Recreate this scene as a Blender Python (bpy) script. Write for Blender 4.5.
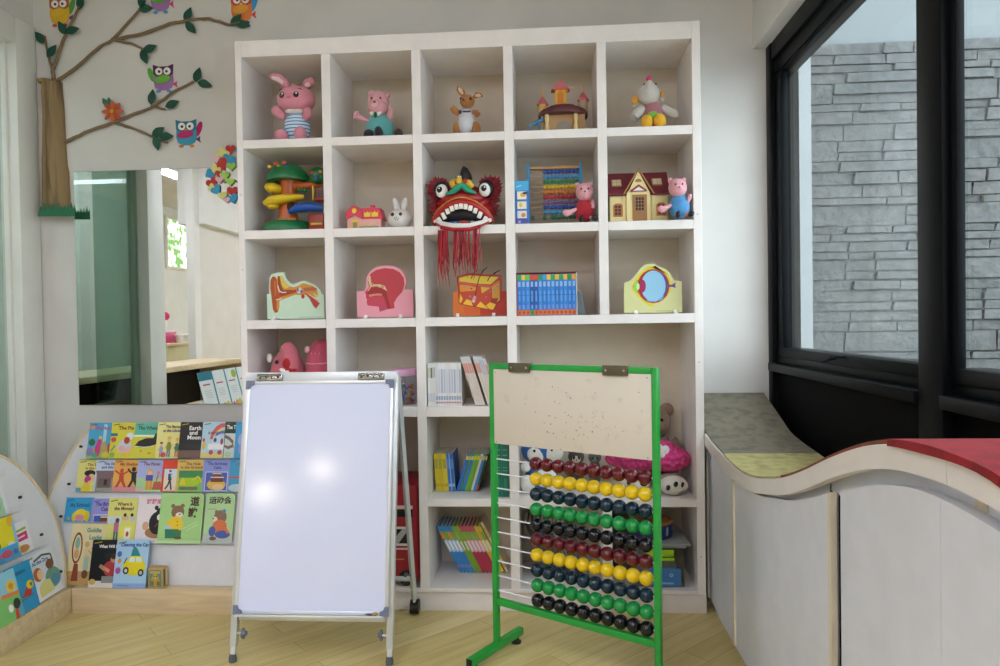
import bpy, bmesh, math, random
from mathutils import Matrix, Vector, Euler

for _o in list(bpy.data.objects):
    bpy.data.objects.remove(_o)
S = bpy.context.scene
COL = S.collection
PI = math.pi

# ------------------------------------------------------------------ camera, sky, exposure
CAM = Vector((1.1743, -2.6888, 1.1128))
_yaw, _pit, _rol, _f = 0.06942, -0.01627, -0.01593, 709.96
_F = Vector((-math.sin(_yaw) * math.cos(_pit), math.cos(_yaw) * math.cos(_pit), math.sin(_pit)))
_R = Vector((math.cos(_yaw), math.sin(_yaw), 0.0))
_U = _R.cross(_F)
_R2 = _R * math.cos(_rol) + _U * math.sin(_rol)
_U2 = _U * math.cos(_rol) - _R * math.sin(_rol)
_cd = bpy.data.cameras.new('camera')
_cd.sensor_width = 36.0
_cd.lens = _f * 36.0 / 1000.0
_cd.clip_start = 0.02
_co = bpy.data.objects.new('camera', _cd)
COL.objects.link(_co)
_m = Matrix((_R2, _U2, -_F)).transposed().to_4x4()
_m.translation = CAM
_co.matrix_world = _m
S.camera = _co

_w = bpy.data.worlds.new('sky')
S.world = _w
_w.use_nodes = True
_bg = _w.node_tree.nodes['Background']
_bg.inputs['Color'].default_value = (0.82, 0.92, 1.0, 1)
_bg.inputs['Strength'].default_value = 6.2

S.view_settings.view_transform = 'Standard'
S.view_settings.look = 'None'
S.view_settings.exposure = 0.0
S.view_settings.gamma = 1.0
S.view_settings.use_curve_mapping = False
try:
    S.cycles.max_bounces = 10
    S.cycles.diffuse_bounces = 5
    S.cycles.transparent_max_bounces = 16
    S.cycles.sample_clamp_indirect = 6.0
    S.cycles.use_denoising = True
except Exception:
    pass
LAMP = 43.0
GLOBE = 26.0

# ------------------------------------------------------------------ materials
def lin(c):
    return c / 12.92 if c <= 0.04045 else ((c + 0.055) / 1.055) ** 2.4

def rgb(h):
    h = h.lstrip('#')
    return tuple(lin(int(h[i:i + 2], 16) / 255.0) for i in (0, 2, 4)) + (1.0,)

_mc = {}

def mat(h, rough=0.5, kind='plain', metal=0.0, extra=None):
    key = (h, rough, kind, metal, extra)
    if key in _mc:
        return _mc[key]
    m = bpy.data.materials.new(kind + '_' + h.lstrip('#'))
    _mc[key] = m
    m.use_nodes = True
    nt = m.node_tree
    N, L = nt.nodes, nt.links
    b = N['Principled BSDF']
    c = rgb(h)
    b.inputs['Base Color'].default_value = c
    b.inputs['Roughness'].default_value = rough
    b.inputs['Metallic'].default_value = metal
    if kind == 'flat':
        return m
    tc = N.new('ShaderNodeTexCoord')
    def noise(scale, detail=3.0):
        n = N.new('ShaderNodeTexNoise')
        n.inputs['Scale'].default_value = scale
        n.inputs['Detail'].default_value = detail
        L.new(tc.outputs['Object'], n.inputs['Vector'])
        return n
    def vary(n, lo, hi, a=0.3, z=0.7):
        r = N.new('ShaderNodeValToRGB')
        r.color_ramp.elements[0].position = a
        r.color_ramp.elements[1].position = z
        r.color_ramp.elements[0].color = tuple(min(1, x * lo) for x in c[:3]) + (1,)
        r.color_ramp.elements[1].color = tuple(min(1, x * hi) for x in c[:3]) + (1,)
        L.new(n.outputs['Fac'], r.inputs['Fac'])
        L.new(r.outputs['Color'], b.inputs['Base Color'])
        return r
    def bump(n, strength, dist=0.002, out='Fac'):
        u = N.new('ShaderNodeBump')
        u.inputs['Strength'].default_value = strength
        u.inputs['Distance'].default_value = dist
        L.new(n.outputs[out], u.inputs['Height'])
        L.new(u.outputs['Normal'], b.inputs['Normal'])
    if kind == 'plain':
        vary(noise(14), 0.96, 1.03)
    elif kind == 'dull':
        vary(noise(14), 0.9, 1.1)
        b.inputs['Specular IOR Level'].default_value = 0.08
    elif kind == 'plush':
        n = noise(420, 2)
        vary(n, 0.86, 1.1)
        bump(n, 0.6, 0.003)
        b.inputs['Sheen Weight'].default_value = 0.25
    elif kind == 'carpet':
        n = noise(26, 7)
        vary(n, 0.74, 1.06, 0.34, 0.56)
        n2 = noise(500, 2)
        bump(n2, 0.9, 0.004)
        b.inputs['Sheen Weight'].default_value = 0.03
    elif kind == 'bumpy':
        v = N.new('ShaderNodeTexVoronoi')
        v.inputs['Scale'].default_value = 52
        L.new(tc.outputs['Object'], v.inputs['Vector'])
        r = N.new('ShaderNodeValToRGB')
        r.color_ramp.elements[0].color = tuple(min(1, x * 1.15) for x in c[:3]) + (1,)
        r.color_ramp.elements[1].color = tuple(x * 0.62 for x in c[:3]) + (1,)
        r.color_ramp.elements[1].position = 0.7
        L.new(v.outputs['Distance'], r.inputs['Fac'])
        L.new(r.outputs['Color'], b.inputs['Base Color'])
        u = N.new('ShaderNodeBump')
        u.inputs['Strength'].default_value = 1.0
        u.inputs['Distance'].default_value = 0.012
        u.invert = True
        L.new(v.outputs['Distance'], u.inputs['Height'])
        L.new(u.outputs['Normal'], b.inputs['Normal'])
    elif kind == 'stripes':
        s = N.new('ShaderNodeSeparateXYZ')
        L.new(tc.outputs['Object'], s.inputs[0])
        q = N.new('ShaderNodeMath'); q.operation = 'MULTIPLY'; q.inputs[1].default_value = 2 * PI / 0.0135
        L.new(s.outputs['Z'], q.inputs[0])
        q2 = N.new('ShaderNodeMath'); q2.operation = 'SINE'
        L.new(q.outputs[0], q2.inputs[0])
        r = N.new('ShaderNodeValToRGB')
        r.color_ramp.elements[0].position = 0.45
        r.color_ramp.elements[1].position = 0.6
        r.color_ramp.elements[0].color = rgb('#cfe0ee')
        r.color_ramp.elements[1].color = c
        L.new(q2.outputs[0], r.inputs['Fac'])
        L.new(r.outputs['Color'], b.inputs['Base Color'])
    elif kind == 'wood':
        mp = N.new('ShaderNodeMapping')
        mp.inputs['Scale'].default_value = extra or (3, 40, 40)
        L.new(tc.outputs['Object'], mp.inputs['Vector'])
        n = N.new('ShaderNodeTexNoise')
        n.inputs['Scale'].default_value = 1.6
        n.inputs['Detail'].default_value = 5
        n.inputs['Distortion'].default_value = 0.6
        L.new(mp.outputs[0], n.inputs['Vector'])
        vary(n, 0.84, 1.08)
    elif kind == 'paint':
        n = noise(5, 5)
        vary(n, 0.94, 1.03, 0.25, 0.7)
        n2 = noise(160, 3)
        bump(n2, 0.06, 0.002)
    elif kind == 'marks':
        n = noise(24, 4)
        r = N.new('ShaderNodeValToRGB')
        r.color_ramp.elements[0].position = 0.30
        r.color_ramp.elements[1].position = 0.42
        r.color_ramp.elements[0].color = tuple(x * 0.90 for x in c[:3]) + (1,)
        r.color_ramp.elements[1].color = c
        L.new(n.outputs['Fac'], r.inputs['Fac'])
        L.new(r.outputs['Color'], b.inputs['Base Color'])
    elif kind == 'kraft':
        n = noise(30, 6)
        vary(n, 0.82, 1.12)
        n2 = N.new('ShaderNodeTexWave')
        n2.inputs['Scale'].default_value = 5
        n2.inputs['Distortion'].default_value = 8
        L.new(tc.outputs['Object'], n2.inputs['Vector'])
        bump(n2, 0.35, 0.01)
        n3 = N.new('ShaderNodeTexNoise')
        mp = N.new('ShaderNodeMapping')
        mp.inputs['Scale'].default_value = (38, 38, 2.2)
        L.new(tc.outputs['Object'], mp.inputs['Vector'])
        n3.inputs['Scale'].default_value = 1.0
        n3.inputs['Detail'].default_value = 4
        L.new(mp.outputs[0], n3.inputs['Vector'])
        vary(n3, 0.55, 1.15, 0.32, 0.55)
    elif kind == 'rope':
        n2 = N.new('ShaderNodeTexWave')
        n2.inputs['Scale'].default_value = 45
        n2.inputs['Distortion'].default_value = 5
        L.new(tc.outputs['Object'], n2.inputs['Vector'])
        vary(n2, 0.7, 1.15, 0.1, 0.9)
        bump(n2, 0.5, 0.004)
    elif kind == 'pages':
        w = N.new('ShaderNodeTexWave')
        w.inputs['Scale'].default_value = 320
        L.new(tc.outputs['Object'], w.inputs['Vector'])
        vary(w, 0.8, 1.05)
    return m

def emit(h, strength):
    key = ('emit', h, strength)
    if key in _mc:
        return _mc[key]
    m = bpy.data.materials.new('lamp_glow')
    _mc[key] = m
    m.use_nodes = True
    b = m.node_tree.nodes['Principled BSDF']
    b.inputs['Base Color'].default_value = rgb(h)
    b.inputs['Emission Color'].default_value = rgb(h)
    b.inputs['Emission Strength'].default_value = strength
    return m

def glass(h='#ffffff', gloss=0.06, rough=0.0, name='clear_glass'):
    key = ('glass', h, gloss, rough)
    if key in _mc:
        return _mc[key]
    m = bpy.data.materials.new(name)
    _mc[key] = m
    m.use_nodes = True
    nt = m.node_tree
    N, L = nt.nodes, nt.links
    N.remove(N['Principled BSDF'])
    t = N.new('ShaderNodeBsdfTransparent')
    t.inputs[0].default_value = rgb(h)
    g = N.new('ShaderNodeBsdfGlossy')
    g.inputs['Roughness'].default_value = rough
    fr = N.new('ShaderNodeLayerWeight')
    fr.inputs['Blend'].default_value = 0.5
    pw = N.new('ShaderNodeMath'); pw.operation = 'POWER'; pw.inputs[1].default_value = 6.2
    L.new(fr.outputs['Facing'], pw.inputs[0])
    mx = N.new('ShaderNodeMixShader')
    sc = N.new('ShaderNodeMath'); sc.operation = 'MULTIPLY_ADD'; sc.inputs[1].default_value = 0.9 - gloss; sc.inputs[2].default_value = gloss
    L.new(pw.outputs[0], sc.inputs[0])
    L.new(sc.outputs[0], mx.inputs[0])
    L.new(t.outputs[0], mx.inputs[1])
    L.new(g.outputs[0], mx.inputs[2])
    L.new(mx.outputs[0], N['Material Output'].inputs[0])
    return m

# ------------------------------------------------------------------ mesh building
FRONT = Matrix(((1, 0, 0, 0), (0, 0, -1, 0), (0, 1, 0, 0), (0, 0, 0, 1)))   # drawing plane standing up, facing -y
IDM = Matrix.Identity(4)

class MB:
    def __init__(self):
        self.bm = bmesh.new()
        self.mats = []
    def mi(self, m):
        if m not in self.mats:
            self.mats.append(m)
        return self.mats.index(m)
    def _fin(self, faces, m):
        i = self.mi(m)
        for f in faces:
            f.material_index = i
            f.smooth = True
    def box(self, x0, y0, z0, x1, y1, z1, m, bev=0.0, mtx=None, seg=2):
        bm = self.bm
        before = set(bm.faces) if bev else None
        vs = [bm.verts.new((x, y, z)) for x in (x0, x1) for y in (y0, y1) for z in (z0, z1)]
        q = [(0, 1, 3, 2), (4, 6, 7, 5), (0, 4, 5, 1), (2, 3, 7, 6), (0, 2, 6, 4), (1, 5, 7, 3)]
        fs = [bm.faces.new([vs[i] for i in t]) for t in q]
        if bev:
            es = list({e for f in fs for e in f.edges})
            bmesh.ops.bevel(bm, geom=es, offset=bev, segments=seg, profile=0.5, affect='EDGES', clamp_overlap=True)
            fs = [f for f in bm.faces if f not in before]
            vs = list({v for f in fs for v in f.verts})
        if mtx is not None:
            for v in vs:
                v.co = mtx @ v.co
        self._fin(fs, m)
        return self
    def ell(self, c, r, m, rot=(0, 0, 0), seg=20, ring=12):
        if isinstance(r, (int, float)):
            r = (r, r, r)
        M = Matrix.Translation(c) @ Euler([math.radians(a) for a in rot]).to_matrix().to_4x4() @ Matrix.Diagonal((r[0], r[1], r[2], 1))
        g = bmesh.ops.create_uvsphere(self.bm, u_segments=seg, v_segments=ring, radius=1.0, matrix=M)
        self._fin({f for v in g['verts'] for f in v.link_faces}, m)
        return self
    def tube(self, pts, rads, m, seg=10, flat=1.0):
        bm = self.bm
        pts = [Vector(p) for p in pts]
        if isinstance(rads, (int, float)):
            rads = [rads] * len(pts)
        up = None
        rings = []
        for i, p in enumerate(pts):
            d = (pts[min(i + 1, len(pts) - 1)] - pts[max(i - 1, 0)]).normalized()
            if up is None:
                up = Vector((0, 0, 1)) if abs(d.z) < 0.9 else Vector((1, 0, 0))
            a = up - d * up.dot(d)
            a.normalize()
            up = a
            b = d.cross(a)
            rings.append([bm.verts.new(p + (a * math.cos(t) + b * math.sin(t) * flat) * rads[i]) for t in (2 * PI * k / seg for k in range(seg))])
        fs = []
        for r0, r1 in zip(rings, rings[1:]):
            for k in range(seg):
                fs.append(bm.faces.new((r0[k], r0[(k + 1) % seg], r1[(k + 1) % seg], r1[k])))
        fs.append(bm.faces.new(list(reversed(rings[0]))))
        fs.append(bm.faces.new(rings[-1]))
        self._fin(fs, m)
        return self
    def cyl(self, p0, p1, r, m, r1=None, seg=20):
        return self.tube([p0, p1], [r, r if r1 is None else r1], m, seg)
    def prism(self, poly, d0, d1, m, mtx=IDM):
        bm = self.bm
        A = [bm.verts.new(mtx @ Vector((x, y, d0))) for x, y in poly]
        B = [bm.verts.new(mtx @ Vector((x, y, d1))) for x, y in poly]
        n = len(poly)
        fs = [bm.faces.new(list(reversed(A))), bm.faces.new(B)]
        for i in range(n):
            fs.append(bm.faces.new((A[i], A[(i + 1) % n], B[(i + 1) % n], B[i])))
        self._fin(fs, m)
        return self
    def flat(self, poly, z, m, mtx=IDM):
        f = self.bm.faces.new([self.bm.verts.new(mtx @ Vector((x, y, z))) for x, y in poly])
        self._fin([f], m)
        return self
    def lathe(self, prof, c, m, seg=28, mtx=None):
        bm = self.bm
        rings = []
        M = Matrix.Translation(c) if mtx is None else mtx
        for r, z in prof:
            rings.append([bm.verts.new(M @ Vector((max(r, 1e-5) * math.cos(t), max(r, 1e-5) * math.sin(t), z))) for t in (2 * PI * k / seg for k in range(seg))])
        fs = []
        for r0, r1 in zip(rings, rings[1:]):
            for k in range(seg):
                fs.append(bm.faces.new((r0[k], r0[(k + 1) % seg], r1[(k + 1) % seg], r1[k])))
        fs.append(bm.faces.new(list(reversed(rings[0]))))
        fs.append(bm.faces.new(rings[-1]))
        self._fin(fs, m)
        return self
    def text(self, s, x, y, size, m, z=0.0, mtx=IDM, align='CENTER', maxw=None, bold=0.026, sx=1.0, sy=1.0):
        c = bpy.data.curves.new('lettering', 'FONT')
        c.body = s
        c.align_x = align
        c.offset = bold
        c.resolution_u = 2
        o = bpy.data.objects.new('lettering', c)
        COL.objects.link(o)
        dg = bpy.context.evaluated_depsgraph_get()
        me = o.evaluated_get(dg).to_mesh()
        k = size
        kx = k
        if len(me.vertices):
            w = max(v.co.x for v in me.vertices) - min(v.co.x for v in me.vertices)
            if maxw and w * k > maxw:
                kx = maxw / w
        vs = [self.bm.verts.new(mtx @ Vector((x * sx + v.co.x * kx * sx, y * sy + v.co.y * k * sy, z))) for v in me.vertices]
        fs = []
        for p in me.polygons:
            try:
                fs.append(self.bm.faces.new([vs[i] for i in p.vertices]))
            except ValueError:
                pass
        self._fin(fs, m)
        o.evaluated_get(dg).to_mesh_clear()
        bpy.data.objects.remove(o)
        bpy.data.curves.remove(c)
        return self
    def build(self, name, parent=None, loc=None, rot=None, angle=38.0, recalc=True):
        bm = self.bm
        if recalc:
            bmesh.ops.recalc_face_normals(bm, faces=bm.faces)
        me = bpy.data.meshes.new(name)
        bm.to_mesh(me)
        bm.free()
        for m in self.mats:
            me.materials.append(m)
        me.set_sharp_from_angle(angle=math.radians(angle))
        o = bpy.data.objects.new(name, me)
        COL.objects.link(o)
        if parent is not None:
            o.parent = parent
        if loc is not None:
            o.location = loc
        if rot is not None:
            o.rotation_euler = rot
        return o

def ellpts(cx, cy, rx, ry, rot=0.0, n=20):
    a = math.radians(rot)
    return [(cx + rx * math.cos(t) * math.cos(a) - ry * math.sin(t) * math.sin(a), cy + rx * math.cos(t) * math.sin(a) + ry * math.sin(t) * math.cos(a)) for t in (2 * PI * k / n for k in range(n))]

def art(name, parent, items, w=1.0, h=1.0, mtx=IDM, z0=0.0003, dz=0.00007, rough=0.35, kind='flat', label=None):
    """a printed picture: flat patches stacked by a hair on the surface they are printed on"""
    b = MB()
    z = z0
    for it in items:
        k = it[0]
        if k == 'r':
            _, x, y, ww, hh, c = it
            b.flat([(x * w, y * h), ((x + ww) * w, y * h), ((x + ww) * w, (y + hh) * h), (x * w, (y + hh) * h)], z, mat(c, rough, kind), mtx)
        elif k == 'e':
            x, y, rx, ry, c = it[1:6]
            ro = it[6] if len(it) > 6 else 0
            b.flat([(px, py) for px, py in ellpts(x * w, y * h, rx * w, ry * h, ro)], z, mat(c, rough, kind), mtx)
        elif k == 'p':
            b.flat([(x * w, y * h) for x, y in it[1]], z, mat(it[2], rough, kind), mtx)
        elif k == 'l':
            pts, t, c = it[1:4]
            for (xa, ya), (xb, yb) in zip(pts, pts[1:]):
                d = Vector((xb * w - xa * w, yb * h - ya * h))
                if d.length < 1e-9:
                    continue
                q = Vector((-d.y, d.x)).normalized() * (t * w / 2)
                b.flat([(xa * w + q.x, ya * h + q.y), (xa * w - q.x, ya * h - q.y), (xb * w - q.x, yb * h - q.y), (xb * w + q.x, yb * h + q.y)], z, mat(c, rough, kind), mtx)
        elif k == 't':
            s, x, y, size, c = it[1:6]
            al = it[6] if len(it) > 6 else 'CENTER'
            mw = it[7] if len(it) > 7 else 0.9
            b.text(s, x * w, y * h, size * h, mat(c, rough, kind), z, mtx, al, mw * w)
        z += dz
    o = b.build(name, parent, recalc=False)
    if label:
        o['label'] = label
    return o

# ------------------------------------------------------------------ things and parts
def tag(o, label, cat, group=None):
    o['label'] = label
    o['category'] = cat
    if group:
        o['group'] = group
    return o

def thing(name, label, cat, loc=(0, 0, 0), rot=(0, 0, 0), group=None):
    o = bpy.data.objects.new(name, None)
    o.empty_display_size = 0.05
    COL.objects.link(o)
    o.location = loc
    o.rotation_euler = rot
    return tag(o, label, cat, group)

def struct(o):
    o['kind'] = 'structure'
    return o

def clone(root, loc=None, rot=None, label=None):
    def rec(o, p):
        c = o.copy()
        COL.objects.link(c)
        if p is not None:
            c.parent = p
        for ch in o.children:
            rec(ch, c)
        return c
    r = rec(root, None)
    if loc is not None:
        r.location = loc
    if rot is not None:
        r.rotation_euler = rot
    if label:
        r['label'] = label
    return r

def toy(t, parts, k=0.001):
    """parts: (name, material, prims[, sub-parts]); millimetres; e = ellipsoid, t = tube, b = box, c = cone/cylinder, k = lathe"""
    def one(p, par):
        name, m, prims = p[:3]
        b = MB()
        for q in prims:
            s = q[0]
            if s == 'e':
                b.ell(Vector(q[1]) * k, Vector(q[2]) * k, m, q[3] if len(q) > 3 else (0, 0, 0), 22, 14)
            elif s == 't':
                r = q[2]
                b.tube([Vector(v) * k for v in q[1]], [x * k for x in r] if isinstance(r, (list, tuple)) else r * k, m, 12, q[3] if len(q) > 3 else 1.0)
            elif s == 'b':
                a, z = q[1], q[2]
                b.box(a[0] * k, a[1] * k, a[2] * k, z[0] * k, z[1] * k, z[2] * k, m, (q[3] if len(q) > 3 else 1.0) * k)
            elif s == 'c':
                b.cyl(Vector(q[1]) * k, Vector(q[2]) * k, q[3] * k, m, (q[4] if len(q) > 4 else q[3]) * k, 20)
            elif s == 'k':
                b.lathe([(r * k, z * k) for r, z in q[1]], Vector(q[2]) * k, m)
            elif s == 'p':
                b.prism([(x * k, y * k) for x, y in q[1]], q[2] * k, q[3] * k, m, FRONT)
        o = b.build(name, par, angle=50)
        for sp in (p[3] if len(p) > 3 else ()):
            one(sp, o)
        return o
    for p in parts:
        one(p, t)
    return t

# ------------------------------------------------------------------ room
WHITE = mat('#e6e4df', 0.55, 'paint')
WALLB = mat('#d6d3cf', 0.6, 'paint')
BLACKFR = mat('#0e1113', 0.4, 'dull')

def floor_mat():
    m = bpy.data.materials.new('laminate_floor')
    m.use_nodes = True
    nt = m.node_tree
    N, L = nt.nodes, nt.links
    b = N['Principled BSDF']
    tc = N.new('ShaderNodeTexCoord')
    mp = N.new('ShaderNodeMapping')
    mp.inputs['Rotation'].default_value = (0, 0, math.radians(-44))
    L.new(tc.outputs['Object'], mp.inputs['Vector'])
    br = N.new('ShaderNodeTexBrick')
    br.inputs['Scale'].default_value = 1.0
    br.inputs['Brick Width'].default_value = 0.95
    br.inputs['Row Height'].default_value = 0.095
    br.inputs['Mortar Size'].default_value = 0.0012
    br.inputs['Color1'].default_value = rgb('#dccb92')
    br.inputs['Color2'].default_value = rgb('#cdba7c')
    br.inputs['Mortar'].default_value = rgb('#a89664')
    br.offset = 0.37
    L.new(mp.outputs[0], br.inputs['Vector'])
    mp2 = N.new('ShaderNodeMapping')
    mp2.inputs['Rotation'].default_value = (0, 0, math.radians(-44))
    mp2.inputs['Scale'].default_value = (2.2, 34, 1)
    L.new(tc.outputs['Object'], mp2.inputs['Vector'])
    # mapping rotates first and scales after only as POINT type does scale first: use two nodes
    mp2.inputs['Scale'].default_value = (1, 1, 1)
    mp3 = N.new('ShaderNodeMapping')
    mp3.inputs['Scale'].default_value = (2.2, 34, 1)
    L.new(mp2.outputs[0], mp3.inputs['Vector'])
    n = N.new('ShaderNodeTexNoise')
    n.inputs['Scale'].default_value = 1.2
    n.inputs['Detail'].default_value = 6
    n.inputs['Distortion'].default_value = 0.5
    L.new(mp3.outputs[0], n.inputs['Vector'])
    r = N.new('ShaderNodeValToRGB')
    r.color_ramp.elements[0].position = 0.3
    r.color_ramp.elements[1].position = 0.7
    r.color_ramp.elements[0].color = (0.80, 0.77, 0.70, 1)
    r.color_ramp.elements[1].color = (1.0, 1.0, 1.0, 1)
    L.new(n.outputs['Fac'], r.inputs['Fac'])
    mx = N.new('ShaderNodeMix')
    mx.data_type = 'RGBA'
    mx.blend_type = 'MULTIPLY'
    mx.inputs[0].default_value = 1.0
    L.new(br.outputs['Color'], mx.inputs[6])
    L.new(r.outputs['Color'], mx.inputs[7])
    L.new(mx.outputs[2], b.inputs['Base Color'])
    b.inputs['Roughness'].default_value = 0.33
    return m

def stone_mat():
    m = bpy.data.materials.new('ledge_stone')
    m.use_nodes = True
    nt = m.node_tree
    N, L = nt.nodes, nt.links
    b = N['Principled BSDF']
    tc = N.new('ShaderNodeTexCoord')
    def ramp(scale, lo, hi, det):
        n = N.new('ShaderNodeTexNoise')
        n.inputs['Scale'].default_value = scale
        n.inputs['Detail'].default_value = det
        L.new(tc.outputs['Object'], n.inputs['Vector'])
        r = N.new('ShaderNodeValToRGB')
        r.color_ramp.elements[0].position = 0.3
        r.color_ramp.elements[1].position = 0.7
        r.color_ramp.elements[0].color = lo
        r.color_ramp.elements[1].color = hi
        L.new(n.outputs['Fac'], r.inputs['Fac'])
        return n, r
    n1, r1 = ramp(3.1, rgb('#4d4f50'), rgb('#605f5f'), 2)
    n2, r2 = ramp(22, (0.72, 0.72, 0.72, 1), (1.2, 1.2, 1.18, 1), 9)
    mx = N.new('ShaderNodeMix')
    mx.data_type = 'RGBA'
    mx.blend_type = 'MULTIPLY'
    mx.inputs[0].default_value = 1.0
    L.new(r1.outputs['Color'], mx.inputs[6])
    L.new(r2.outputs['Color'], mx.inputs[7])
    L.new(mx.outputs[2], b.inputs['Base Color'])
    u = N.new('ShaderNodeBump')
    u.inputs['Strength'].default_value = 0.8
    u.inputs['Distance'].default_value = 0.02
    L.new(n2.outputs['Fac'], u.inputs['Height'])
    L.new(u.outputs['Normal'], b.inputs['Normal'])
    b.inputs['Roughness'].default_value = 0.85
    return m

def slab(name, *boxes, m=WHITE, bev=0.0, parent=None):
    b = MB()
    for q in boxes:
        b.box(*q, m, bev)
    o = b.build(name, parent)
    return struct(o) if parent is None else o

XL, XR, YB = -1.085, 2.085, 0.33
CE = 2.75
RX, RY = -6.5, -7.0
slab('floor', (RX, RY, -0.06, XR + 0.12, YB + 0.1, 0.0), m=floor_mat())
slab('ceiling', (RX - 0.1, RY - 0.1, CE, XR + 0.13, YB + 0.12, CE + 0.1), m=mat('#cfccc4', 0.7, 'paint'))
slab('wall_back', (RX, YB, 0, XR + 0.12, YB + 0.12, CE), m=WALLB)
slab('wall_front', (RX, RY - 0.1, 0, XR + 0.12, RY, CE), m=WALLB)
slab('wall_far_left', (RX - 0.1, RY, 0, RX, YB + 0.1, CE), m=WALLB)
slab('wall_left', (XL - 0.12, -2.62, 2.45, XL, YB, CE), (XL - 0.12, -2.62, 0, XL, -2.5, 2.45), m=WALLB)
# door frame and sliding glass of the left wall
DF = mat('#e4e3dc', 0.4, 'paint')
d1 = MB()
d1.box(XL - 0.11, 0.205, 0, XL + 0.012, 0.325, 2.445, DF, 0.004)
d1.box(XL - 0.10, 0.19, 0, XL - 0.03, 0.207, 2.34, DF, 0.003)
d1.box(XL - 0.11, -2.5, 2.33, XL + 0.012, 0.205, 2.445, DF, 0.004)
d1.box(XL - 0.11, -0.69, 0, XL + 0.012, -0.53, 2.335, DF, 0.004)
d1.box(XL - 0.11, -2.5, 0, XL + 0.012, -2.40, 2.335, DF, 0.004)
struct(d1.build('door_1'))
GREEN = glass('#d9e5df', 0.05, 0.0, 'green_tinted_glass')
gd = MB(); gd.box(XL - 0.060, -0.53, 0.01, XL - 0.050, 0.195, 2.335, GREEN)
struct(gd.build('window_3'))
gd = MB(); gd.box(XL - 0.095, -0.60, 0.01, XL - 0.085, -0.205, 2.335, GREEN)
struct(gd.build('window_4'))

# right wall: black window wall over a black panel, bulkhead above
slab('trim_1', (2.031, -4.4, 2.222, XR + 0.12, YB, CE), m=WALLB)
slab('wall_right', (XR, RY, 0, XR + 0.12, -4.4, CE), (XR + 0.02, -4.4, 0, XR + 0.10, YB, 0.90), m=mat('#060606', 0.7, 'dull'))
slab('trim_2', (XR - 0.004, 0.272, 0.60, XR + 0.11, YB, 2.222), m=BLACKFR, bev=0.004)
def window(n, y1, y0, stile=0.085):
    """outer frame and sash between y0 (near) and y1 (far)"""
    b = MB()
    x0 = XR + (0.014 if n == 1 else 0.004)
    gx = XR + (0.034 if n == 1 else 0.018)
    if n != 1:
        stile = 0.030
    b.box(XR, y0, 2.150, XR + 0.11, y1, 2.222, BLACKFR, 0.004)
    b.box(x0, y0, 2.095, XR + 0.09, y1, 2.152, BLACKFR, 0.006)
    b.box(x0 + .008, y0, 2.083, XR + 0.08, y1, 2.097, BLACKFR, 0.003)
    b.box(XR - 0.022, y0, 0.895, XR + 0.11, y1, 0.928, BLACKFR, 0.004)
    b.box(XR + 0.012, y0, 0.926, XR + 0.10, y1, 0.955, BLACKFR, 0.004)
    b.box(x0, y0, 0.953, XR + 0.09, y1, 0.990, BLACKFR, 0.005)
    b.box(x0, y1 - stile, 0.98, gx + 0.008, y1, 2.09, BLACKFR, 0.006)
    b.box(x0, y0, 0.98, gx + 0.008, y0 + 0.012, 2.09, BLACKFR, 0.006)
    o = struct(b.build('window_%d' % n))
    g = MB()
    g.box(gx, y0 + 0.02, 0.97, gx + 0.006, y1 - 0.02, 2.09, glass('#eef1f0', 0.05, 0.0, 'window_glass'))
    g.build('pane', o)
    return o
window(1, 0.28, -0.885, 0.075)
slab('trim_3', (XR - 0.012, -0.995, 0.60, XR + 0.028, -0.885, 2.222), m=BLACKFR, bev=0.004)
window(2, -0.995, -2.20)
slab('trim_4', (XR - 0.012, -2.31, 0.60, XR + 0.11, -2.20, 2.222), m=BLACKFR, bev=0.004)
window(5, -2.31, -3.50)
slab('trim_5', (XR - 0.012, -4.4, 0.60, XR + 0.11, -3.50, 2.222), m=BLACKFR, bev=0.004)
wh = thing('window_handle', 'black latch handle on the bottom rail of the far window sash', 'handle', (XR + 0.0085, -0.366, 0.982))
b = MB(); b.box(-0.012, -0.028, -0.004, 0.004, 0.028, 0.006, BLACKFR, 0.002); b.build('latch_plate', wh)
b = MB(); b.tube([(-0.012, 0, 0), (-0.03, 0, -0.004), (-0.034, 0.02, -0.012), (-0.036, 0.045, -0.016)], [0.007, 0.007, 0.006, 0.005], BLACKFR); b.build('lever', wh)

# courtyard outside
SM = stone_mat()
b = MB(); b.box(2.64, 1.612, -0.3, 6.2, 1.9, 2.70, SM)
rnd = random.Random(17)
z = 0.30
while z < 2.69:
    h = min(rnd.choice([0.045, 0.06, 0.075, 0.095, 0.12]), 2.70 - z)
    x = 2.64
    while x < 5.2:
        w = rnd.uniform(0.14, 0.55)
        parts = [(z, h)] if rnd.random() < 0.72 or h < 0.09 else [(z, h * 0.45), (z + h * 0.45, h * 0.55)]
        for zz, hh in parts:
            pr = rnd.uniform(0.0, 0.028)
            q = [(x + 0.002, zz + 0.0015 + rnd.uniform(0, .006)), (x + w - 0.002 + rnd.uniform(-.012, .0), zz + 0.0015 + rnd.uniform(0, .006)), (x + w - 0.002 + rnd.uniform(-.012, .0), zz + hh - rnd.uniform(.0015, .008)), (x + 0.002 + rnd.uniform(0, .012), zz + hh - rnd.uniform(.0015, .008))]
            b.prism(q, -1.632, -1.605 + pr, SM, FRONT)
        x += w
    z += h
struct(b.build('wall_stone', angle=20))
slab('wall_courtyard', (2.2, 1.62, 2.70, 6.2, 1.9, 4.4), m=mat('#707577', 0.8, 'paint'))
slab('trim_6', (2.25, 1.35, -0.3, 2.63, 1.75, 2.78), m=mat('#85888a', 0.7, 'paint'))
slab('ground', (2.2, -6, -0.36, 8, 1.9, -0.3), m=mat('#a7a9a6', 0.9, 'paint'))
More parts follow.
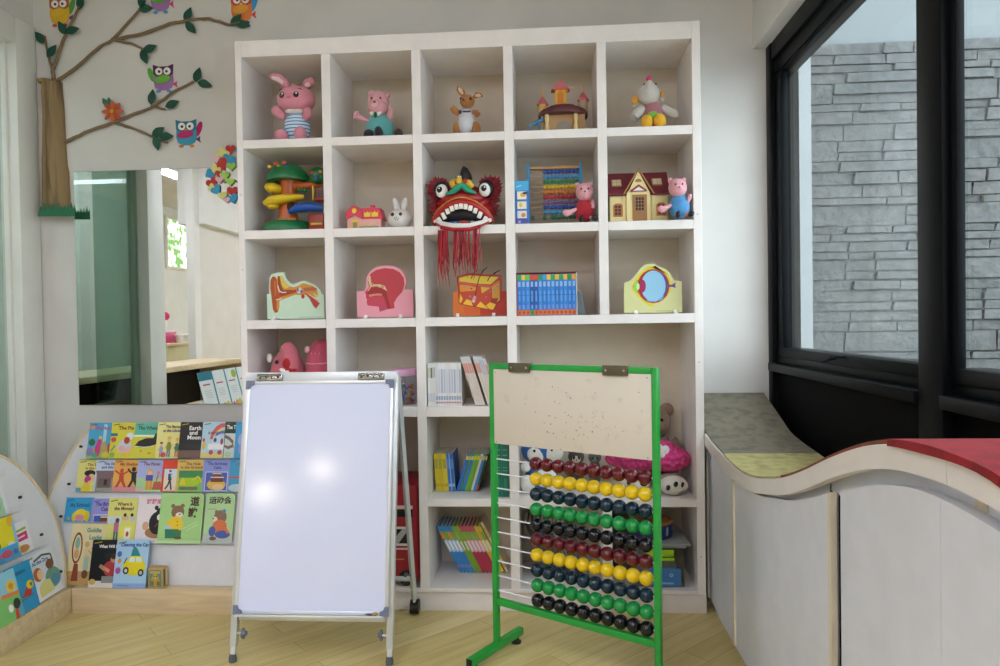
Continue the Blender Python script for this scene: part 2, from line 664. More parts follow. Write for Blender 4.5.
t = thing('garden_flower', 'small yellow flower outside at the foot of the stone wall', 'flower', (2.66, 1.3, -0.3))
toy(t, [('stem', mat('#6f7d4a'), [('t', [(0, 0, 0), (15, 5, 600), (40, 0, 1150)], [9, 8, 5])]),
        ('blossom', mat('#e8cf8a', 0.7), [('e', (40, 0, 1170), (50, 50, 32)), ('e', (95, 0, 1150), (34, 34, 24)), ('e', (0, 10, 1140), (30, 30, 22))])])

# ceiling lights, and two unseen globes added for the whiteboard's glow spots
TUBE = emit('#eff0ff', LAMP)
def ceiling_light(x, y, rz, label):
    t = thing('ceiling_light', label, 'ceiling light', (x, y, CE), (0, 0, rz), 'fluorescent ceiling lights')
    b = MB(); b.box(-0.62, -0.10, -0.04, 0.62, 0.10, 0.0, mat('#e8e8e6', 0.5), 0.004); b.build('housing', t)
    b = MB(); b.box(-0.59, -0.08, -0.055, 0.59, 0.08, -0.041, TUBE, 0.006); b.build('diffuser', t)
    return t
for x, y, r, l in ((0.1, -2.75, 0, 'fluorescent ceiling light nearest the cube shelf'), (1.2, -4.1, 0, 'fluorescent ceiling light behind the photographer by the windows'),
                   (-0.6, -4.3, 0, 'fluorescent ceiling light behind the photographer by the glass door'), (0.4, -5.8, 0, 'fluorescent ceiling light near the rear wall'),
                   (-2.73, -3.75, PI / 2, 'fluorescent ceiling light seen at the top edge of the wall mirror'), (-4.9, -5.7, PI / 2, 'fluorescent ceiling light seen small through the green glass in the mirror'),
                   (-1.9, -1.5, PI / 2, 'fluorescent ceiling light in the side room by the glass partition'), (-4.8, -2.4, 0, 'fluorescent ceiling light deep in the side room')):
    ceiling_light(x, y, r, l)
for x, z, l in ((-2.46, 1.45, 'lower left globe added on the rear wall for a whiteboard glow'), (-1.75, 1.76, 'higher right globe added on the rear wall for a whiteboard glow')):
    t = thing('wall_lamp', l, 'lamp', (x, RY, z), (0, 0, 0), 'globes added for the whiteboard glow')
    b = MB(); b.lathe([(0.05, 0), (0.05, 0.01), (0.012, 0.014), (0.012, 0.05)], (0, 0, 0), mat('#b9b9b9', 0.3, metal=1.0), mtx=Matrix.Rotation(-PI / 2, 4, 'X')); b.build('bracket', t)
    b = MB(); b.ell((0, 0.15, 0), 0.12, emit('#fff2dd', GLOBE)); b.build('globe', t)

# side room seen in the mirror
slab('wall_side', (-2.12, -4.6, 0, -2.02, -2.96, 2.05), m=mat('#dcd6cc', 0.6, 'paint'))
slab('trim_7', (-2.07, -2.96, 0, -2.00, -2.85, CE), m=WHITE)
slab('trim_8', (-2.20, -4.6, 2.05, -1.95, -2.96, CE), m=WHITE)
slab('wall_side_2', (-4.1, RY, 0, -4.0, -5.2, CE), m=mat('#e3e8ea', 0.6, 'paint'))
slab('wall_side_3', (-2.80, -3.10, 0, -2.68, YB, CE), m=mat('#e3e6e0', 0.6, 'paint'))
slab('trim_9', (-2.68, -2.42, 0, -2.60, -2.28, CE), m=WHITE)
def foliage():
    m = bpy.data.materials.new('bright_garden_window')
    m.use_nodes = True
    N, L = m.node_tree.nodes, m.node_tree.links
    b = N['Principled BSDF']
    tc = N.new('ShaderNodeTexCoord')
    n = N.new('ShaderNodeTexNoise'); n.inputs['Scale'].default_value = 12; n.inputs['Detail'].default_value = 5
    L.new(tc.outputs['Object'], n.inputs['Vector'])
    r = N.new('ShaderNodeValToRGB')
    r.color_ramp.elements[0].position = 0.42; r.color_ramp.elements[1].position = 0.55
    r.color_ramp.elements[0].color = rgb('#6f9a5a'); r.color_ramp.elements[1].color = (1, 1, 1, 1)
    L.new(n.outputs['Fac'], r.inputs['Fac'])
    L.new(r.outputs['Color'], b.inputs['Emission Color'])
    L.new(r.outputs['Color'], b.inputs['Base Color'])
    b.inputs['Emission Strength'].default_value = 1.6  # daylight behind the pane is put in as its own glow
    return m
w6 = MB(); w6.box(-4.0, -6.75, 1.9, -3.97, -5.95, 2.62, WHITE, 0.004)
w6 = struct(w6.build('window_6'))
b = MB(); b.box(-3.975, -6.71, 1.94, -3.966, -5.99, 2.58, foliage()); b.build('pane', w6)
BEECH = mat('#dcc6a0', 0.45, 'wood', extra=(3, 30, 30))
BEECHV = mat('#dcc6a0', 0.45, 'wood', extra=(30, 30, 3))
t = thing('low_cabinet', 'long low beech cabinet with black shelves behind the glass partition', 'cabinet', (-1.7, -1.1, 0))
toy(t, [('top', BEECH, [('b', (-210, -1600, 790), (210, 900, 830), 3)]), ('side_panel', BEECH, [('b', (-200, 880, 0), (200, 900, 790))]), ('side_panel', BEECH, [('b', (-200, -1600, 0), (200, -1580, 790))]),
        ('back_panel', mat('#1b1b1d', 0.6), [('b', (-200, -1580, 20), (-185, 880, 790))]), ('shelf_board', BEECH, [('b', (-180, -1580, 380), (200, 880, 400))]), ('divider', mat('#2a2a2c', 0.6), [('b', (-180, -110, 400), (190, -90, 790))])])
for y, c, l in ((-0.45, '#26282b', 'black plastic bag in the low beech cabinet, end near the mirror'), (-0.95, '#303236', 'black plastic bag in the low beech cabinet, middle'), (-1.65, '#c9a63e', 'yellow box in the low beech cabinet')):
    t = thing('storage_bag' if c[1] != 'c' else 'storage_box', l, 'bag' if c[1] != 'c' else 'box', (-1.62, y, 0.401))
    if c[1] != 'c':
        toy(t, [('bag', mat(c, 0.25), [('e', (0, 0, 130), (90, 160, 130)), ('e', (30, 90, 150), (60, 70, 110), (20, 10, 0)), ('e', (40, -80, 110), (60, 60, 105), (0, 20, 30))]), ('knot', mat(c, 0.25), [('t', [(0, 0, 240), (5, 0, 275), (25, 10, 300)], [30, 14, 26])])])
    else:
        toy(t, [('box', mat(c, 0.5), [('b', (-80, -150, 0), (90, 150, 90), 4)]), ('lid', mat('#5a4a3a', 0.5), [('b', (-85, -155, 90), (95, 155, 105), 3)])])
t = thing('pale_cabinet', 'pale green wooden cabinet in the side room seen in the mirror', 'cabinet', (-3.05, -4.5, 0))
toy(t, [('carcass', mat('#cfcba0', 0.5), [('b', (-150, -500, 0), (150, 500, 900), 3)]), ('top', BEECH, [('b', (-160, -510, 900), (160, 510, 930), 3)])])
t = thing('plastic_tub', 'white lidded tub on the pale green cabinet', 'tub', (-2.98, -4.50, 0.93))
toy(t, [('tub', mat('#e4ebe6', 0.4), [('k', [(85, 0), (100, 80), (102, 82)], (0, 0, 0))]), ('lid', mat('#f2f5f2', 0.4), [('k', [(104, 82), (104, 95), (60, 99)], (0, 0, 0))])])
t = thing('pink_box', 'pink see-through box behind the white tub', 'box', (-3.12, -4.42, 0.93))
toy(t, [('box', mat('#d94f8c', 0.4), [('b', (-55, -120, 0), (25, 120, 120), 4)]), ('lid', mat('#efe6ea', 0.4), [('b', (-60, -125, 120), (28, 125, 150), 4)])])
t = thing('wall_dispenser', 'white dispenser with a round magenta cap above the pale cabinet', 'dispenser', (-3.12, -4.32, 1.08))
toy(t, [('bottle', mat('#efecec', 0.4), [('k', [(40, 0), (42, 90), (34, 120)], (0, 0, 0))]), ('cap', mat('#d21f6b', 0.4), [('e', (0, 0, 150), (62, 62, 52))])])

# ------------------------------------------------------------------ cube shelf
SH = mat('#e9e3e0', 0.42, 'plain')
BACK = mat('#d2c6b3', 0.5, 'plain')
PW, OW, DEP = 0.35, 0.315, 0.31
SX0, SX1 = -0.025, 1.746
ROWT = {1: (1.7979, 1.8309), 2: (1.4471, 1.4810), 3: (1.0977, 1.1321), 4: (0.7515, 0.7903), 5: (0.4060, 0.4359)}
FL = {1: 1.8309, 2: 1.4810, 3: 1.1321, 4: 0.7903, 5: 0.4359, 6: 0.0907}
sh = thing('cube_shelf', 'tall white open cube shelf of toys and books covering the back wall', 'shelf', (0, 0, 0))
def shp(name, *q, m=SH):
    b = MB(); b.box(*q, m, 0.0012, seg=1); return b.build(name, sh)
shp('side_panel', SX0, 0, 0.0757, 0, DEP, 2.2134)
shp('side_panel', 1.715, 0, 0.0757, SX1, DEP, 2.2134)
shp('top_panel', 0.0, 0.0003, 2.1495, 1.715, DEP, 2.2131)
shp('bottom_panel', 0.0, 0.0003, 0.0757, 1.715, DEP, 0.0907)
shp('back_panel', SX0, DEP, 0.0757, SX1, DEP + 0.016, 2.2134, m=BACK)
for i in range(4):
    x0, x1 = i * PW + OW, (i + 1) * PW
    if i == 3:
        shp('divider', x0, 0.0003, 1.1321, x1, DEP, 2.1495)
        shp('divider', x0, 0.0003, 0.0907, x1, DEP, 0.4060)
    else:
        shp('divider', x0, 0.0003, 0.0907, x1, DEP, 2.1495)
for r, (z0, z1) in ROWT.items():
    for c in range(5):
        x0, x1 = c * PW, c * PW + OW
        if r == 4 and c >= 3:
            continue
        if r == 5 and c == 1:
            continue
        if c == 3 and r in (3, 5):
            shp('shelf_board', x0, 0.0006, z0, 4 * PW + OW, DEP, z1)
            continue
        if c == 4 and r in (3, 5):
            continue
        shp('shelf_board', x0, 0.0006, z0, x1, DEP, z1)
b = MB(); b.box(SX0, 0.014, 0.0, SX1 + 0.004, DEP, 0.0757, SH, 0.001); b.build('plinth', sh)
for x, y in ((-0.013, 1.33), (-0.013, 1.62), (1.73, 0.95), (1.73, 1.5), (1.73, 0.22)):
    b = MB(); b.ell((x, 0.0, y), (0.004, 0.0015, 0.004), mat('#cfccc6', 0.5)); b.build('screw_cap', sh)

# ------------------------------------------------------------------ mirror
mm = bpy.data.materials.new('mirror_glass')
mm.use_nodes = True
_b = mm.node_tree.nodes['Principled BSDF']
_b.inputs['Base Color'].default_value = (0.86, 0.90, 0.88, 1)
_b.inputs['Metallic'].default_value = 1.0
_b.inputs['Roughness'].default_value = 0.0
t = thing('wall_mirror', 'large frameless mirror on the back wall above the book rack', 'mirror', (-0.478, YB, 1.287))
b = MB(); b.box(-0.437, -0.006, -0.517, 0.437, -0.0005, 0.517, mat('#7f938b', 0.15), 0.0015); b.build('mirror_edge', t)
b = MB(); b.box(-0.435, -0.0075, -0.515, 0.435, -0.0061, 0.515, mm); b.build('mirror_glass', t)

# ------------------------------------------------------------------ wall tree, owls, hearts
BARK = mat('#8a7458', 0.85, 'rope')
KRAFT = mat('#8a7350', 0.8, 'kraft')
LEAF = mat('#0d4c3a', 0.6, 'plain')
tree = thing('wall_tree', 'brown paper tree with rope branches and green leaves on the wall above the mirror', 'tree decoration', (-0.99, YB, 1.6))
def tw(x, z, y=0.0):
    return Vector((x + 0.99, y, z - 1.6))
b = MB()
rows = [(1.618, -1.063, -0.936), (1.66, -1.061, -0.934), (1.70, -1.058, -0.934), (1.75, -1.056, -0.936), (1.80, -1.054, -0.936), (1.83, -1.053, -0.942), (1.86, -1.052, -0.944), (1.93, -1.047, -0.947), (1.99, -1.044, -0.948), (2.05, -1.042, -0.949), (2.10, -1.044, -0.951), (2.15, -1.046, -0.955), (2.20, -1.042, -0.957)]
rnd = random.Random(3)
rings = []
NS = 34
for z, xa, xb in rows:
    ring = []
    for k in range(NS + 1):
        a = PI * k / NS
        cx, hw = (xa + xb) / 2, (xb - xa) / 2
        cr = 1 - 0.24 * math.exp(-((k - 17 - 3 * math.sin(z * 9)) / 0.8) ** 2) - 0.12 * math.exp(-((k - 26 - 2.5 * math.sin(z * 14)) / 0.8) ** 2) + 0.02 * math.sin(k * 1.9 + z * 7)
        ring.append(b.bm.verts.new(tw(cx - hw * math.cos(a) * (0.97 + 0.03 * cr), z + (0.006 * math.sin(k * 1.3) if z in (1.618, 2.20) else 0), -0.050 * math.sin(a) * cr - 0.001)))
    rings.append(ring)
fs = []
for r0, r1 in zip(rings, rings[1:]):
    for k in range(NS):
        fs.append(b.bm.faces.new((r0[k], r0[k + 1], r1[k + 1], r1[k])))
fs.append(b.bm.faces.new(rings[0]))
fs.append(b.bm.faces.new(list(reversed(rings[-1]))))
fs.append(b.bm.faces.new([r[0] for r in rings] + [r[-1] for r in reversed(rings)]))
b._fin(fs, KRAFT)
b.build('trunk', tree)
b = MB(); b.lathe([(0.026, 0), (0.03, 0.012), (0.024, 0.016), (0.018, 0.004)], tw(-1.022, 2.192, -0.024), mat('#8c7046', 0.8, 'kraft'), 20); b.build('trunk_stub', tree)
BR = [[(-0.99, 2.205), (-0.994, 2.253), (-0.945, 2.374), (-0.897, 2.466), (-0.862, 2.525)], [(-0.99, 2.225), (-1.013, 2.319), (-1.028, 2.404)], [(-0.98, 2.206), (-0.918, 2.235), (-0.786, 2.338), (-0.717, 2.372), (-0.586, 2.502)],
      [(-0.717, 2.374), (-0.573, 2.394), (-0.452, 2.432), (-0.333, 2.447), (-0.274, 2.444), (-0.186, 2.415), (-0.141, 2.422)], [(-0.717, 2.378), (-0.634, 2.354), (-0.575, 2.327)],
      [(-0.945, 1.935), (-0.857, 1.972), (-0.719, 2.015), (-0.536, 2.076), (-0.445, 2.137), (-0.354, 2.177)], [(-0.719, 2.013), (-0.614, 1.978), (-0.525, 1.932), (-0.477, 1.918)], [(-0.544, 2.078), (-0.484, 2.062)]]
for i, pts in enumerate(BR):
    P = []
    for (xa, za), (xb, zb) in zip(pts, pts[1:]):
        for k in range(4):
            f = k / 4
            P.append(tw(xa + (xb - xa) * f + rnd.uniform(-.002, .002), za + (zb - za) * f + rnd.uniform(-.002, .002), -0.011))
    P.append(tw(pts[-1][0], pts[-1][1], -0.011))
    r0 = 0.0082 if i in (0, 2, 3, 5) else 0.0066
    b = MB(); b.tube(P, [r0 * (1 - 0.35 * k / len(P)) * rnd.uniform(.9, 1.1) for k in range(len(P))], BARK, 8); b.build('branch', tree)
LF = [(-0.857, 2.544, 85), (-0.939, 2.432, 120), (-0.893, 2.42, 10), (-1.047, 2.397, 130), (-0.99, 2.333, 50), (-0.576, 2.538, 80), (-0.559, 2.501, 0), (-0.37, 2.467, 65), (-0.359, 2.409, -50), (-0.542, 2.325, 20), (-0.568, 2.29, -70),
      (-0.334, 2.205, 70), (-0.302, 2.164, -15), (-0.538, 2.115, 80), (-0.45, 2.083, 20), (-0.513, 1.964, 30), (-0.477, 1.942, 0), (-0.521, 1.914, -80), (-0.156, 2.433, 45), (-0.125, 2.413, -12)]
LP = []
for k in range(9):
    x = -0.034 + 0.068 * k / 8
    LP.append((x, 0.0185 * (1 - abs(x / 0.034) ** (2.6 if x < 0 else 1.25)) ** 0.9))
LP = LP + [(x, -y) for x, y in reversed(LP[1:-1])]
for i, (x, z, r) in enumerate(LF):
    b = MB()
    a = math.radians(r)
    M = Matrix.Translation(tw(x, z, -0.004 - (0.016 if i in (1, 2, 4, 9, 10, 13, 15, 16, 17) else 0.010))) @ FRONT @ Matrix.Rotation(a, 4, 'Z')
    b.prism(LP, 0.0, 0.0015, LEAF, M)
    b.prism([(-0.036, -0.0006), (0.028, -0.0004), (0.028, 0.0004), (-0.036, 0.0006)], 0.0012, 0.0020, mat('#0b4735', 0.6), M)
    b.build('leaf', tree)
b = MB()
gp = [(-0.072, 0.0)]
gp += [(0.096, -0.004)]
x = 0.096
while x > -0.070:
    gp.append((x, rnd.uniform(0.040, 0.062))); gp.append((x - 0.007, rnd.uniform(0.020, 0.028))); x -= 0.014
b.prism(gp, 0.050, 0.053, mat('#17704c', 0.7, 'plush'), Matrix.Translation((0.018, -0.008, 0.004)) @ FRONT)
b.build('grass_edging', tree)

def owl(name, label, x, z, w, h, body, head, wing, beak, foot, tail, wing_r, wing_up=True):
    t = thing(name, label, 'owl decoration', (x, YB, z), group=None)
    M = FRONT
    b = MB()
    # head with two ear tufts and round body, cut from felt
    pts = [(-0.46, 0.98), (-0.2, 0.90), (0.2, 0.90), (0.46, 0.98), (0.44, 0.66), (0.47, 0.34), (0.38, 0.10), (0.15, 0.0), (-0.15, 0.0), (-0.38, 0.10), (-0.46, 0.34), (-0.44, 0.66)]
    b.prism([(px * w, py * h) for px, py in pts], 0.0005, 0.003, mat(body, 0.8, 'plush'), M); b.build('body', t)
    b = MB(); b.prism([(px * w, py * h) for px, py in ((-0.47, 1.0), (-0.2, 0.92), (0.2, 0.92), (0.47, 1.0), (0.45, 0.62), (0.2, 0.52), (-0.2, 0.52), (-0.45, 0.62))], 0.003, 0.0045, mat(head, 0.8, 'plush'), M); b.build('head', t)
    for s in (-1, 1):
        b = MB(); b.prism([(px, py) for px, py in ellpts(s * 0.19 * w, 0.73 * h, 0.165 * w, 0.165 * w)], 0.0045, 0.0058, mat('#f2efe8', 0.6), M); e = b.build('eye', t)
        b = MB(); b.prism(ellpts(s * 0.17 * w, 0.72 * h, 0.06 * w, 0.06 * w, 0, 12), 0.0058, 0.0066, mat('#16120f', 0.4), M); b.build('pupil', e)
        b = MB(); b.prism(ellpts(s * 0.24 * w, -0.03 * h, 0.11 * w, 0.06 * h, 0, 12), 0.0005, 0.0025, mat(foot, 0.8, 'plush'), M); b.build('foot', t)
    b = MB(); b.prism([(-0.06 * w, 0.62 * h), (0.06 * w, 0.62 * h), (0, 0.52 * h)], 0.0045, 0.006, mat(beak, 0.7), M); b.build('beak', t)
    b = MB(); b.prism(ellpts(-0.03 * w, 0.42 * h, 0.36 * w, 0.15 * h, 8), 0.0045, 0.006, mat(wing_r, 0.8, 'plush'), M); b.build('wing', t)
    s = 1 if wing_up else -1
    b = MB(); b.prism(ellpts(s * 0.56 * w, 0.62 * h, 0.13 * w, 0.30 * h, -20 * s), 0.0005, 0.002, mat(wing, 0.8, 'plush'), M); b.build('wing', t)
    b = MB(); b.prism([(s2 * w, y2 * h) for s2, y2 in ((0.40, 0.22), (0.62, 0.34), (0.60, 0.20), (0.66, 0.08))], 0.0004, 0.0018, mat(tail, 0.8, 'plush'), M); b.build('tail', t)
    return t
owl('owl_cutout', 'orange headed owl with a yellow belly, top left on the paper tree', -0.962, 2.455, 0.098, 0.122, '#e3b51e', '#b5562a', '#4f9a2c', '#e8a33a', '#c23a3f', '#7a2f6e', '#e9bd24')
owl('owl_cutout', 'mauve owl with a light green wing cut by the top edge of the view', -0.50, 2.492, 0.095, 0.13, '#a173ad', '#512159', '#58b030', '#e8a33a', '#4aa6d8', '#d8447a', '#5cb832')
owl('owl_cutout', 'orange owl with blue wings, rightmost one high above the cube shelf', -0.136, 2.430, 0.10, 0.128, '#e8833a', '#c8402a', '#3a9fdc', '#f0d040', '#5b3a78', '#d8504a', '#e5a33a')
owl('owl_cutout', 'purple owl with green wings sitting over the middle branch', -0.494, 2.148, 0.098, 0.112, '#a173ad', '#4a1d55', '#5aa832', '#e8742c', '#45a4d8', '#d8447a', '#69b83a', False)
owl('owl_cutout', 'turquoise owl with a magenta wing beside the top of the mirror', -0.396, 1.905, 0.100, 0.112, '#3d9fbf', '#1c7896', '#b62066', '#e8a33a', '#d98a4e', '#5a2f68', '#c02870')
t = thing('flower_cutout', 'orange red felt flower with green leaves on the lower branch', 'flower decoration', (-0.718, YB, 2.058))
b = MB()
for k in range(8):
    a = 2 * PI * k / 8
    b.prism(ellpts(0.028 * math.cos(a), 0.028 * math.sin(a), 0.022, 0.010, math.degrees(a), 10), 0.019 + 0.0004 * k, 0.0205 + 0.0004 * k, mat('#b8491f' if k % 2 else '#c9602a', 0.8, 'plush'), FRONT)
b.build('petals', t)
b = MB(); b.prism(ellpts(0, 0, 0.009, 0.009), 0.0232, 0.027, mat('#c9a02a', 0.8, 'plush'), FRONT); b.build('centre', t)
for x, r in ((-0.036, 120), (-0.016, 100)):
    b = MB(); b.prism([(px * .6, py * .6) for px, py in LP], 0.0165, 0.018, mat('#1d6b52', 0.6), Matrix.Translation((x, 0, 0.045)) @ FRONT @ Matrix.Rotation(math.radians(r), 4, 'Z')); b.build('leaf', t)
HP = []
for k in range(24):
    a = 2 * PI * k / 24
    HP.append((16 * math.sin(a) ** 3 / 17, (13 * math.cos(a) - 5 * math.cos(2 * a) - 2 * math.cos(3 * a) - math.cos(4 * a)) / 17))
ht = thing('heart_tree', 'round tree of coloured paper hearts half hidden behind the cube shelf', 'heart decoration', (-0.14, YB, 1.77))
b = MB(); b.tube([(0, -0.012, -0.12), (0.004, -0.012, -0.03), (-0.02, -0.012, 0.02)], [0.006, 0.005, 0.003], BARK, 8); b.tube([(0.0, -0.012, -0.05), (-0.05, -0.012, -0.02), (-0.085, -0.012, -0.035)], [0.004, 0.004, 0.003], BARK, 8); b.tube([(0.0, -0.012, -0.05), (0.04, -0.012, 0.0), (0.07, -0.012, 0.04)], [0.004, 0.004, 0.003], BARK, 8); b.build('twig', ht)
HC = {'r': '#c4352f', 'b': '#3d9cc9', 'y': '#dfe08a', 'g': '#a6d765', 'p': '#ecc3cf'}
for i, (x, z, s, c, r) in enumerate(((-0.195, 1.88, .019, 'r', 0), (-0.241, 1.865, .020, 'y', 40), (-0.222, 1.862, .018, 'y', -30), (-0.204, 1.832, .026, 'b', -20), (-0.238, 1.815, .026, 'r', 30), (-0.263, 1.838, .016, 'p', 20), (-0.27, 1.80, .017, 'y', 60),
                                    (-0.256, 1.787, .016, 'y', 10), (-0.249, 1.768, .018, 'r', 100), (-0.290, 1.775, .019, 'b', -60), (-0.280, 1.737, .022, 'r', 30), (-0.283, 1.715, .015, 'y', 60), (-0.262, 1.706, .020, 'b', 40), (-0.189, 1.697, .021, 'r', 0),
                                    (-0.190, 1.665, .020, 'b', 20), (-0.233, 1.678, .018, 'y', 10), (-0.192, 1.804, .017, 'g', 0), (-0.222, 1.765, .018, 'g', 10), (-0.198, 1.738, .016, 'g', 0), (-0.216, 1.66, .013, 'p', 0), (-0.245, 1.748, .015, 'p', 0),
                                    (-0.10, 1.88, .02, 'y', 0), (-0.08, 1.82, .024, 'r', -30), (-0.06, 1.76, .02, 'b', -60), (-0.09, 1.70, .02, 'y', -20), (-0.12, 1.85, .02, 'p', 0), (-0.10, 1.76, .017, 'g', 0), (-0.14, 1.66, .018, 'r', 0), (-0.15, 1.87, .017, 'b', 0))):
    b = MB(); b.prism([(px * s * 1.3, py * s * 1.3) for px, py in HP], 0.009 + 0.0004 * i, 0.0098 + 0.0004 * i, mat(HC[c], 0.7), Matrix.Translation((x + 0.14, 0, z - 1.77)) @ FRONT @ Matrix.Rotation(math.radians(r), 4, 'Z')); b.build('heart', ht)

# ------------------------------------------------------------------ wavy bench
CT = [(0.45, 0.84), (0.33, 0.797), (0.20, 0.752), (0.08, 0.711), (-0.005, 0.682), (-0.12, 0.666), (-0.25, 0.655), (-0.34, 0.648), (-0.43, 0.644), (-0.51, 0.645), (-0.584, 0.652), (-0.665, 0.663), (-0.745, 0.680), (-0.88, 0.711), (-1.03, 0.760), (-1.19, 0.821), (-1.335, 0.869), (-1.444, 0.894),
      (-1.55, 0.906), (-1.64, 0.908), (-1.745, 0.901), (-1.9, 0.868), (-2.1, 0.806), (-2.3, 0.737), (-2.45, 0.69)]
def wz(y):
    for (ya, za), (yb, zb) in zip(CT, CT[1:]):
        if yb <= y <= ya:
            f = (ya - y) / (ya - yb)
            i = CT.index((ya, za))
            p0 = CT[max(i - 1, 0)]; p3 = CT[min(i + 2, len(CT) - 1)]
            m0 = (zb - p0[1]) / (yb - p0[0]) * (yb - ya); m1 = (p3[1] - za) / (p3[0] - ya) * (yb - ya)
            return (2 * f ** 3 - 3 * f * f + 1) * za + (f ** 3 - 2 * f * f + f) * m0 + (-2 * f ** 3 + 3 * f * f) * zb + (f ** 3 - f * f) * m1
    return CT[-1][1]
def wave(y0, y1, n):
    return [(y0 + (y1 - y0) * k / n, wz(y0 + (y1 - y0) * k / n)) for k in range(n + 1)]
SIDE = Matrix(((0, 0, 1, 0), (1, 0, 0, 0), (0, 1, 0, 0), (0, 0, 0, 1)))   # drawing (y, z), thickness along x
LAM = mat('#dbdee8', 0.38, 'plain')
EDGE = mat('#ddd3bc', 0.5, 'wood', extra=(30, 30, 3))
bench = thing('wavy_bench', 'long white storage bench with a wavy top under the window', 'bench', (0, 0, 0))
def strip(name, y0, y1, n, up, dn, x0, x1, m, parent=bench):
    p = wave(y0, y1, n)
    b = MB()
    b.prism([(y, z + up) for y, z in p] + [(y, z + dn) for y, z in reversed(p)], x0, x1, m, SIDE)
    return b.build(name, parent, angle=25)
APR = mat('#e3dedb', 0.42, 'plain')
strip('seat_top', 0.325, -2.4, 90, 0.0, -0.02, 1.768, 2.060, APR)
strip('apron', -0.004, -1.622, 60, 0.0005, -0.0425, 1.745, 1.768, APR)
strip('apron', -1.6235, -2.4, 30, 0.0005, -0.0425, 1.745, 1.768, APR)
p = [(y, z - 0.0205) for y, z in wave(0.325, -1.080, 50)]
b = MB(); b.prism(p + [(-1.080, 0.0), (0.325, 0.0)], 1.787, 2.068, LAM, SIDE); b.build('carcass', bench, angle=25)
p = [(y, z - 0.0205) for y, z in wave(-1.200, -2.4, 40)]
b = MB(); b.prism(p + [(-2.4, 0.0), (-1.200, 0.0)], 1.787, 2.068, LAM, SIDE); b.build('carcass', bench, angle=25)
b = MB(); b.box(1.79, -1.1995, 0.0, 2.068, -1.0905, 0.02, mat('#0d0b0a', 0.9)); b.build('gap_shade_floor', bench)  # near-black linings put the shade of the deep gap into the colour
b = MB(); b.box(1.7875, -1.0900, 0.0, 2.068, -1.0805, 0.745, mat('#0d0b0a', 0.9)); b.build('gap_shade_side', bench)
b = MB(); b.box(2.04, -1.1995, 0.02, 2.066, -1.0905, 0.74, mat('#0d0b0a', 0.9)); b.build('gap_shade_back', bench)
def front(name, y0, y1, drop, x0, x1, m=LAM, zb=0.046, label=None, n=16):
    p = [(y, wz(y) + drop(y)) for y, _ in wave(y0, y1, n)]
    b = MB(); b.prism(p + [(y1, zb), (y0, zb)], x0, x1, m, SIDE); o = b.build(name, bench, angle=25)
    if label:
        o['label'] = label
    return o
front('end_panel', 0.055, -0.335, lambda y: -0.021, 1.770, 1.7868)
front('edge_strip', 0.066, 0.055, lambda y: -0.021, 1.764, 1.7868, EDGE, n=2)
front('edge_strip', -0.335, -0.349, lambda y: -0.06, 1.760, 1.7868, EDGE, n=2)
D1 = lambda y: -0.052 - 0.012 * max(0.0, -y - 0.75) / 0.4
front('door', -0.349, -0.7765, D1, 1.766, 1.7868)
front('door', -0.7775, -1.128, D1, 1.766, 1.7868)
front('filler_panel', -1.0805, -1.1995, lambda y: -0.021, 1.7875, 1.80, zb=0.730)
front('edge_strip', -1.128, -1.146, lambda y: -0.064, 1.764, 1.776, EDGE, n=2)
D2 = lambda y: -0.071 - 0.010 * max(0.0, (-y - 1.5)) / 0.25
front('door', -1.200, -1.5725, D2, 1.762, 1.7868)
front('door', -1.5735, -1.98, D2, 1.762, 1.7868)
b = MB(); b.box(1.7845, -1.650, 0.80, 1.7872, -1.622, 0.868, EDGE); b.build('joint_block', bench)
# plinth line of the bench is its own carcass down to the floor
def carpet(name, label, col, y0, y1, x0, x1, th, n, kind='carpet', up=0.0022, droop=0.0):
    t = thing(name, label, 'carpet', (0, 0, 0))
    p = wave(y0, y1, n)
    b = MB()
    b.prism([(y, z + up + th) for y, z in p] + [(y, z + up) for y, z in reversed(p)], x0, x1, mat(col, 0.95, kind), SIDE)
    b.build('carpet_pile', t, angle=50)
    if droop:
        b = MB()
        b.prism([(y, z + up + th) for y, z in p] + [(y, z - droop * (0.55 + 0.25 * math.sin(y * 9) + 0.2 * math.sin(y * 23))) for y, z in reversed(p)], x0 - 0.006, x0 + 0.0002, mat(col, 0.95, kind), SIDE)
        b.build('folded_edge', t, angle=50)
    return t
carpet('carpet_piece', 'mottled grey carpet piece on the high far end of the wavy bench', '#857d6c', 0.322, -0.272, 1.752, 2.058, 0.004, 24)
carpet('carpet_piece', 'pale yellow carpet piece in the dip of the wavy bench', '#c5bb7e', -0.2735, -0.86, 1.749, 2.058, 0.004, 24)
carpet('carpet_piece', 'thin rust brown carpet piece on the rising slope of the wavy bench', '#8a4a33', -0.8615, -1.455, 1.750, 2.058, 0.006, 24)
carpet('carpet_piece', 'bright red carpet piece on the crest of the wavy bench', '#96101f', -1.4565, -2.39, 1.7435, 2.060, 0.007, 30, droop=0.012)

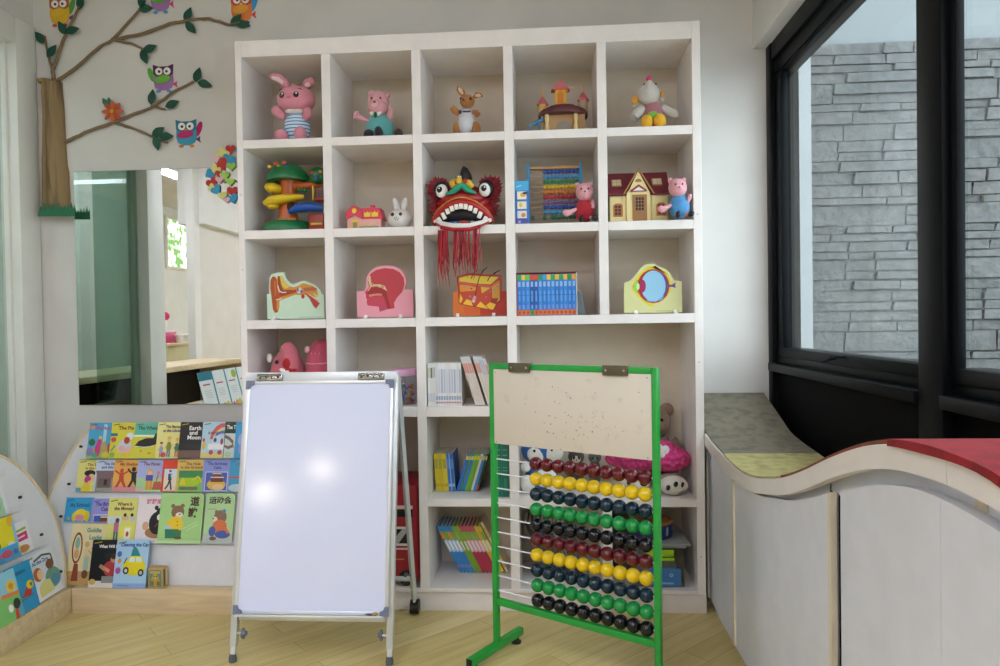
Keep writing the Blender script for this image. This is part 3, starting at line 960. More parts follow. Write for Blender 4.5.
# ------------------------------------------------------------------ whiteboard easel (leans about eleven degrees)
ALU = mat('#c9cdce', 0.35, 'plain', 0.35)
ALU2 = mat('#d8dcdf', 0.3, 'plain', 0.5)
GRY = mat('#6d7488', 0.5)
ea = thing('whiteboard_easel', 'white A-frame easel holding a clean whiteboard in front of the cube shelf', 'easel', (0.376, -0.435, 0))
EA = math.atan(0.185 / 0.97)
EM = Matrix.Rotation(-EA, 4, 'X')           # local: x right, z up the board, y away from the viewer
def eb(x0, s0, x1, s1, d0, d1, m, bev=0.001):
    return MB().box(x0 - 0.376, d0, s0, x1 - 0.376, d1, s1, m, bev, EM)
for xa, name in ((0.102, 'leg'), (0.628, 'leg')):
    b = eb(xa, 0.052, xa + 0.022, 0.95, 0.0, 0.022, ALU)
    b.box(xa - 0.376 + 0.003, 0.003, 0.02, xa - 0.376 + 0.019, 0.019, 0.052, ALU2, 0.001, EM)
    o = b.build('leg', ea)
    b = MB(); b.lathe([(0.012, 0.0), (0.013, 0.012), (0.010, 0.026)], (xa - 0.3655, 0.012, 0.0), mat('#55585c', 0.6)); b.build('foot', o)
    s = 1 if xa < 0.3 else -1
    xk = xa + (0.022 if s > 0 else 0.0) - 0.376
    P0 = EM @ Vector((xk, 0.011, 0.092)); ax = Vector((s, 0, 0))
    kb = MB(); kb.cyl(P0, P0 + ax * 0.018, 0.004, ALU2); kb.cyl(P0 + ax * 0.016, P0 + ax * 0.024, 0.016, GRY, 0.010); kb.cyl(P0 + ax * 0.024, P0 + ax * 0.03, 0.008, GRY)
    kb.box(P0.x + ax.x * 0.02 - 0.003, P0.y - 0.004, P0.z - 0.018, P0.x + ax.x * 0.02 + 0.003, P0.y + 0.004, P0.z + 0.018, GRY, 0.001); kb.build('clamp_knob', ea)
b = eb(0.106, 0.925, 0.645, 0.963, -0.002, 0.022, ALU); b.build('top_rail', ea)
b = eb(0.128, 0.135, 0.623, 0.153, 0.002, 0.020, ALU2); b.build('crossbar', ea)
b = eb(0.130, 0.153, 0.621, 0.157, -0.035, 0.002, ALU2)
b.box(0.130 - 0.376, -0.037, 0.153, 0.621 - 0.376, -0.034, 0.161, ALU2, 0.0005, EM)
b.build('pen_tray', ea)
wbm = bpy.data.materials.new('whiteboard_enamel')
wbm.use_nodes = True
_b = wbm.node_tree.nodes['Principled BSDF']
_b.inputs['Base Color'].default_value = rgb('#d6d8ea')
_b.inputs['Roughness'].default_value = 0.11
_n = wbm.node_tree.nodes.new('ShaderNodeTexNoise'); _n.inputs['Scale'].default_value = 3.0
_r = wbm.node_tree.nodes.new('ShaderNodeValToRGB'); _r.color_ramp.elements[0].color = rgb('#d2d8f2'); _r.color_ramp.elements[1].color = rgb('#dadff6')
wbm.node_tree.links.new(_n.outputs['Fac'], _r.inputs['Fac']); wbm.node_tree.links.new(_r.outputs['Color'], _b.inputs['Base Color'])
wb = eb(0.126, 0.166, 0.626, 0.925, -0.010, -0.0008, wbm, 0.0).build('whiteboard', ea)
fr = MB()
for q in ((0.116, 0.160, 0.128, 0.930), (0.624, 0.160, 0.636, 0.930)):
    fr.box(q[0] - 0.376, -0.0135, q[1], q[2] - 0.376, -0.0004, q[3], ALU2, 0.002, EM)
for q in ((0.116, 0.158, 0.636, 0.170), (0.116, 0.920, 0.636, 0.931)):
    fr.box(q[0] - 0.376, -0.0134, q[1], q[2] - 0.376, -0.0005, q[3], ALU2, 0.002, EM)
fr.build('board_frame', wb)
for cx, cs, sx, ss in ((0.114, 0.933, 1, -1), (0.638, 0.933, -1, -1), (0.114, 0.156, 1, 1), (0.638, 0.156, -1, 1)):
    b = MB()
    poly = [(0, 0), (0.030, 0), (0.030, 0.014), (0.019, 0.018), (0.014, 0.030), (0, 0.030)]
    b.prism([(cx - 0.376 + sx * x, cs + ss * y) for x, y in poly], 0.0136, 0.0165, GRY, EM @ FRONT)
    b.build('corner_cap', wb)
STEEL = mat('#9d9d97', 0.25, 'plain', 0.9)
for xa in (0.150, 0.510):
    b = eb(xa, 0.932, xa + 0.092, 0.954, -0.016, -0.002, STEEL, 0.002)
    b.tube([EM @ Vector((xa - 0.376 + 0.004, -0.018, 0.952)), EM @ Vector((xa - 0.376 + 0.088, -0.018, 0.952))], 0.004, STEEL, 10)
    for k in range(4):
        b.ell(EM @ Vector((xa - 0.376 + 0.014 + k * 0.021, -0.0165, 0.942 + 0.003 * (k % 2))), 0.004, mat('#5d5a50', 0.4, 'plain', 0.8), seg=10, ring=8)
    b.build('paper_clip', ea)
for xa in (0.112, 0.640):
    top = EM @ Vector((xa - 0.376, 0.030, 0.95))
    s = 1 if xa < .3 else -1
    end = Vector((xa - 0.376 + (0.006 if xa > .3 else -0.006), 0.404, 0.060))
    b = MB(); b.tube([top, end], 0.011, ALU, 4); lg = b.build('leg', ea)
    b = MB(); b.cyl(end, end + Vector((0, 0, -0.022)), 0.006, ALU2); b.cyl(end + Vector((-0.016, 0.012, -0.032)), end + Vector((0.016, 0.012, -0.032)), 0.0275, mat('#141414', 0.4)); b.cyl(end + Vector((-0.019, 0.012, -0.032)), end + Vector((0.019, 0.012, -0.032)), 0.008, mat('#3a3a3a', 0.4)); b.build('caster', lg)
    km = top.lerp(end, 0.885)
    b = MB(); b.cyl(km, km + Vector((-0.022, -0.002, 0)), 0.005, GRY); b.cyl(km + Vector((-0.020, -0.002, 0)), km + Vector((-0.030, -0.002, 0)), 0.012, mat('#5c5d58', 0.5)); b.build('clamp_knob', lg)
cb = MB(); cb.tube([Vector((0.112 - 0.376 - 0.0, 0.371, 0.150)), Vector((0.640 - 0.376, 0.371, 0.150))], 0.010, ALU, 4); cb.build('crossbar', ea)
pc = thing('marker_stub', 'short brown pointed stub lying in the easel pen tray', 'pencil', EM @ Vector((0.0, 0.0, 0.0)) + Vector((0.376, -0.435, 0)))
b = MB()
A, B_ = EM @ Vector((0.560 - 0.376, -0.018, 0.163)), EM @ Vector((0.588 - 0.376, -0.020, 0.163))
b.tube([A + (B_ - A) * f for f in (0, .35, 1)], [0.001, 0.003, 0.003], mat('#4a4038', 0.5)); b.build('tip', pc)
b = MB(); b.ell(B_ + Vector((0.006, 0, 0.002)), (0.010, 0.006, 0.006), mat('#a98a4a', 0.7)); b.build('grip', pc)

# ------------------------------------------------------------------ green bead frame
GR = mat('#1f9a3c', 0.32)
AB = thing('bead_frame', 'tall green metal bead frame with a cream board standing before the cube shelf', 'abacus', (0.977, -0.338, 0), (0, 0, -math.atan2(0.5303, 0.8478)))
# local: x along the frame towards the viewer's right, y away
ABW, ABH = 0.594, 0.975
PT = 0.018
for x in (0.0, ABW - PT):
    b = MB(); b.box(x, -0.010, 0.045, x + PT, 0.010, ABH, GR, 0.002); b.build('post', AB)
    b = MB(); b.box(x - 0.002, -0.150, 0.020, x + 0.022, 0.137, 0.045, GR, 0.002); f = b.build('foot_bar', AB)
    for y in (-0.125, 0.110):
        b = MB(); b.lathe([(0.017, 0.0), (0.018, 0.006), (0.010, 0.010), (0.010, 0.021)], (x + 0.010, y, 0.0), mat('#151515', 0.5)); b.build('rubber_foot', f)
    for y0, y1 in ((-0.153, -0.1495), (0.1365, 0.140)):
        b = MB(); b.box(x - 0.001, y0, 0.021, x + 0.021, y1, 0.044, mat('#151515', 0.5), 0.001); b.build('end_plug', f)
b = MB(); b.box(PT, -0.010, ABH - 0.019, ABW - PT, 0.010, ABH, GR, 0.002); b.build('top_bar', AB)
b = MB(); b.box(PT, -0.010, 0.172, ABW - PT, 0.010, 0.193, GR, 0.002); b.build('bottom_bar', AB)
brd = MB(); brd.box(PT, -0.0085, 0.710, ABW - PT, -0.0045, ABH - 0.019, mat('#d8cfc0', 0.45, 'marks'), 0.0008)
brd = brd.build('board', AB)
rnd = random.Random(11)
it = []
for _ in range(58):
    x = rnd.choice([rnd.gauss(.44, .06), rnd.gauss(.62, .10), rnd.uniform(.2, .95)])
    y = rnd.uniform(.15, .8)
    it.append(('e', x, y, rnd.uniform(.0012, .004), rnd.uniform(.003, .012), rnd.choice(['#6a5a50', '#8a7a6c', '#a8766a', '#4a4440', '#9a9080']), rnd.uniform(0, 90)))
for x, y in ((.02, .96), (.98, .96), (.02, .03), (.98, .03), (.46, .02)):
    it.append(('e', x, y, .0035, .008, '#7b7168'))
art('scuff_marks', brd, it, ABW - 2 * PT, ABH - 0.019 - 0.710, Matrix.Translation((PT, -0.0085, 0.710)) @ FRONT)
for x in (0.085, 0.425):
    b = MB(); b.box(x, -0.019, ABH - 0.026, x + 0.082, -0.0122, ABH + 0.004, mat('#6b6350', 0.35, 'plain', 0.7), 0.002)
    b.box(x + 0.002, -0.019, ABH - 0.002, x + 0.080, 0.006, ABH + 0.003, mat('#6b6350', 0.35, 'plain', 0.7), 0.001)
    for dx in (0.012, 0.070):
        b.ell((x + dx, -0.0192, ABH - 0.011), (0.0035, 0.002, 0.0035), mat('#c9c6ba', 0.3, 'plain', 0.9), seg=10, ring=8)
    b.build('paper_clip', AB)
BC = ['#5c1019', '#e2c016', '#0a2838', '#159043', '#101015']
ROD = mat('#e2e2ea', 0.4)
bead_mesh = {}
for r in range(10):
    z = 0.657 - r * 0.0488
    b = MB(); b.tube([(PT - 0.002, 0.003, z), (ABW - PT + 0.002, 0.003, z)], 0.0024, ROD, 8); rod = b.build('rod', AB)
    c = BC[r % 5]
    for k in range(10):
        x = 0.173 + k * 0.0417
        if c not in bead_mesh:
            b = MB()
            n = 14
            prof = [(0.0034, -0.0208)] + [(0.0216 * math.cos(a), 0.0216 * math.sin(a)) for a in (-1.22 + 2.44 * q / n for q in range(n + 1))] + [(0.0034, 0.0208)]
            b.lathe(prof, (0, 0, 0), mat(c, 0.14, 'flat'), 26, Matrix.Rotation(PI / 2, 4, 'Y'))
            o = b.build('bead', rod)
            bead_mesh[c] = o.data
        else:
            o = bpy.data.objects.new('bead', bead_mesh[c])
            COL.objects.link(o)
            o.parent = rod
        o.location = (x, 0.003, z)

# ------------------------------------------------------------------ book racks
TH = math.atan(0.24)
ST, CT_ = math.sin(TH), math.cos(TH)
R1 = Matrix(((1, 0, 0, 0), (0, ST, -CT_, -0.02), (0, CT_, ST, 0.1), (0, 0, 0, 1)))          # x, up the slope, out
R2 = Matrix(((0, -ST, CT_, -0.73), (1, 0, 0, 0), (0, CT_, ST, 0.1), (0, 0, 0, 1)))
RW = mat('#dcdde2', 0.4, 'plain')
CLEAR = glass('#fdfefe', 0.012, 0.02, 'clear_acrylic')
def smooth(pts, n=6):
    out = []
    for i in range(len(pts) - 1):
        p0, p1, p2, p3 = pts[max(i - 1, 0)], pts[i], pts[i + 1], pts[min(i + 2, len(pts) - 1)]
        for k in range(n):
            t = k / n
            out.append(tuple(0.5 * (2 * p1[j] + (p2[j] - p0[j]) * t + (2 * p0[j] - 5 * p1[j] + 4 * p2[j] - p3[j]) * t * t + (3 * p1[j] - p0[j] - 3 * p2[j] + p3[j]) * t ** 3) for j in (0, 1)))
    return out + [pts[-1]]
def rack(name, label, M, arch, far, base_boxes, lips, screws):
    t = thing(name, label, 'book rack', (0, 0, 0))
    b = MB()
    for q in base_boxes:
        b.box(*q, BEECH, 0.002)
    b.build('base_box', t)
    cur = smooth(arch)
    b = MB(); b.prism(cur + [(far, cur[-1][1]), (far, cur[0][1])], -0.016, 0.0, RW, M); b.build('back_panel', t)
    # beech edge band around the curved side
    b = MB()
    path = cur + [(far, cur[-1][1])]
    out = []
    sgn = -1 if far > arch[0][0] else 1
    for i, p in enumerate(path):
        a, c = path[max(i - 1, 0)], path[min(i + 1, len(path) - 1)]
        d = Vector((c[0] - a[0], c[1] - a[1])).normalized()
        out.append((p[0] + sgn * d.y * 0.010, p[1] - sgn * d.x * 0.010))
    b.prism(path + list(reversed(out)), -0.020, 0.003, BEECHV, M)
    b.build('edge_band', t, angle=25)
    for s, x0, x1, o in lips:
        b = MB()
        b.box(x0, s, o, x1, s + 0.024, o + 0.0025, CLEAR, mtx=M)
        b.box(x0, s - 0.0025, 0.0003, x1, s - 0.0005, o + 0.0025, CLEAR, mtx=M)
        b.build('acrylic_ledge', t)
    for x, s in screws:
        b = MB(); b.cyl(M @ Vector((x, s, 0.0002)), M @ Vector((x, s, 0.008)), 0.0055, mat('#4a4742', 0.35, 'plain', 0.7), seg=12); b.build('screw', t)
    return t
rack('book_rack', 'white tiered book rack with a beech curved edge below the mirror', R1,
     [(-0.722, 0.0), (-0.782, 0.10), (-0.838, 0.20), (-0.866, 0.308), (-0.850, 0.378), (-0.824, 0.44), (-0.796, 0.505), (-0.775, 0.545), (-0.736, 0.600), (-0.700, 0.616), (-0.66, 0.620)], -0.035,
     [(-0.70, -0.059, 0.0, -0.032, 0.135, 0.0985)],
     [(0.488, -0.745, -0.04, 0.034), (0.356, -0.775, -0.04, 0.034), (0.156, -0.600, -0.04, 0.0245), (0.237, -0.80, -0.602, 0.0175)], [(-0.758, 0.539), (-0.789, 0.388), (-0.805, 0.26)])
rack('book_rack', 'white tiered book rack with a beech curved edge against the glass door wall', R2,
     [(-0.056, 0.0), (-0.036, 0.066), (-0.022, 0.133), (-0.016, 0.255), (-0.038, 0.34), (-0.076, 0.418), (-0.126, 0.493), (-0.204, 0.555), (-0.28, 0.580), (-0.36, 0.585)], -1.75,
     [(-0.91, -1.75, 0.0, -0.702, -0.054, 0.0985)],
     [(0.488, -1.7, -0.24, 0.034), (0.346, -1.7, -0.20, 0.034), (0.19, -1.7, -0.12, 0.034)], [(-0.232, 0.530), (-0.165, 0.391), (-0.108, 0.229), (-0.060, 0.065)])

def cover_book(M, x, s, w, h, off, col, items, label, tilt=2.2, name='picture_book', cat='book', pages='#e8e3d6', th=0.004, roundr=0.0, rz=0.0):
    B = M @ Matrix.Translation((x, s, off)) @ Matrix.Rotation(math.radians(rz), 4, 'Z') @ Matrix.Rotation(math.radians(tilt), 4, 'Y')
    t = thing(name, label, cat)
    t.location = B.to_translation()
    t.rotation_euler = B.to_euler()
    b = MB()
    if roundr:
        q = []
        for cx, cy, a0 in ((w - roundr, roundr, -90), (w - roundr, h - roundr, 0), (0.002, h - 0.002, 90), (0.002, 0.002, 180)):
            rr = roundr if cx > 0.01 else 0.002
            for k in range(6):
                a = math.radians(a0 + 90 * k / 5)
                q.append((cx + rr * math.cos(a), cy + rr * math.sin(a)))
        b.prism(q, 0.0, th, mat(col, 0.28))
    else:
        b.box(0, 0, th - 0.0010, w, h, th, mat(col, 0.28))
        b.box(0, 0, 0, w, h, 0.0010, mat(col, 0.28))
        b.box(0, 0, 0.0010, 0.0012, h, th - 0.0010, mat(col, 0.28))
    b.build('cover', t)
    if not roundr:
        b = MB(); b.box(0.0014, 0.0012, 0.0011, w - 0.0015, h - 0.0012, th - 0.0011, mat(pages, 0.7, 'pages')); b.build('pages', t)
    pic = [i for i in items if i[0] != 't']
    txt = [i for i in items if i[0] == 't']
    if pic:
        art('cover_picture', t, pic, w, h, Matrix.Translation((0, 0, th)), z0=0.0002, rough=0.28)
    if txt:
        art('title', t, txt, w, h, Matrix.Translation((0, 0, th)), z0=0.0002 + 0.00007 * (len(pic) + 2), rough=0.28)
    return t

# covers: x to the right, y up, both 0..1
SK = '#e9bb94'
def badge(c='#6b5a1e'):
    return ('l', [(.06, .925), (.30, .955)], .03, c)
def kid(x, y, s, shirt, legs, hair='#6b3f20'):
    return [('r', x - .05 * s, y, .04 * s, .16 * s, legs), ('r', x + .012 * s, y, .04 * s, .16 * s, legs), ('e', x, y + .22 * s, .075 * s, .10 * s, shirt), ('l', [(x - .05 * s, y + .27 * s), (x - .12 * s, y + .18 * s)], .03 * s, SK), ('l', [(x + .05 * s, y + .27 * s), (x + .13 * s, y + .24 * s)], .03 * s, SK),
            ('e', x, y + .37 * s, .055 * s, .055 * s, SK), ('e', x, y + .405 * s, .058 * s, .035 * s, hair)]
def car(x, y, c):
    return []
BW, BH = 0.110, 0.155
A = [
 (-0.722, '#4aa8d6', [('r', 0, 0, 1, .30, '#9ab866'), ('e', .12, .88, .09, .07, '#d9906a'), ('r', .55, .45, .12, .5, '#a9d4ec'), ('e', .4, .25, .11, .20, '#c93b82'), ('e', .44, .45, .09, .10, '#c93b82'), ('e', .16, .45, .12, .10, '#3f6b3a'), ('e', .12, .2, .12, .12, '#8c7cc0'), ('e', .62, .32, .1, .16, '#b7a25a'), ('e', .7, .1, .13, .08, '#e0c02a'), ('e', .3, .10, .1, .07, '#46a08c'), ('e', .85, .30, .1, .15, '#c0504a'), ('e', .47, .58, .06, .05, '#e2c94a'), badge(), ('t', 'The Art', .50, .80, .13, '#c22f6a')], 'picture book titled The Art, leftmost in the top rack row'),
 (-0.626, '#d8cf38', [('r', .0, .62, .25, .08, '#23708c'), ('e', .12, .52, .10, .07, '#c24a3a'), ('e', .55, .32, .26, .20, '#bfd0dc'), ('e', .72, .62, .13, .10, '#dfe8ee'), ('e', .62, .50, .11, .10, '#b03020'), ('e', .45, .27, .12, .09, '#e7a7a0'), ('e', .7, .25, .10, .08, '#eba9a6'), ('e', .60, .10, .20, .07, '#e7c21e'), ('l', [(.06, .2), (.2, .36)], .05, '#5f7f95'), ('e', .12, .1, .1, .07, '#8ab048'), badge(), ('t', 'The Pie', .55, .80, .14, '#7c2a2a')], 'picture book titled The Pie with a yellow cover'),
 (-0.526, '#58b59c', [('r', 0, 0, 1, .62, '#d8cf3c'), ('r', 0, .60, 1, .05, '#e8eee0'), ('p', [(.04, .34), (.18, .48), (.45, .56), (.72, .56), (.8, .72), (.88, .56), (.96, .5), (.9, .40), (.6, .33), (.3, .30)], '#15181c'), ('l', [(.06, .34), (.4, .31), (.75, .34)], .02, '#e8e8e8'), ('e', .3, .2, .05, .03, '#c9a028'), ('e', .62, .14, .06, .03, '#b98f22'), badge(), ('t', 'The Whale', .48, .80, .13, '#2a4a4a', 'CENTER', .72)], 'picture book titled The Whale with a black whale on yellow and teal'),
 (-0.430, '#e6df8e', kid(.2, .04, .95, '#8a9cc8', '#a04a80') + kid(.48, .04, 1.3, '#7a8a2a', '#5a78b0', '#e0c030') + kid(.78, .04, 1.2, '#3a8050', '#c03a2a', '#e0c030') + [('e', .30, .10, .1, .07, '#c03040'), badge(), ('t', 'The Barnsto', .62, .84, .11, '#3a2c50', 'CENTER', .62), ('t', 'at the Library', .58, .73, .11, '#4a3c80', 'CENTER', .72)], 'pale yellow picture book with cheering children, left of the black Earth and Moon book'),
 (-0.334, '#131316', [('r', 0, 0, 1, .22, '#6a5248'), ('r', 0, .22, 1, .17, '#211d20'), ('e', .7, .12, .2, .06, '#7c4a48'), badge('#b0a028'), ('t', 'Earth', .56, .78, .16, '#f4f4f4', 'CENTER', .5), ('t', 'and', .51, .65, .16, '#f4f4f4', 'CENTER', .4), ('t', 'Moon', .54, .52, .16, '#f4f4f4', 'CENTER', .5)], 'black picture book titled Earth and Moon in white letters'),
 (-0.240, '#b4d8ea', [('r', 0, 0, 1, .16, '#e0d08a'), ('p', [(.3, .52), (.36, .72), (.5, .88), (.68, .96), (1, .97), (1, .88), (.7, .84), (.55, .76), (.45, .64), (.40, .52)], '#d8606a'), ('p', [(.40, .58), (.5, .72), (.62, .80), (1, .86), (1, .80), (.66, .75), (.54, .68), (.46, .58)], '#e8d85a'), ('p', [(.46, .60), (.56, .70), (.68, .75), (1, .80), (1, .70), (.7, .69), (.6, .64), (.52, .58)], '#3f8fd8'), ('e', .60, .45, .22, .17, '#c6dff2'), ('r', .25, .24, .62, .16, '#eef2f6'), ('e', .38, .16, .08, .065, '#b04a58'), ('e', .70, .16, .08, .065, '#b04a58'), ('e', .5, .5, .06, .06, '#38507a'), ('e', .75, .46, .05, .09, '#a83a5a'), ('e', .10, .35, .07, .12, '#e0c65a'), ('e', .08, .5, .05, .05, '#d05050'), ('t', 'RAINBOW', .54, .66, .10, '#7a2f80', 'CENTER', .75), badge()], 'light blue picture book with a rainbow and a toy cart'),
 (-0.146, '#12382c', [('r', .04, .0, .92, .68, '#c9d6da'), ('p', [(.04, .64), (.3, .6), (.6, .48), (.9, .36), (1, .3), (1, .2), (.6, .3), (.3, .24), (.04, .30), (.04, .36), (.3, .33), (.55, .38), (.3, .5), (.04, .55)], '#7c6a5a'), ('e', .72, .42, .12, .13, '#e5dcc8'), ('e', .78, .44, .05, .045, '#3a3030'), ('e', .3, .1, .2, .08, '#b8d0a8'), badge('#7a9a30'), ('t', 'The Tree', .56, .80, .15, '#f2f2ee')], 'dark green picture book titled The Tree with a white animal on a branch'),
 (-0.100, '#2f9fd8', [('e', .6, .5, .4, .2, '#9fb0e8'), ('e', .6, .25, .3, .16, '#a58ad0'), badge()], 'blue picture book mostly hidden at the right end of the top row'),
]
for i, (x, c, it, l) in enumerate(A):
    wd = min(BW, A[i + 1][0] - x + 0.018) if i < 7 else 0.06
    cover_book(R1, x, 0.4895, wd, 0.146, 0.0135 if i < 7 else 0.0155, c, it, l, 3.6)
B_ = [
 (-0.750, '#e2da82', [('e', .48, .58, .22, .10, '#101012'), ('p', [(.6, .62), (.85, .56), (.6, .54)], '#101012'), ('e', .55, .46, .12, .10, SK), ('e', .42, .38, .13, .12, '#c04088'), ('p', [(.2, .0), (.55, .0), (.52, .26), (.3, .30)], '#e2c41e'), ('l', [(.45, .28), (.62, .36), (.72, .46)], .09, SK), ('r', 0, 0, .2, .12, '#5a9ac0'), badge(), ('t', 'The Sand', .62, .81, .12, '#8a4a3a', 'CENTER', .6), ('t', 'in the Sun', .58, .70, .12, '#8a4a3a', 'CENTER', .7)], 'pale yellow picture book with a child in a black cap, leftmost of the second row'),
 (-0.674, '#c2cfe6', [('r', .06, 0, .8, .66, '#8c8680'), ('p', [(.02, .66), (.80, .66), (.66, .42), (.10, .42)], '#7c6268'), ('r', .12, .12, .5, .30, '#6a5654'), ('r', .36, .2, .12, .18, '#2c2422'), ('r', .70, .16, .16, .3, '#3a62a8'), ('e', .80, .52, .10, .16, '#222a30'), ('r', .1, 0, .66, .12, '#9a968e'), badge(), ('t', 'The Storm', .60, .84, .12, '#2b2f86', 'CENTER', .68), ('t', 'and the Fox', .56, .73, .12, '#2b2f86', 'CENTER', .78)], 'pale blue picture book with a stone hut on the cover'),
 (-0.596, '#e0a548', [('r', 0, 0, 1, .18, '#d58a8c'), ('e', .30, .66, .07, .065, '#c0452a'), ('p', [(.22, .60), (.38, .60), (.40, .36), (.52, .14), (.42, .14), (.30, .32), (.20, .14), (.10, .14), (.22, .36)], '#c0452a'), ('l', [(.22, .56), (.06, .66)], .06, '#c0452a'), ('l', [(.38, .56), (.58, .66)], .06, '#c0452a'), ('e', .74, .70, .08, .075, '#141414'), ('p', [(.66, .62), (.84, .62), (.86, .36), (.98, .14), (.88, .14), (.76, .32), (.66, .14), (.56, .14), (.68, .36)], '#141414'), ('l', [(.66, .58), (.52, .72)], .06, '#141414'), ('l', [(.84, .58), (.96, .70)], .06, '#141414'), badge(), ('t', 'My Shadow', .56, .82, .13, '#8a2c1c', 'CENTER', .78)], 'orange picture book titled My Shadow with a red and a black dancing figure'),
 (-0.497, '#a9b2e2', [('r', 0, 0, 1, .42, '#a8cf98'), ('r', 0, 0, .3, .10, '#d8b0b8'), ('e', .48, .62, .12, .09, '#e8a838'), ('e', .47, .58, .085, .065, SK), ('r', .34, .34, .26, .18, '#5048a0'), ('r', .36, .06, .11, .28, '#dd9628'), ('r', .49, .06, .11, .28, '#dd9628'), ('e', .79, .58, .06, .06, '#d8946a'), ('l', [(.78, .52), (.74, .34)], .05, '#a86a50'), ('p', [(.6, .06), (.96, .06), (.90, .32), (.66, .32)], '#b85f42'), badge(), ('t', 'The Picnic', .52, .82, .14, '#8a2440', 'CENTER', .62)], 'lavender picture book titled The Picnic'),
 (-0.392, '#d8432e', [('r', .10, .03, .88, .68, '#e6d6c4'), ('r', .10, .5, .88, .21, '#c9dcea'), ('e', .35, .60, .045, .045, SK), ('e', .36, .645, .06, .03, '#20242c'), ('r', .28, .36, .16, .20, '#2f3f66'), ('l', [(.36, .36), (.30, .2), (.18, .08)], .07, '#252c40'), ('l', [(.38, .36), (.42, .2), (.46, .06)], .07, '#252c40'), ('l', [(.40, .54), (.46, .40)], .05, '#b8cce8'), ('t', 'Day', .80, .80, .14, '#f2e8e0', 'CENTER', .3)], 'red picture book with a walking postman, between the lavender and the gold covers'),
 (-0.330, '#d9b85e', [('r', .08, 0, .92, .66, '#7cb84a'), ('r', .08, .44, .92, .22, '#3a8a50'), ('e', .5, .30, .36, .13, '#a7c81e'), ('p', [(.12, .2), (.2, .42), (.3, .42), (.36, .2)], '#e0cf1c'), ('l', [(.6, .36), (.8, .48), (.94, .28)], .05, '#d8c81e'), ('r', .14, .05, .66, .10, '#6a6250'), badge('#7a5a1e'), ('t', 'The Hole', .58, .83, .12, '#7a3c22', 'CENTER', .6), ('t', 'in the Ground', .53, .72, .12, '#7a3c22', 'CENTER', .84)], 'gold picture book titled The Hole in the Ground with a green digger'),
 (-0.222, '#8796dc', [('r', .10, .02, .82, .60, '#e4e2ee'), ('r', .12, .04, .78, .56, '#3f58b0'), ('e', .52, .22, .34, .17, '#d9b64a'), ('e', .60, .14, .22, .09, '#e8c48a'), ('p', [(.3, .30), (.78, .30), (.74, .44), (.34, .44)], '#6e2a22'), ('p', [(.36, .46), (.70, .46), (.68, .56), (.38, .56)], '#7c3428'), ('r', .30, .43, .48, .03, '#f0e6de'), ('r', .36, .55, .34, .025, '#f0e6de'), badge('#5a6ab0'), ('t', 'The Birthday', .52, .83, .12, '#3a2f8c', 'CENTER', .78), ('t', 'Cake', .52, .71, .12, '#3a2f8c', 'CENTER', .34)], 'periwinkle picture book titled The Birthday Cake at the right of the second row'),
 (-0.112, '#2f9ecb', [('p', [(0, .42), (1, .40), (1, .48), (0, .47)], '#b0504a'), ('e', .5, .12, .5, .12, '#bfd4dc'), ('t', 'The', .55, .80, .13, '#8a3c5a', 'CENTER', .5), badge('#246a8c')], 'blue picture book cut off at the right end of the second row'),
]
for i, (x, c, it, l) in enumerate(B_):
    cover_book(R1, x, 0.3575, min(BW, B_[i + 1][0] - x + 0.03) if i < 7 else 0.072, 0.1265, (0.0115, 0.0125, 0.0135, 0.0135, 0.0135)[i] if i < 5 else 0.0148, c, it, l, 3.6)
CAKE = B_[6][2]
BEAR = '#8a6a52'
C_ = [
 (-0.785, .112, .176, '#2f9ed2', [('p', [(.06, .58), (.22, .62), (.24, .46), (.06, .42)], '#e0c83a'), ('e', .15, .53, .05, .04, '#c89a1e'), ('e', .58, .60, .24, .14, '#e8d024'), ('e', .36, .56, .09, .10, '#e0c41e'), ('e', .82, .58, .09, .12, '#e0c41e'), ('e', .56, .54, .16, .08, '#d88a98'), badge('#1f6a94'), ('t', 'At School', .52, .79, .12, '#24427c', 'CENTER', .7)], 'sky blue picture book titled At School with a yellow haired child'),
 (-0.674, .110, .172, '#9a96d8', CAKE, 'second purple Birthday Cake book behind Where Is the Money'),
 (-0.602, .118, .174, '#dedc7c', [('r', .02, .42, .46, .16, '#c8d8e8'), ('e', .62, .56, .12, .06, '#d8b890'), ('e', .86, .54, .10, .07, '#c9c4bc'), ('e', .60, .62, .05, .04, '#3a2a22'), ('e', .84, .62, .05, .04, '#3a2a22'), ('r', .48, .04, .48, .34, '#e8e25a'), ('r', .64, .08, .2, .26, '#f0eee0'), ('e', .74, .20, .05, .06, '#b0502e'), ('r', .26, .22, .16, .24, '#b0668e'), ('e', .36, .5, .07, .055, '#5a3a2a'), ('r', .27, .04, .06, .20, '#2a6a6a'), ('r', .36, .04, .06, .20, '#2a6a6a'), badge(), ('t', 'Where Is', .56, .83, .11, '#7a3c3c', 'CENTER', .52), ('t', 'the Money?', .55, .73, .11, '#7a3c3c', 'CENTER', .68)], 'yellow picture book titled Where Is the Money, third row of the rack'),
 (-0.480, .128, .184, '#eadfe2', [('e', .62, .22, .32, .12, '#a8764a'), ('e', .30, .36, .10, .09, '#d2a888'), ('e', .66, .42, .26, .24, '#131417'), ('e', .76, .64, .16, .11, '#131417'), ('e', .60, .74, .06, .05, '#131417'), ('e', .88, .74, .06, .05, '#131417'), ('e', .74, .54, .10, .07, '#eae6e2'), ('e', .74, .55, .03, .02, '#151515'), ('l', [(.72, .44), (.6, .34)], .035, '#8a3a3a'), ('t', '甜甜的', .52, .83, .115, '#c85a86', 'CENTER', .8)], 'pale pink picture book with a black bear and a Chinese title'),
]
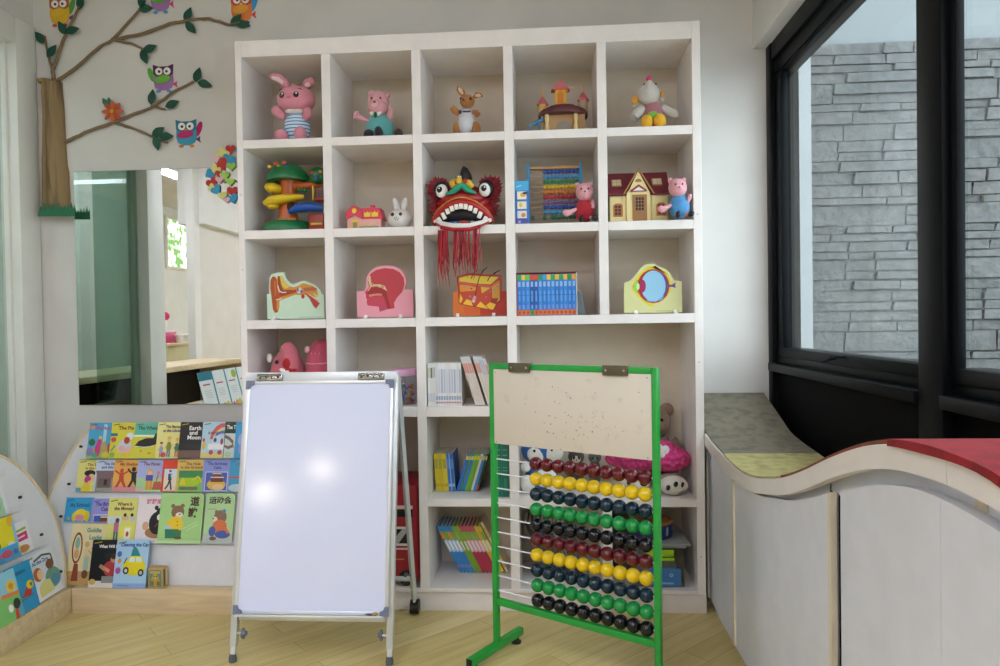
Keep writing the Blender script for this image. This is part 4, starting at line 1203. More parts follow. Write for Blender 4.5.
def upper(items, f=0.45):
    """the same cover cut down to its upper part, for the short books that stand on the higher ledge"""
    out = []
    g = lambda y: (y - f) / (1 - f)
    for q in items:
        if q[0] == 'e' and q[2] - q[4] >= f:
            out.append(('e', q[1], g(q[2]), q[3], q[4] / (1 - f), q[5]))
        elif q[0] == 'r' and q[2] + q[4] > f + 0.02:
            y0 = max(f, q[2]); out.append(('r', q[1], g(y0), q[3], (q[2] + q[4] - y0) / (1 - f), q[5]))
        elif q[0] == 'p' and min(y for _, y in q[1]) >= f:
            out.append(('p', [(x, g(y)) for x, y in q[1]], q[2]))
        elif q[0] == 'l' and min(y for _, y in q[1]) >= f:
            out.append(('l', [(x, g(y)) for x, y in q[1]], q[2], q[3]))
        elif q[0] == 't' and q[3] > f:
            out.append(('t', q[1], q[2], g(q[3]), q[4] / (1 - f)) + tuple(q[5:]))
    return out
for i, (x, w, h, c, it, l) in enumerate(C_):
    if i < 2:
        cover_book(R1, x, 0.2395, w, h - 0.081, 0.0085, c, upper(it), l, 3.5)
    else:
        cover_book(R1, x, 0.1585, w, h, 0.0105, c, it, l, 2.4)
cover_book(R1, -0.384, 0.1585, 0.176, 0.194, 0.0125, '#a9d68a', [('r', 0, .0, 1, .06, '#bfe0a4'), ('e', .42, .62, .15, .13, BEAR), ('e', .30, .74, .05, .04, BEAR), ('e', .52, .745, .05, .04, BEAR), ('e', .46, .56, .085, .055, '#e6dccb'), ('e', .47, .575, .02, .014, '#221a16'), ('e', .40, .38, .17, .16, '#ecc928'), ('e', .24, .36, .07, .10, '#ecc928'), ('e', .22, .30, .08, .055, '#a8c8de'), ('p', [(.18, .10), (.46, .10), (.48, .28), (.16, .28)], '#2f7a5a'), ('r', .42, .12, .12, .14, '#3f7a52'), ('e', .47, .11, .09, .03, '#6a4c38'), ('e', .43, .43, .014, .012, '#3a2c18'), ('e', .44, .36, .014, .012, '#3a2c18'), ('l', [(.56, .28), (.9, .44)], .012, '#cdeab8'), ('l', [(.66, .26), (.92, .38)], .012, '#cdeab8'), ('t', '道', .80, .76, .20, '#4a2c28', 'CENTER', .3), ('t', '歉', .77, .54, .20, '#4a2c28', 'CENTER', .3)], 'green board book with a bear in a yellow coat and a two character Chinese title', 0.6, th=0.007, roundr=0.016)
cover_book(R1, -0.200, 0.1585, 0.118, 0.194, 0.0085, '#b5dba0', [('r', 0, 0, 1, .20, '#bcc6c4'), ('e', .54, .52, .22, .14, BEAR), ('e', .40, .62, .06, .04, BEAR), ('e', .66, .64, .06, .04, '#4a90c8'), ('e', .36, .48, .09, .05, '#e6dccb'), ('e', .30, .49, .025, .015, '#221a16'), ('e', .54, .34, .25, .13, '#dd7440'), ('e', .30, .24, .12, .10, '#3f5aa8'), ('e', .66, .18, .26, .08, '#3f5aa8'), ('e', .34, .10, .12, .04, '#6a4c38'), ('l', [(.70, .34), (.86, .20)], .09, '#dd7440'), ('t', '运动会', .50, .80, .155, '#3a2c28', 'CENTER', .90), ('l', [(.1, .68), (.4, .68)], .012, '#5a4c48')], 'pale green board book with a bear tying a shoe and a three character Chinese title', 0.6, th=0.007, roundr=0.016)
cover_book(R1, -0.748, -0.0010, 0.143, 0.233, 0.0045, '#e6d9a8', [('r', 0, 0, 1, .22, '#c9a368'), ('e', .22, .60, .15, .26, '#8a3a24'), ('e', .22, .60, .11, .22, '#e2d8b0'), ('e', .22, .68, .07, .10, '#8ab0a0'), ('e', .22, .5, .07, .08, '#d8a868'), ('p', [(.14, .06), (.34, .06), (.30, .34), (.18, .34)], '#8c4030'), ('e', .50, .66, .065, .05, '#d8a870'), ('p', [(.44, .60), (.56, .60), (.60, .40), (.56, .22), (.44, .22)], '#e6cba0'), ('p', [(.46, .46), (.58, .46), (.60, .24), (.46, .24)], '#a8c4b8'), ('l', [(.56, .56), (.70, .48)], .03, '#d8a870'), ('e', .52, .17, .09, .07, '#7a5038'), ('t', 'Goldie', .66, .86, .10, '#3f8a90', 'CENTER', .42), ('t', 'Locks', .72, .74, .10, '#3f8a90', 'CENTER', .36), ('t', 'has', .76, .65, .06, '#3f8a90', 'CENTER', .2), ('t', 'Chicken', .80, .57, .07, '#3f8a90', 'CENTER', .3)], 'large cream picture book titled Goldie Locks in the bottom left of the rack', 0.3)
cover_book(R1, -0.637, -0.0078, 0.128, 0.180, 0.0302, '#131314', [('r', .0, 0, 1, .14, '#dcd6cc'), ('e', .64, .40, .22, .16, '#a8333c'), ('e', .72, .60, .10, .08, '#c98a64'), ('e', .72, .66, .11, .07, '#3a2418'), ('l', [(.46, .38), (.30, .46), (.62, .34)], .10, '#d09a74'), ('r', .40, .10, .5, .14, '#8a8a8c'), ('e', .12, .12, .10, .06, '#d8b060'), badge('#b0a028'), ('t', 'What Will Float', .60, .83, .09, '#f2f2f2', 'CENTER', .76)], 'black picture book titled What Will Float in the bottom row', 1.2)
cover_book(R1, -0.535, -0.0085, 0.131, 0.182, 0.0340, '#a6ccea', [('r', 0, 0, 1, .10, '#8aa8dc'), ('p', [(.46, .62), (.50, .80), (.58, .86), (.66, .80), (.78, .64)], '#238a8c'), ('e', .60, .44, .35, .18, '#e2d21e'), ('p', [(.36, .52), (.88, .52), (.80, .66), (.46, .66)], '#e8da2e'), ('p', [(.42, .54), (.60, .54), (.60, .63), (.48, .63)], '#d8ecf2'), ('p', [(.64, .54), (.82, .54), (.77, .63), (.64, .63)], '#d8ecf2'), ('e', .36, .36, .09, .075, '#222326'), ('e', .82, .32, .09, .075, '#222326'), ('e', .36, .36, .045, .038, '#c8c8c8'), ('e', .82, .32, .045, .038, '#c8c8c8'), ('e', .12, .70, .07, .06, '#4a68b0'), ('e', .14, .56, .06, .05, '#d89048'), ('e', .12, .36, .08, .07, '#a8509a'), ('l', [(.28, .50), (.36, .62)], .03, '#2c3c60'), ('l', [(.15, .06), (.5, .05)], .02, '#5a78b0'), badge('#7a7a28'), ('t', 'Cleaning the Car', .56, .86, .10, '#27408c', 'CENTER', .86)], 'light blue picture book titled Cleaning the Car with a yellow car', 1.2)
t = thing('wooden_block', 'small wooden story block with a picture face beside the yellow car book', 'block', (-0.360, -0.0405, 0.0992), (0, 0, math.radians(-4)))
b = MB(); b.box(-0.032, -0.0165, 0, 0.032, 0.0165, 0.082, mat('#c2a065', 0.5, 'wood', extra=(30, 30, 4)), 0.003); bo = b.build('block', t)
art('picture_face', bo, [('r', 0, 0, 1, 1, '#5f8f84'), ('r', .1, .78, .8, .14, '#cfae5c'), ('e', .5, .36, .34, .34, '#b7a24e'), ('e', .5, .60, .22, .18, '#cdb36a'), ('e', .4, .62, .05, .05, '#3a2c1c'), ('e', .6, .62, .05, .05, '#3a2c1c'), ('e', .25, .2, .14, .14, '#8a6a3a'), ('e', .74, .2, .14, .14, '#8a6a3a')], 0.052, 0.066, Matrix.Translation((-0.026, -0.0165, 0.008)) @ FRONT)
b = MB(); b.box(0.0322, -0.013, 0.010, 0.0328, -0.002, 0.074, mat('#6a5a3a', 0.5)); b.box(0.0322, 0.002, 0.010, 0.0328, 0.013, 0.074, mat('#d8c48a', 0.5)); b.build('side_panels', bo)

# books on the rack beside the glass door
cover_book(R2, -0.450, -0.0085, 0.138, 0.172, 0.034, '#7cc06a', [('r', 0, .55, 1, .45, '#8cc6dc'), ('e', .78, .68, .16, .12, '#e0c03a'), ('e', .78, .68, .08, .06, '#d08a2e'), ('p', [(.4, .50), (1, .46), (1, .54), (.4, .58)], '#d8803a'), ('e', .84, .30, .12, .11, '#2c2c2e'), ('e', .62, .26, .08, .08, '#e8e6e0'), ('p', [(.7, 0), (.84, 0), (.84, .2), (.74, .2)], '#c0442e'), ('e', .94, .12, .08, .12, '#5aa0c8')], 'green and blue picture book with a black nosed animal in the lower left corner', 1.5)
cover_book(R2, -0.345, -0.0050, 0.122, 0.172, 0.0245, '#1f93c4', [('p', [(.38, .30), (.70, .52), (.86, .50), (.78, .28)], '#b03a2c'), ('e', .80, .50, .14, .09, '#e2c12a'), ('e', .84, .50, .05, .04, '#2c7a3a'), ('l', [(.3, .24), (.9, .30)], .02, '#7a4a30'), ('e', .5, .82, .28, .04, '#2a6aa0')], 'blue picture book with a red and yellow parrot on the left rack', 1.5)
cover_book(R2, -0.238, -0.0020, 0.158, 0.172, 0.014, '#dbe6ee', [('r', 0, .0, 1, .16, '#e6e8ea'), ('e', .78, .36, .26, .22, '#6a9a86'), ('e', .84, .30, .16, .12, '#4f8aa8'), ('l', [(.3, .86), (.6, .92), (.88, .86), (.9, .66)], .045, '#5a4436'), ('e', .78, .66, .14, .11, '#7a4f3a'), ('e', .33, .56, .15, .15, '#b8662e'), ('e', .40, .54, .11, .11, '#ecc49e'), ('p', [(.2, .06), (.74, .10), (.66, .36), (.44, .40), (.28, .30)], '#dcd68a'), ('p', [(0, .02), (.26, .06), (.22, .3), (.1, .26)], '#f0f0ee'), badge('#6a6a28'), ('t', 'At the Zoo', .50, .77, .11, '#2a4a94', 'CENTER', .62)], 'white and blue picture book titled At the Zoo on the left rack', 1.5, rz=2.0)
cover_book(R2, -0.430, 0.1915, 0.17, 0.050, 0.0275, '#2f9ad0', [('e', .66, .5, .16, .28, '#c05070'), ('e', .40, .48, .10, .24, '#c05070'), ('e', .9, .46, .06, .2, '#3a6ab8')], 'low wide blue book with red blobs above the parrot book on the left rack', 0.5)
cover_book(R2, -0.36, 0.1915, 0.118, 0.150, 0.018, '#e4d61e', [('e', .86, .86, .14, .12, '#e6b040'), ('e', .7, .25, .16, .16, '#d8dce6'), ('p', [(.86, .2), (1, .3), (1, .9), (.9, .8)], '#8ac0e0'), ('e', .2, .4, .1, .1, '#5a5a1c'), ('r', 0, 0, 1, .10, '#6aa8d0')], 'bright yellow picture book in the middle row of the left rack', 1.0)
cover_book(R2, -0.262, 0.1915, 0.092, 0.116, 0.009, '#ece9ee', [('p', [(.18, .38), (.84, .40), (.84, .66), (.18, .62)], '#c8326e'), ('p', [(.18, .68), (.84, .72), (.84, .80), (.18, .75)], '#8ab83a'), ('l', [(.26, .50), (.7, .53)], .06, '#f2dfe8'), ('e', .5, .14, .3, .12, '#c88a4a'), ('e', .2, .12, .1, .1, '#e0c83a')], 'small white picture book with a magenta panel on the left rack', 1.0)
cover_book(R2, -0.345, 0.352, 0.098, 0.118, 0.014, '#e3e6ea', [('r', .0, .0, .84, .52, '#a8d2b0'), ('r', 0, .52, .84, .30, '#d6dfe8'), ('e', .5, .25, .2, .16, '#8cc09a')], 'white and mint picture book in the upper row of the left rack', 1.0)
for i, (y, l) in enumerate(((-0.87, 'white leaflet with a teal header, first of four seen in the mirror'), (-1.04, 'white leaflet with a coloured picture foot, second seen in the mirror'), (-1.21, 'white leaflet with a green and teal corner, third seen in the mirror'), (-1.38, 'white leaflet cut by the mirror edge, fourth in the mirror'))):
    pic = [('r', .0, .0, .07, 1, '#2f8a94'), ('r', .0, .80, 1, .20, '#2f7f94') if i == 0 else ('r', .93, 0, .07, 1, '#2f8a94'), ('l', [(.3, .70), (.8, .70)], .05, '#c03a48'), ('l', [(.3, .56), (.8, .56)], .012, '#9a9aa2'), ('l', [(.3, .51), (.8, .51)], .012, '#9a9aa2'), ('l', [(.3, .46), (.8, .46)], .012, '#9a9aa2'), ('l', [(.3, .41), (.75, .41)], .012, '#9a9aa2')]
    if i:
        pic += [('e', .3, .14, .14, .10, '#d8c84a'), ('e', .55, .12, .14, .10, '#d8a06a'), ('e', .8, .10, .10, .09, '#c83a7a'), ('e', .18, .08, .1, .06, '#4a9ac0')]
    if i == 2:
        pic += [('e', .3, .86, .2, .10, '#a8b83a')]
    cover_book(R2, y, 0.492, 0.165, 0.265, 0.012, '#e9ecef', pic, l, 2.0, 'leaflet', 'leaflet', th=0.002)

# ------------------------------------------------------------------ things on the shelf
EYE = mat('#0d0b0c', 0.15)
WHT = mat('#ece9e4', 0.7, 'plush')
PINK = mat('#dc8f9f', 0.8, 'plush')
PINK2 = mat('#e3a3ad', 0.8, 'plush')
SMILE = mat('#7c3346', 0.6)
SL = 0.0006
# rabbit
t = thing('rabbit_toy', 'pink plush rabbit in a blue striped suit, first cell of the top row', 'plush toy', (0.182, 0.10, FL[1] + SL))
toy(t, [('body', mat('#3f8cc6', 0.8, 'stripes'), [('e', (0, 0, 66), (53, 42, 66)), ]),
        ('collar', WHT, [('e', (-8, -26, 126), (30, 20, 9)), ('e', (14, -26, 125), (22, 18, 9))]),
        ('head', PINK, [('e', (0, -6, 176), (77, 60, 55)), ('e', (0, -20, 164), (70, 48, 40)), ('t', [(-4, -30, 222), (-2, -34, 234)], [9, 2])],
         [('eye', EYE, [('e', (-39, -57, 181), (11, 6, 12))]), ('eye', EYE, [('e', (19, -63, 180), (11, 6, 12))]), ('eye_shine', mat('#ffffff', 0.2), [('e', (-36, -63, 185), (3, 2, 3)), ('e', (22, -69, 184), (3, 2, 3))]),
          ('nose', mat('#d76f8f', 0.6), [('e', (-10, -67, 170), (7, 4, 5))]), ('eyebrow', SMILE, [('t', [(-52, -50, 201), (-46, -52, 206), (-40, -54, 205)], 1.6), ('t', [(26, -56, 205), (32, -54, 206), (38, -52, 202)], 1.6)])]),
        ('ear', PINK, [('t', [(-34, 0, 222), (-48, -2, 246), (-70, -4, 266), (-96, -6, 274), (-106, -6, 268)], [13, 17, 19, 15, 7], 0.7)], [('inner_ear', mat('#edd3cf', 0.8, 'plush'), [('t', [(-50, -12, 244), (-70, -15, 260), (-94, -15, 266)], [7, 10, 7], 0.5)])]),
        ('ear', PINK, [('t', [(32, 0, 222), (46, -4, 240), (62, -10, 243), (70, -16, 230)], [13, 20, 21, 12], 0.7)], [('inner_ear', mat('#edd3cf', 0.8, 'plush'), [('e', (52, -22, 230), (12, 6, 9))])]),
        ('arm', PINK, [('t', [(-44, -20, 106), (-62, -24, 116), (-80, -28, 136), (-84, -28, 144)], [13, 19, 19, 10])]), ('arm', PINK, [('t', [(40, -22, 96), (50, -28, 106), (55, -32, 128), (54, -32, 136)], [13, 18, 17, 9])]),
        ('foot', PINK, [('e', (-52, -42, 26), (27, 28, 26))]), ('foot', PINK, [('e', (28, -46, 30), (25, 28, 30))])])
# teal plush
t = thing('plush_toy', 'pink plush toy with a round teal body and green tie, arms spread', 'plush toy', (0.512, 0.12, FL[1] + SL))
toy(t, [('body', mat('#62b3b4', 0.8, 'plush'), [('e', (0, 0, 56), (57, 46, 58))]),
        ('head', PINK2, [('e', (-4, -4, 152), (43, 40, 52)), ('e', (-4, -20, 136), (40, 34, 32))], [('muzzle', mat('#e9b4b8', 0.8, 'plush'), [('e', (-6, -48, 140), (18, 12, 14))]), ('eye', EYE, [('e', (-22, -38, 166), (4, 3, 5))]), ('eye', EYE, [('e', (12, -38, 166), (4, 3, 5))]), ('nose', SMILE, [('e', (-6, -60, 145), (6, 3, 4))])]),
        ('ear', PINK2, [('e', (-32, 0, 196), (14, 9, 14))]), ('ear', PINK2, [('e', (30, 2, 188), (14, 9, 14))]),
        ('collar', WHT, [('e', (-20, -36, 106), (12, 8, 8), (0, 25, 0)), ('e', (6, -36, 106), (12, 8, 8), (0, -25, 0))]), ('tie', mat('#1d5c3f', 0.7), [('t', [(-7, -44, 110), (-7, -47, 100), (-7, -48, 88)], [3, 7, 4], 0.5)]),
        ('arm', PINK2, [('t', [(-42, -16, 84), (-64, -18, 92), (-84, -20, 102)], [8, 9, 13]), ('t', [(-84, -20, 100), (-98, -20, 114)], [9, 6]), ('t', [(-86, -20, 100), (-86, -22, 122)], [8, 6]), ('t', [(-84, -20, 100), (-100, -22, 96)], [8, 6])]),
        ('arm', PINK2, [('t', [(42, -8, 100), (48, -14, 122), (44, -16, 140)], [10, 10, 7]), ('t', [(40, -14, 98), (52, -20, 86)], [10, 8])]),
        ('shoe', mat('#101012', 0.6, 'plush'), [('e', (-36, -44, 22), (20, 22, 22), (0, 20, 0))]), ('shoe', mat('#101012', 0.6, 'plush'), [('e', (6, -46, 27), (17, 20, 27), (0, -10, 0))]),
        ('tail', mat('#4c4a3a', 0.7, 'plush'), [('e', (70, 20, 30), (18, 16, 30))])])
# kangaroo
FUR = mat('#b3763e', 0.85, 'plush')
t = thing('kangaroo_toy', 'small tan plush kangaroo in a white shirt with upright ears', 'plush toy', (0.862, 0.10, FL[1] + SL))
toy(t, [('body', mat('#dcdde4', 0.8, 'plush'), [('e', (0, -4, 54), (34, 30, 42)), ('e', (0, 0, 88), (32, 24, 28))], [('shirt_print', mat('#3a3f66', 0.6), [('e', (-22, -22, 100), (7, 4, 8)), ('b', (-12, -27, 97), (20, -22, 103), 1)])]),
        ('head', FUR, [('e', (5, -8, 144), (29, 27, 27)), ('e', (-4, -28, 136), (18, 18, 15))], [('eye', EYE, [('e', (-18, -28, 150), (4, 3, 5))]), ('eye', mat('#3a120a', 0.2), [('e', (20, -30, 147), (5, 4, 6))]), ('nose', mat('#5a2c1a', 0.5), [('e', (-6, -46, 140), (5, 3, 4))])]),
        ('ear', FUR, [('t', [(-6, 0, 164), (-16, -2, 180), (-28, -3, 196), (-32, -3, 206)], [6, 13, 12, 3], 0.45)], [('inner_ear', mat('#e0c3a6', 0.8, 'plush'), [('t', [(-12, -6, 174), (-22, -8, 190), (-28, -8, 199)], [4, 8, 3], 0.4)])]),
        ('ear', FUR, [('t', [(28, 0, 160), (42, -2, 170), (56, -3, 168), (66, -3, 162)], [6, 12, 10, 3], 0.5)], [('inner_ear', mat('#e0c3a6', 0.8, 'plush'), [('t', [(36, -7, 166), (50, -9, 166), (58, -8, 163)], [4, 7, 3], 0.45)])]),
        ('arm', FUR, [('t', [(-28, -10, 92), (-42, -14, 106), (-56, -18, 120)], [10, 14, 12])]), ('arm', FUR, [('t', [(26, -12, 100), (40, -18, 96), (46, -22, 86)], [9, 13, 13])]),
        ('leg', FUR, [('e', (-40, -8, 34), (14, 22, 34)), ('t', [(-40, -20, 10), (-62, -34, 8)], [10, 9])]), ('leg', FUR, [('e', (38, -8, 34), (18, 22, 32)), ('e', (40, -30, 14), (16, 20, 14))])])
# castle
TAN = mat('#b08a5c', 0.55)
TRF = mat('#c8626a', 0.5)
YEL = mat('#dfa62c', 0.5)
CRM = mat('#e3c58a', 0.5)
MAR = mat('#5d2a30', 0.45)
t = thing('toy_castle', 'brown toy castle with pink pointed roofs on the top row', 'toy castle', (1.235, 0.11, FL[1] + SL))
toy(t, [('wall', TAN, [('p', [(-68, 0), (88, 0), (88, 84), (-68, 84)], -60, 40)]), ('gate', mat('#8c8478', 0.6), [('p', [(-24, 0), (36, 0), (36, 24), (26, 42), (6, 50), (-14, 42), (-24, 24)], 40, 42)]),
        ('gallery_roof', MAR, [('k', [(96, 74), (98, 84), (92, 96), (62, 112), (30, 118), (0, 119)], (5, 10, 0))]),
        ('column', CRM, [('t', [(-58, -46, 0), (-58, -46, 20), (-58, -46, 40), (-58, -46, 60), (-58, -46, 80), (-58, -46, 98)], [7, 9, 6, 9, 6, 8])]), ('column', CRM, [('t', [(52, -50, 0), (52, -50, 20), (52, -50, 40), (52, -50, 60), (52, -50, 80), (52, -50, 104)], [7, 9, 6, 9, 6, 8])]), ('column', CRM, [('c', (80, -30, 0), (80, -30, 78), 5)]), ('column', CRM, [('c', (-76, -20, 0), (-76, -20, 78), 5)]),
        ('keep', YEL, [('b', (-26, -10, 116), (18, 26, 186), 2)], [('keep_window', mat('#c8741c', 0.5), [('p', [(-16, 126), (8, 126), (8, 164), (-4, 176), (-16, 164)], 10, 12)]), ('roof', TRF, [('p', [(-40, 180), (32, 180), (-4, 216)], -30, 16)]), ('flag_arm', CRM, [('t', [(18, 2, 176), (30, 2, 188), (50, 2, 190)], [4, 3, 2])])]),
        ('turret', mat('#c9a25c', 0.5), [('c', (-74, 0, 90), (-74, 0, 126), 18)], [('roof', TRF, [('k', [(22, 124), (23, 127), (2, 160), (0, 161)], (-74, 0, 0))]), ('spire', YEL, [('t', [(-74, 0, 158), (-74, 0, 192)], [3, 1.2])])]),
        ('turret', mat('#b8a080', 0.5), [('c', (84, 0, 90), (84, 0, 136), 18)], [('roof', TRF, [('k', [(22, 134), (23, 137), (2, 170), (0, 171)], (84, 0, 0))]), ('spire', YEL, [('t', [(84, 0, 168), (84, 0, 208)], [3, 1.2])])]),
        ('slide', mat('#3a7a9e', 0.4), [('t', [(-70, -40, 58), (-90, -44, 52), (-122, -48, 34), (-124, -48, 0)], [6, 6, 6, 5]), ('t', [(-90, -44, 50), (-88, -46, 0)], [5, 5])])])
# grey plush
t = thing('mouse_toy', 'pale grey plush mouse with a pink nose pointing up and yellow feet', 'plush toy', (1.583, 0.09, FL[1] + SL))
GP = mat('#c9c3bb', 0.85, 'plush')
toy(t, [('body', mat('#a96f78', 0.85, 'plush'), [('e', (0, 0, 62), (44, 36, 58))], [('bib', mat('#7fb83e', 0.8, 'plush'), [('e', (-2, -30, 52), (24, 12, 20))])]),
        ('head', GP, [('e', (-14, -6, 142), (42, 40, 42)), ('t', [(-14, -12, 160), (-15, -18, 184), (-17, -20, 192)], [30, 14, 9])], [('nose', mat('#cf2f6c', 0.5), [('e', (-17, -24, 197), (10, 9, 10))]), ('eye', EYE, [('e', (-36, -34, 174), (3, 3, 3))]), ('eye', EYE, [('e', (8, -38, 172), (3, 3, 3))])]),
        ('ear', mat('#d99a3c', 0.8, 'plush'), [('e', (-64, 6, 128), (15, 8, 20), (0, 30, 0))], [('ear_back', GP, [('e', (-62, 12, 120), (14, 8, 20), (0, 30, 0))])]), ('ear', mat('#d99a3c', 0.8, 'plush'), [('e', (36, 6, 144), (10, 8, 12))], [('ear_back', GP, [('e', (38, 12, 132), (13, 8, 17), (0, -20, 0))])]),
        ('arm', GP, [('t', [(-36, -6, 88), (-58, -14, 70), (-74, -22, 50)], [15, 20, 20])]), ('arm', GP, [('t', [(36, -6, 90), (62, -14, 70), (84, -22, 60), (92, -24, 62)], [15, 18, 18, 12])]),
        ('foot', mat('#e8b01f', 0.8, 'plush'), [('e', (-29, -48, 27), (22, 22, 27))]), ('foot', mat('#e8b01f', 0.8, 'plush'), [('e', (19, -48, 28), (24, 22, 28))])])
# tree house
t = thing('toy_tree_house', 'plastic tree house toy with green crown, orange trunk and yellow slides', 'toy tree house', (0.166, 0.12, FL[2] + SL))
ORG = mat('#b9591e', 0.35); GRN = mat('#166b3a', 0.35); YL2 = mat('#d8b81f', 0.3); BLU = mat('#1450a8', 0.3)
fl = []
for x, z, c in ((-86, 262, '#d8a83a'), (-60, 274, '#c0402e'), (-50, 262, '#c07a2e'), (-28, 276, '#c85a3a'), (-16, 260, '#3050a0')):
    fl.append(('flower', mat(c, 0.4), [('e', (x, -58 + (274 - z) * -0.2, z - 4), (9, 5, 7))]))
toy(t, [('base', GRN, [('k', [(96, 0), (98, 10), (94, 34), (84, 44), (60, 46)], (-38, 0, 0))], [('sign', mat('#8a6a2a', 0.5), [('b', (-46, -86, 42), (-14, -80, 52)), ('b', (-4, -86, 40), (26, -78, 50))]), ('edge_red', mat('#b0402e', 0.4), [('e', (-96, -30, 46), (26, 18, 6))])]),
        ('trunk', ORG, [('t', [(-34, 0, 40), (-36, 0, 90), (-32, 0, 140), (-34, 0, 190), (-30, 0, 226)], [44, 36, 34, 36, 44])], [('hollow', mat('#3a1c10', 0.8), [('e', (-14, -30, 102), (16, 10, 22)), ('e', (-64, -20, 206), (14, 16, 16))])]),
        ('branch', ORG, [('t', [(-20, 0, 196), (30, -4, 190), (80, -4, 192), (118, -2, 204)], [26, 16, 14, 16])]),
        ('crown', GRN, [('k', [(84, 208), (86, 214), (78, 240), (56, 268), (28, 280), (0, 284)], (-34, 0, 0))], fl),
        ('small_crown', GRN, [('e', (94, -10, 226), (38, 36, 36))], [('flower', mat('#c04a3a', 0.4), [('e', (80, -44, 232), (8, 5, 7))]), ('flower', mat('#2f4aa0', 0.4), [('e', (98, -46, 214), (9, 5, 7))]), ('flower', mat('#d08a3a', 0.4), [('e', (112, -40, 236), (8, 5, 7))])]),
        ('slide', YL2, [('e', (-84, -26, 178), (36, 40, 22), (0, 12, 0))]), ('slide', YL2, [('t', [(-108, -30, 118), (-80, -46, 126), (-30, -52, 132), (20, -46, 136), (44, -40, 138)], [16, 20, 17, 12, 8], 1.6), ('e', (-86, -32, 108), (24, 26, 16))]),
        ('slide', BLU, [('t', [(-12, -50, 78), (24, -56, 92), (70, -50, 96), (120, -40, 90)], [8, 18, 18, 14], 1.4)]),
        ('leaf_tuft', mat('#1d7a48', 0.4), [('e', (16, -20, 168), (8, 8, 8)), ('e', (30, -20, 168), (8, 8, 8)), ('e', (44, -20, 168), (8, 8, 8))]),
        ('pole', YL2, [('c', (78, -30, 126), (78, -30, 184), 4)]), ('swing', mat('#a02430', 0.4), [('b', (86, -40, 122), (124, -10, 136), 3), ('c', (92, -26, 136), (92, -26, 190), 2), ('c', (118, -26, 136), (118, -26, 194), 2)]),
        ('small_house', mat('#9c2f1a', 0.4), [('b', (60, -40, 0), (122, 20, 72), 4)], [('fence', YL2, [('b', (70, -44, 26), (116, -40, 34))])])])
# red roof house
t = thing('toy_house', 'small pink toy house with a red roof and yellow trim', 'toy house', (0.457, 0.085, FL[2] + SL))
RED = mat('#cf1f3e', 0.35); PWA = mat('#e7a9a6', 0.45); YW = mat('#ecc02c', 0.4)
toy(t, [('wall', PWA, [('p', [(-68, 0), (66, 0), (66, 42), (-12, 42), (-38, 58), (-68, 42)], -40, 25)]),
        ('roof', RED, [('p', [(-12, 42), (74, 40), (62, 84), (-12, 84)], -44, 28)]), ('gable_roof', RED, [('p', [(-70, 40), (-70, 70), (-48, 92), (-30, 92), (-6, 70), (-4, 40), (-38, 58)], -44, 33)], [('round_window', YW, [('p', ellpts(-37, 73, 9, 10), 33, 36)])]),
        ('chimney', RED, [('b', (18, -10, 80), (36, 10, 98), 2)]),
        ('roof_trim', YW, [('p', [(0, 49), (26, 49), (26, 70), (20, 64), (13, 71), (6, 64), (0, 68)], 28, 31), ('p', [(30, 49), (56, 49), (56, 70), (50, 64), (43, 71), (36, 64), (30, 68)], 28, 31)]),
        ('door', YW, [('p', [(-52, 0), (-46, 0), (-46, 30), (-28, 30), (-28, 0), (-22, 0), (-22, 34), (-30, 40), (-44, 40), (-52, 34)], 25, 29)], [('door_panel', mat('#9a8a78', 0.5), [('p', [(-46, 0), (-28, 0), (-28, 30), (-46, 30)], 25, 26)])]),
        ('window', mat('#d9b58a', 0.5), [('p', [(2, 12), (18, 12), (18, 28), (10, 34), (2, 28)], 25, 27)]), ('window', mat('#d9b58a', 0.5), [('p', [(32, 12), (48, 12), (48, 28), (40, 34), (32, 28)], 25, 27)]), ('hedge', mat('#6f9a5a', 0.6), [('b', (-20, -34, 0), (58, -26, 11), 3)])])
# white bunny
t = thing('bunny_lamp', 'round white bunny figure with two upright ears beside the toy house', 'bunny figure', (0.594, 0.085, FL[2] + SL))
toy(t, [('body', mat('#e8e6e1', 0.45), [('e', (0, 0, 40), (50, 46, 40))], [('eye', EYE, [('e', (-22, -40, 54), (7, 4, 7))]), ('eye', EYE, [('e', (10, -42, 54), (7, 4, 7))]), ('snout', mat('#6a6664', 0.5), [('t', [(-14, -45, 41), (-8, -47, 32), (-2, -47, 30), (4, -46, 40)], 1.1), ('e', (-5, -47, 41), (3, 2, 2))])]),
        ('ear', mat('#e2e1e2', 0.45), [('t', [(-8, 0, 74), (-14, 0, 96), (-21, 0, 116), (-22, 0, 124)], [9, 13, 10, 4], 0.55)]), ('ear', mat('#e2e1e2', 0.45), [('t', [(12, 0, 74), (18, 0, 96), (23, 0, 116), (23, 0, 124)], [9, 13, 10, 4], 0.55)])])
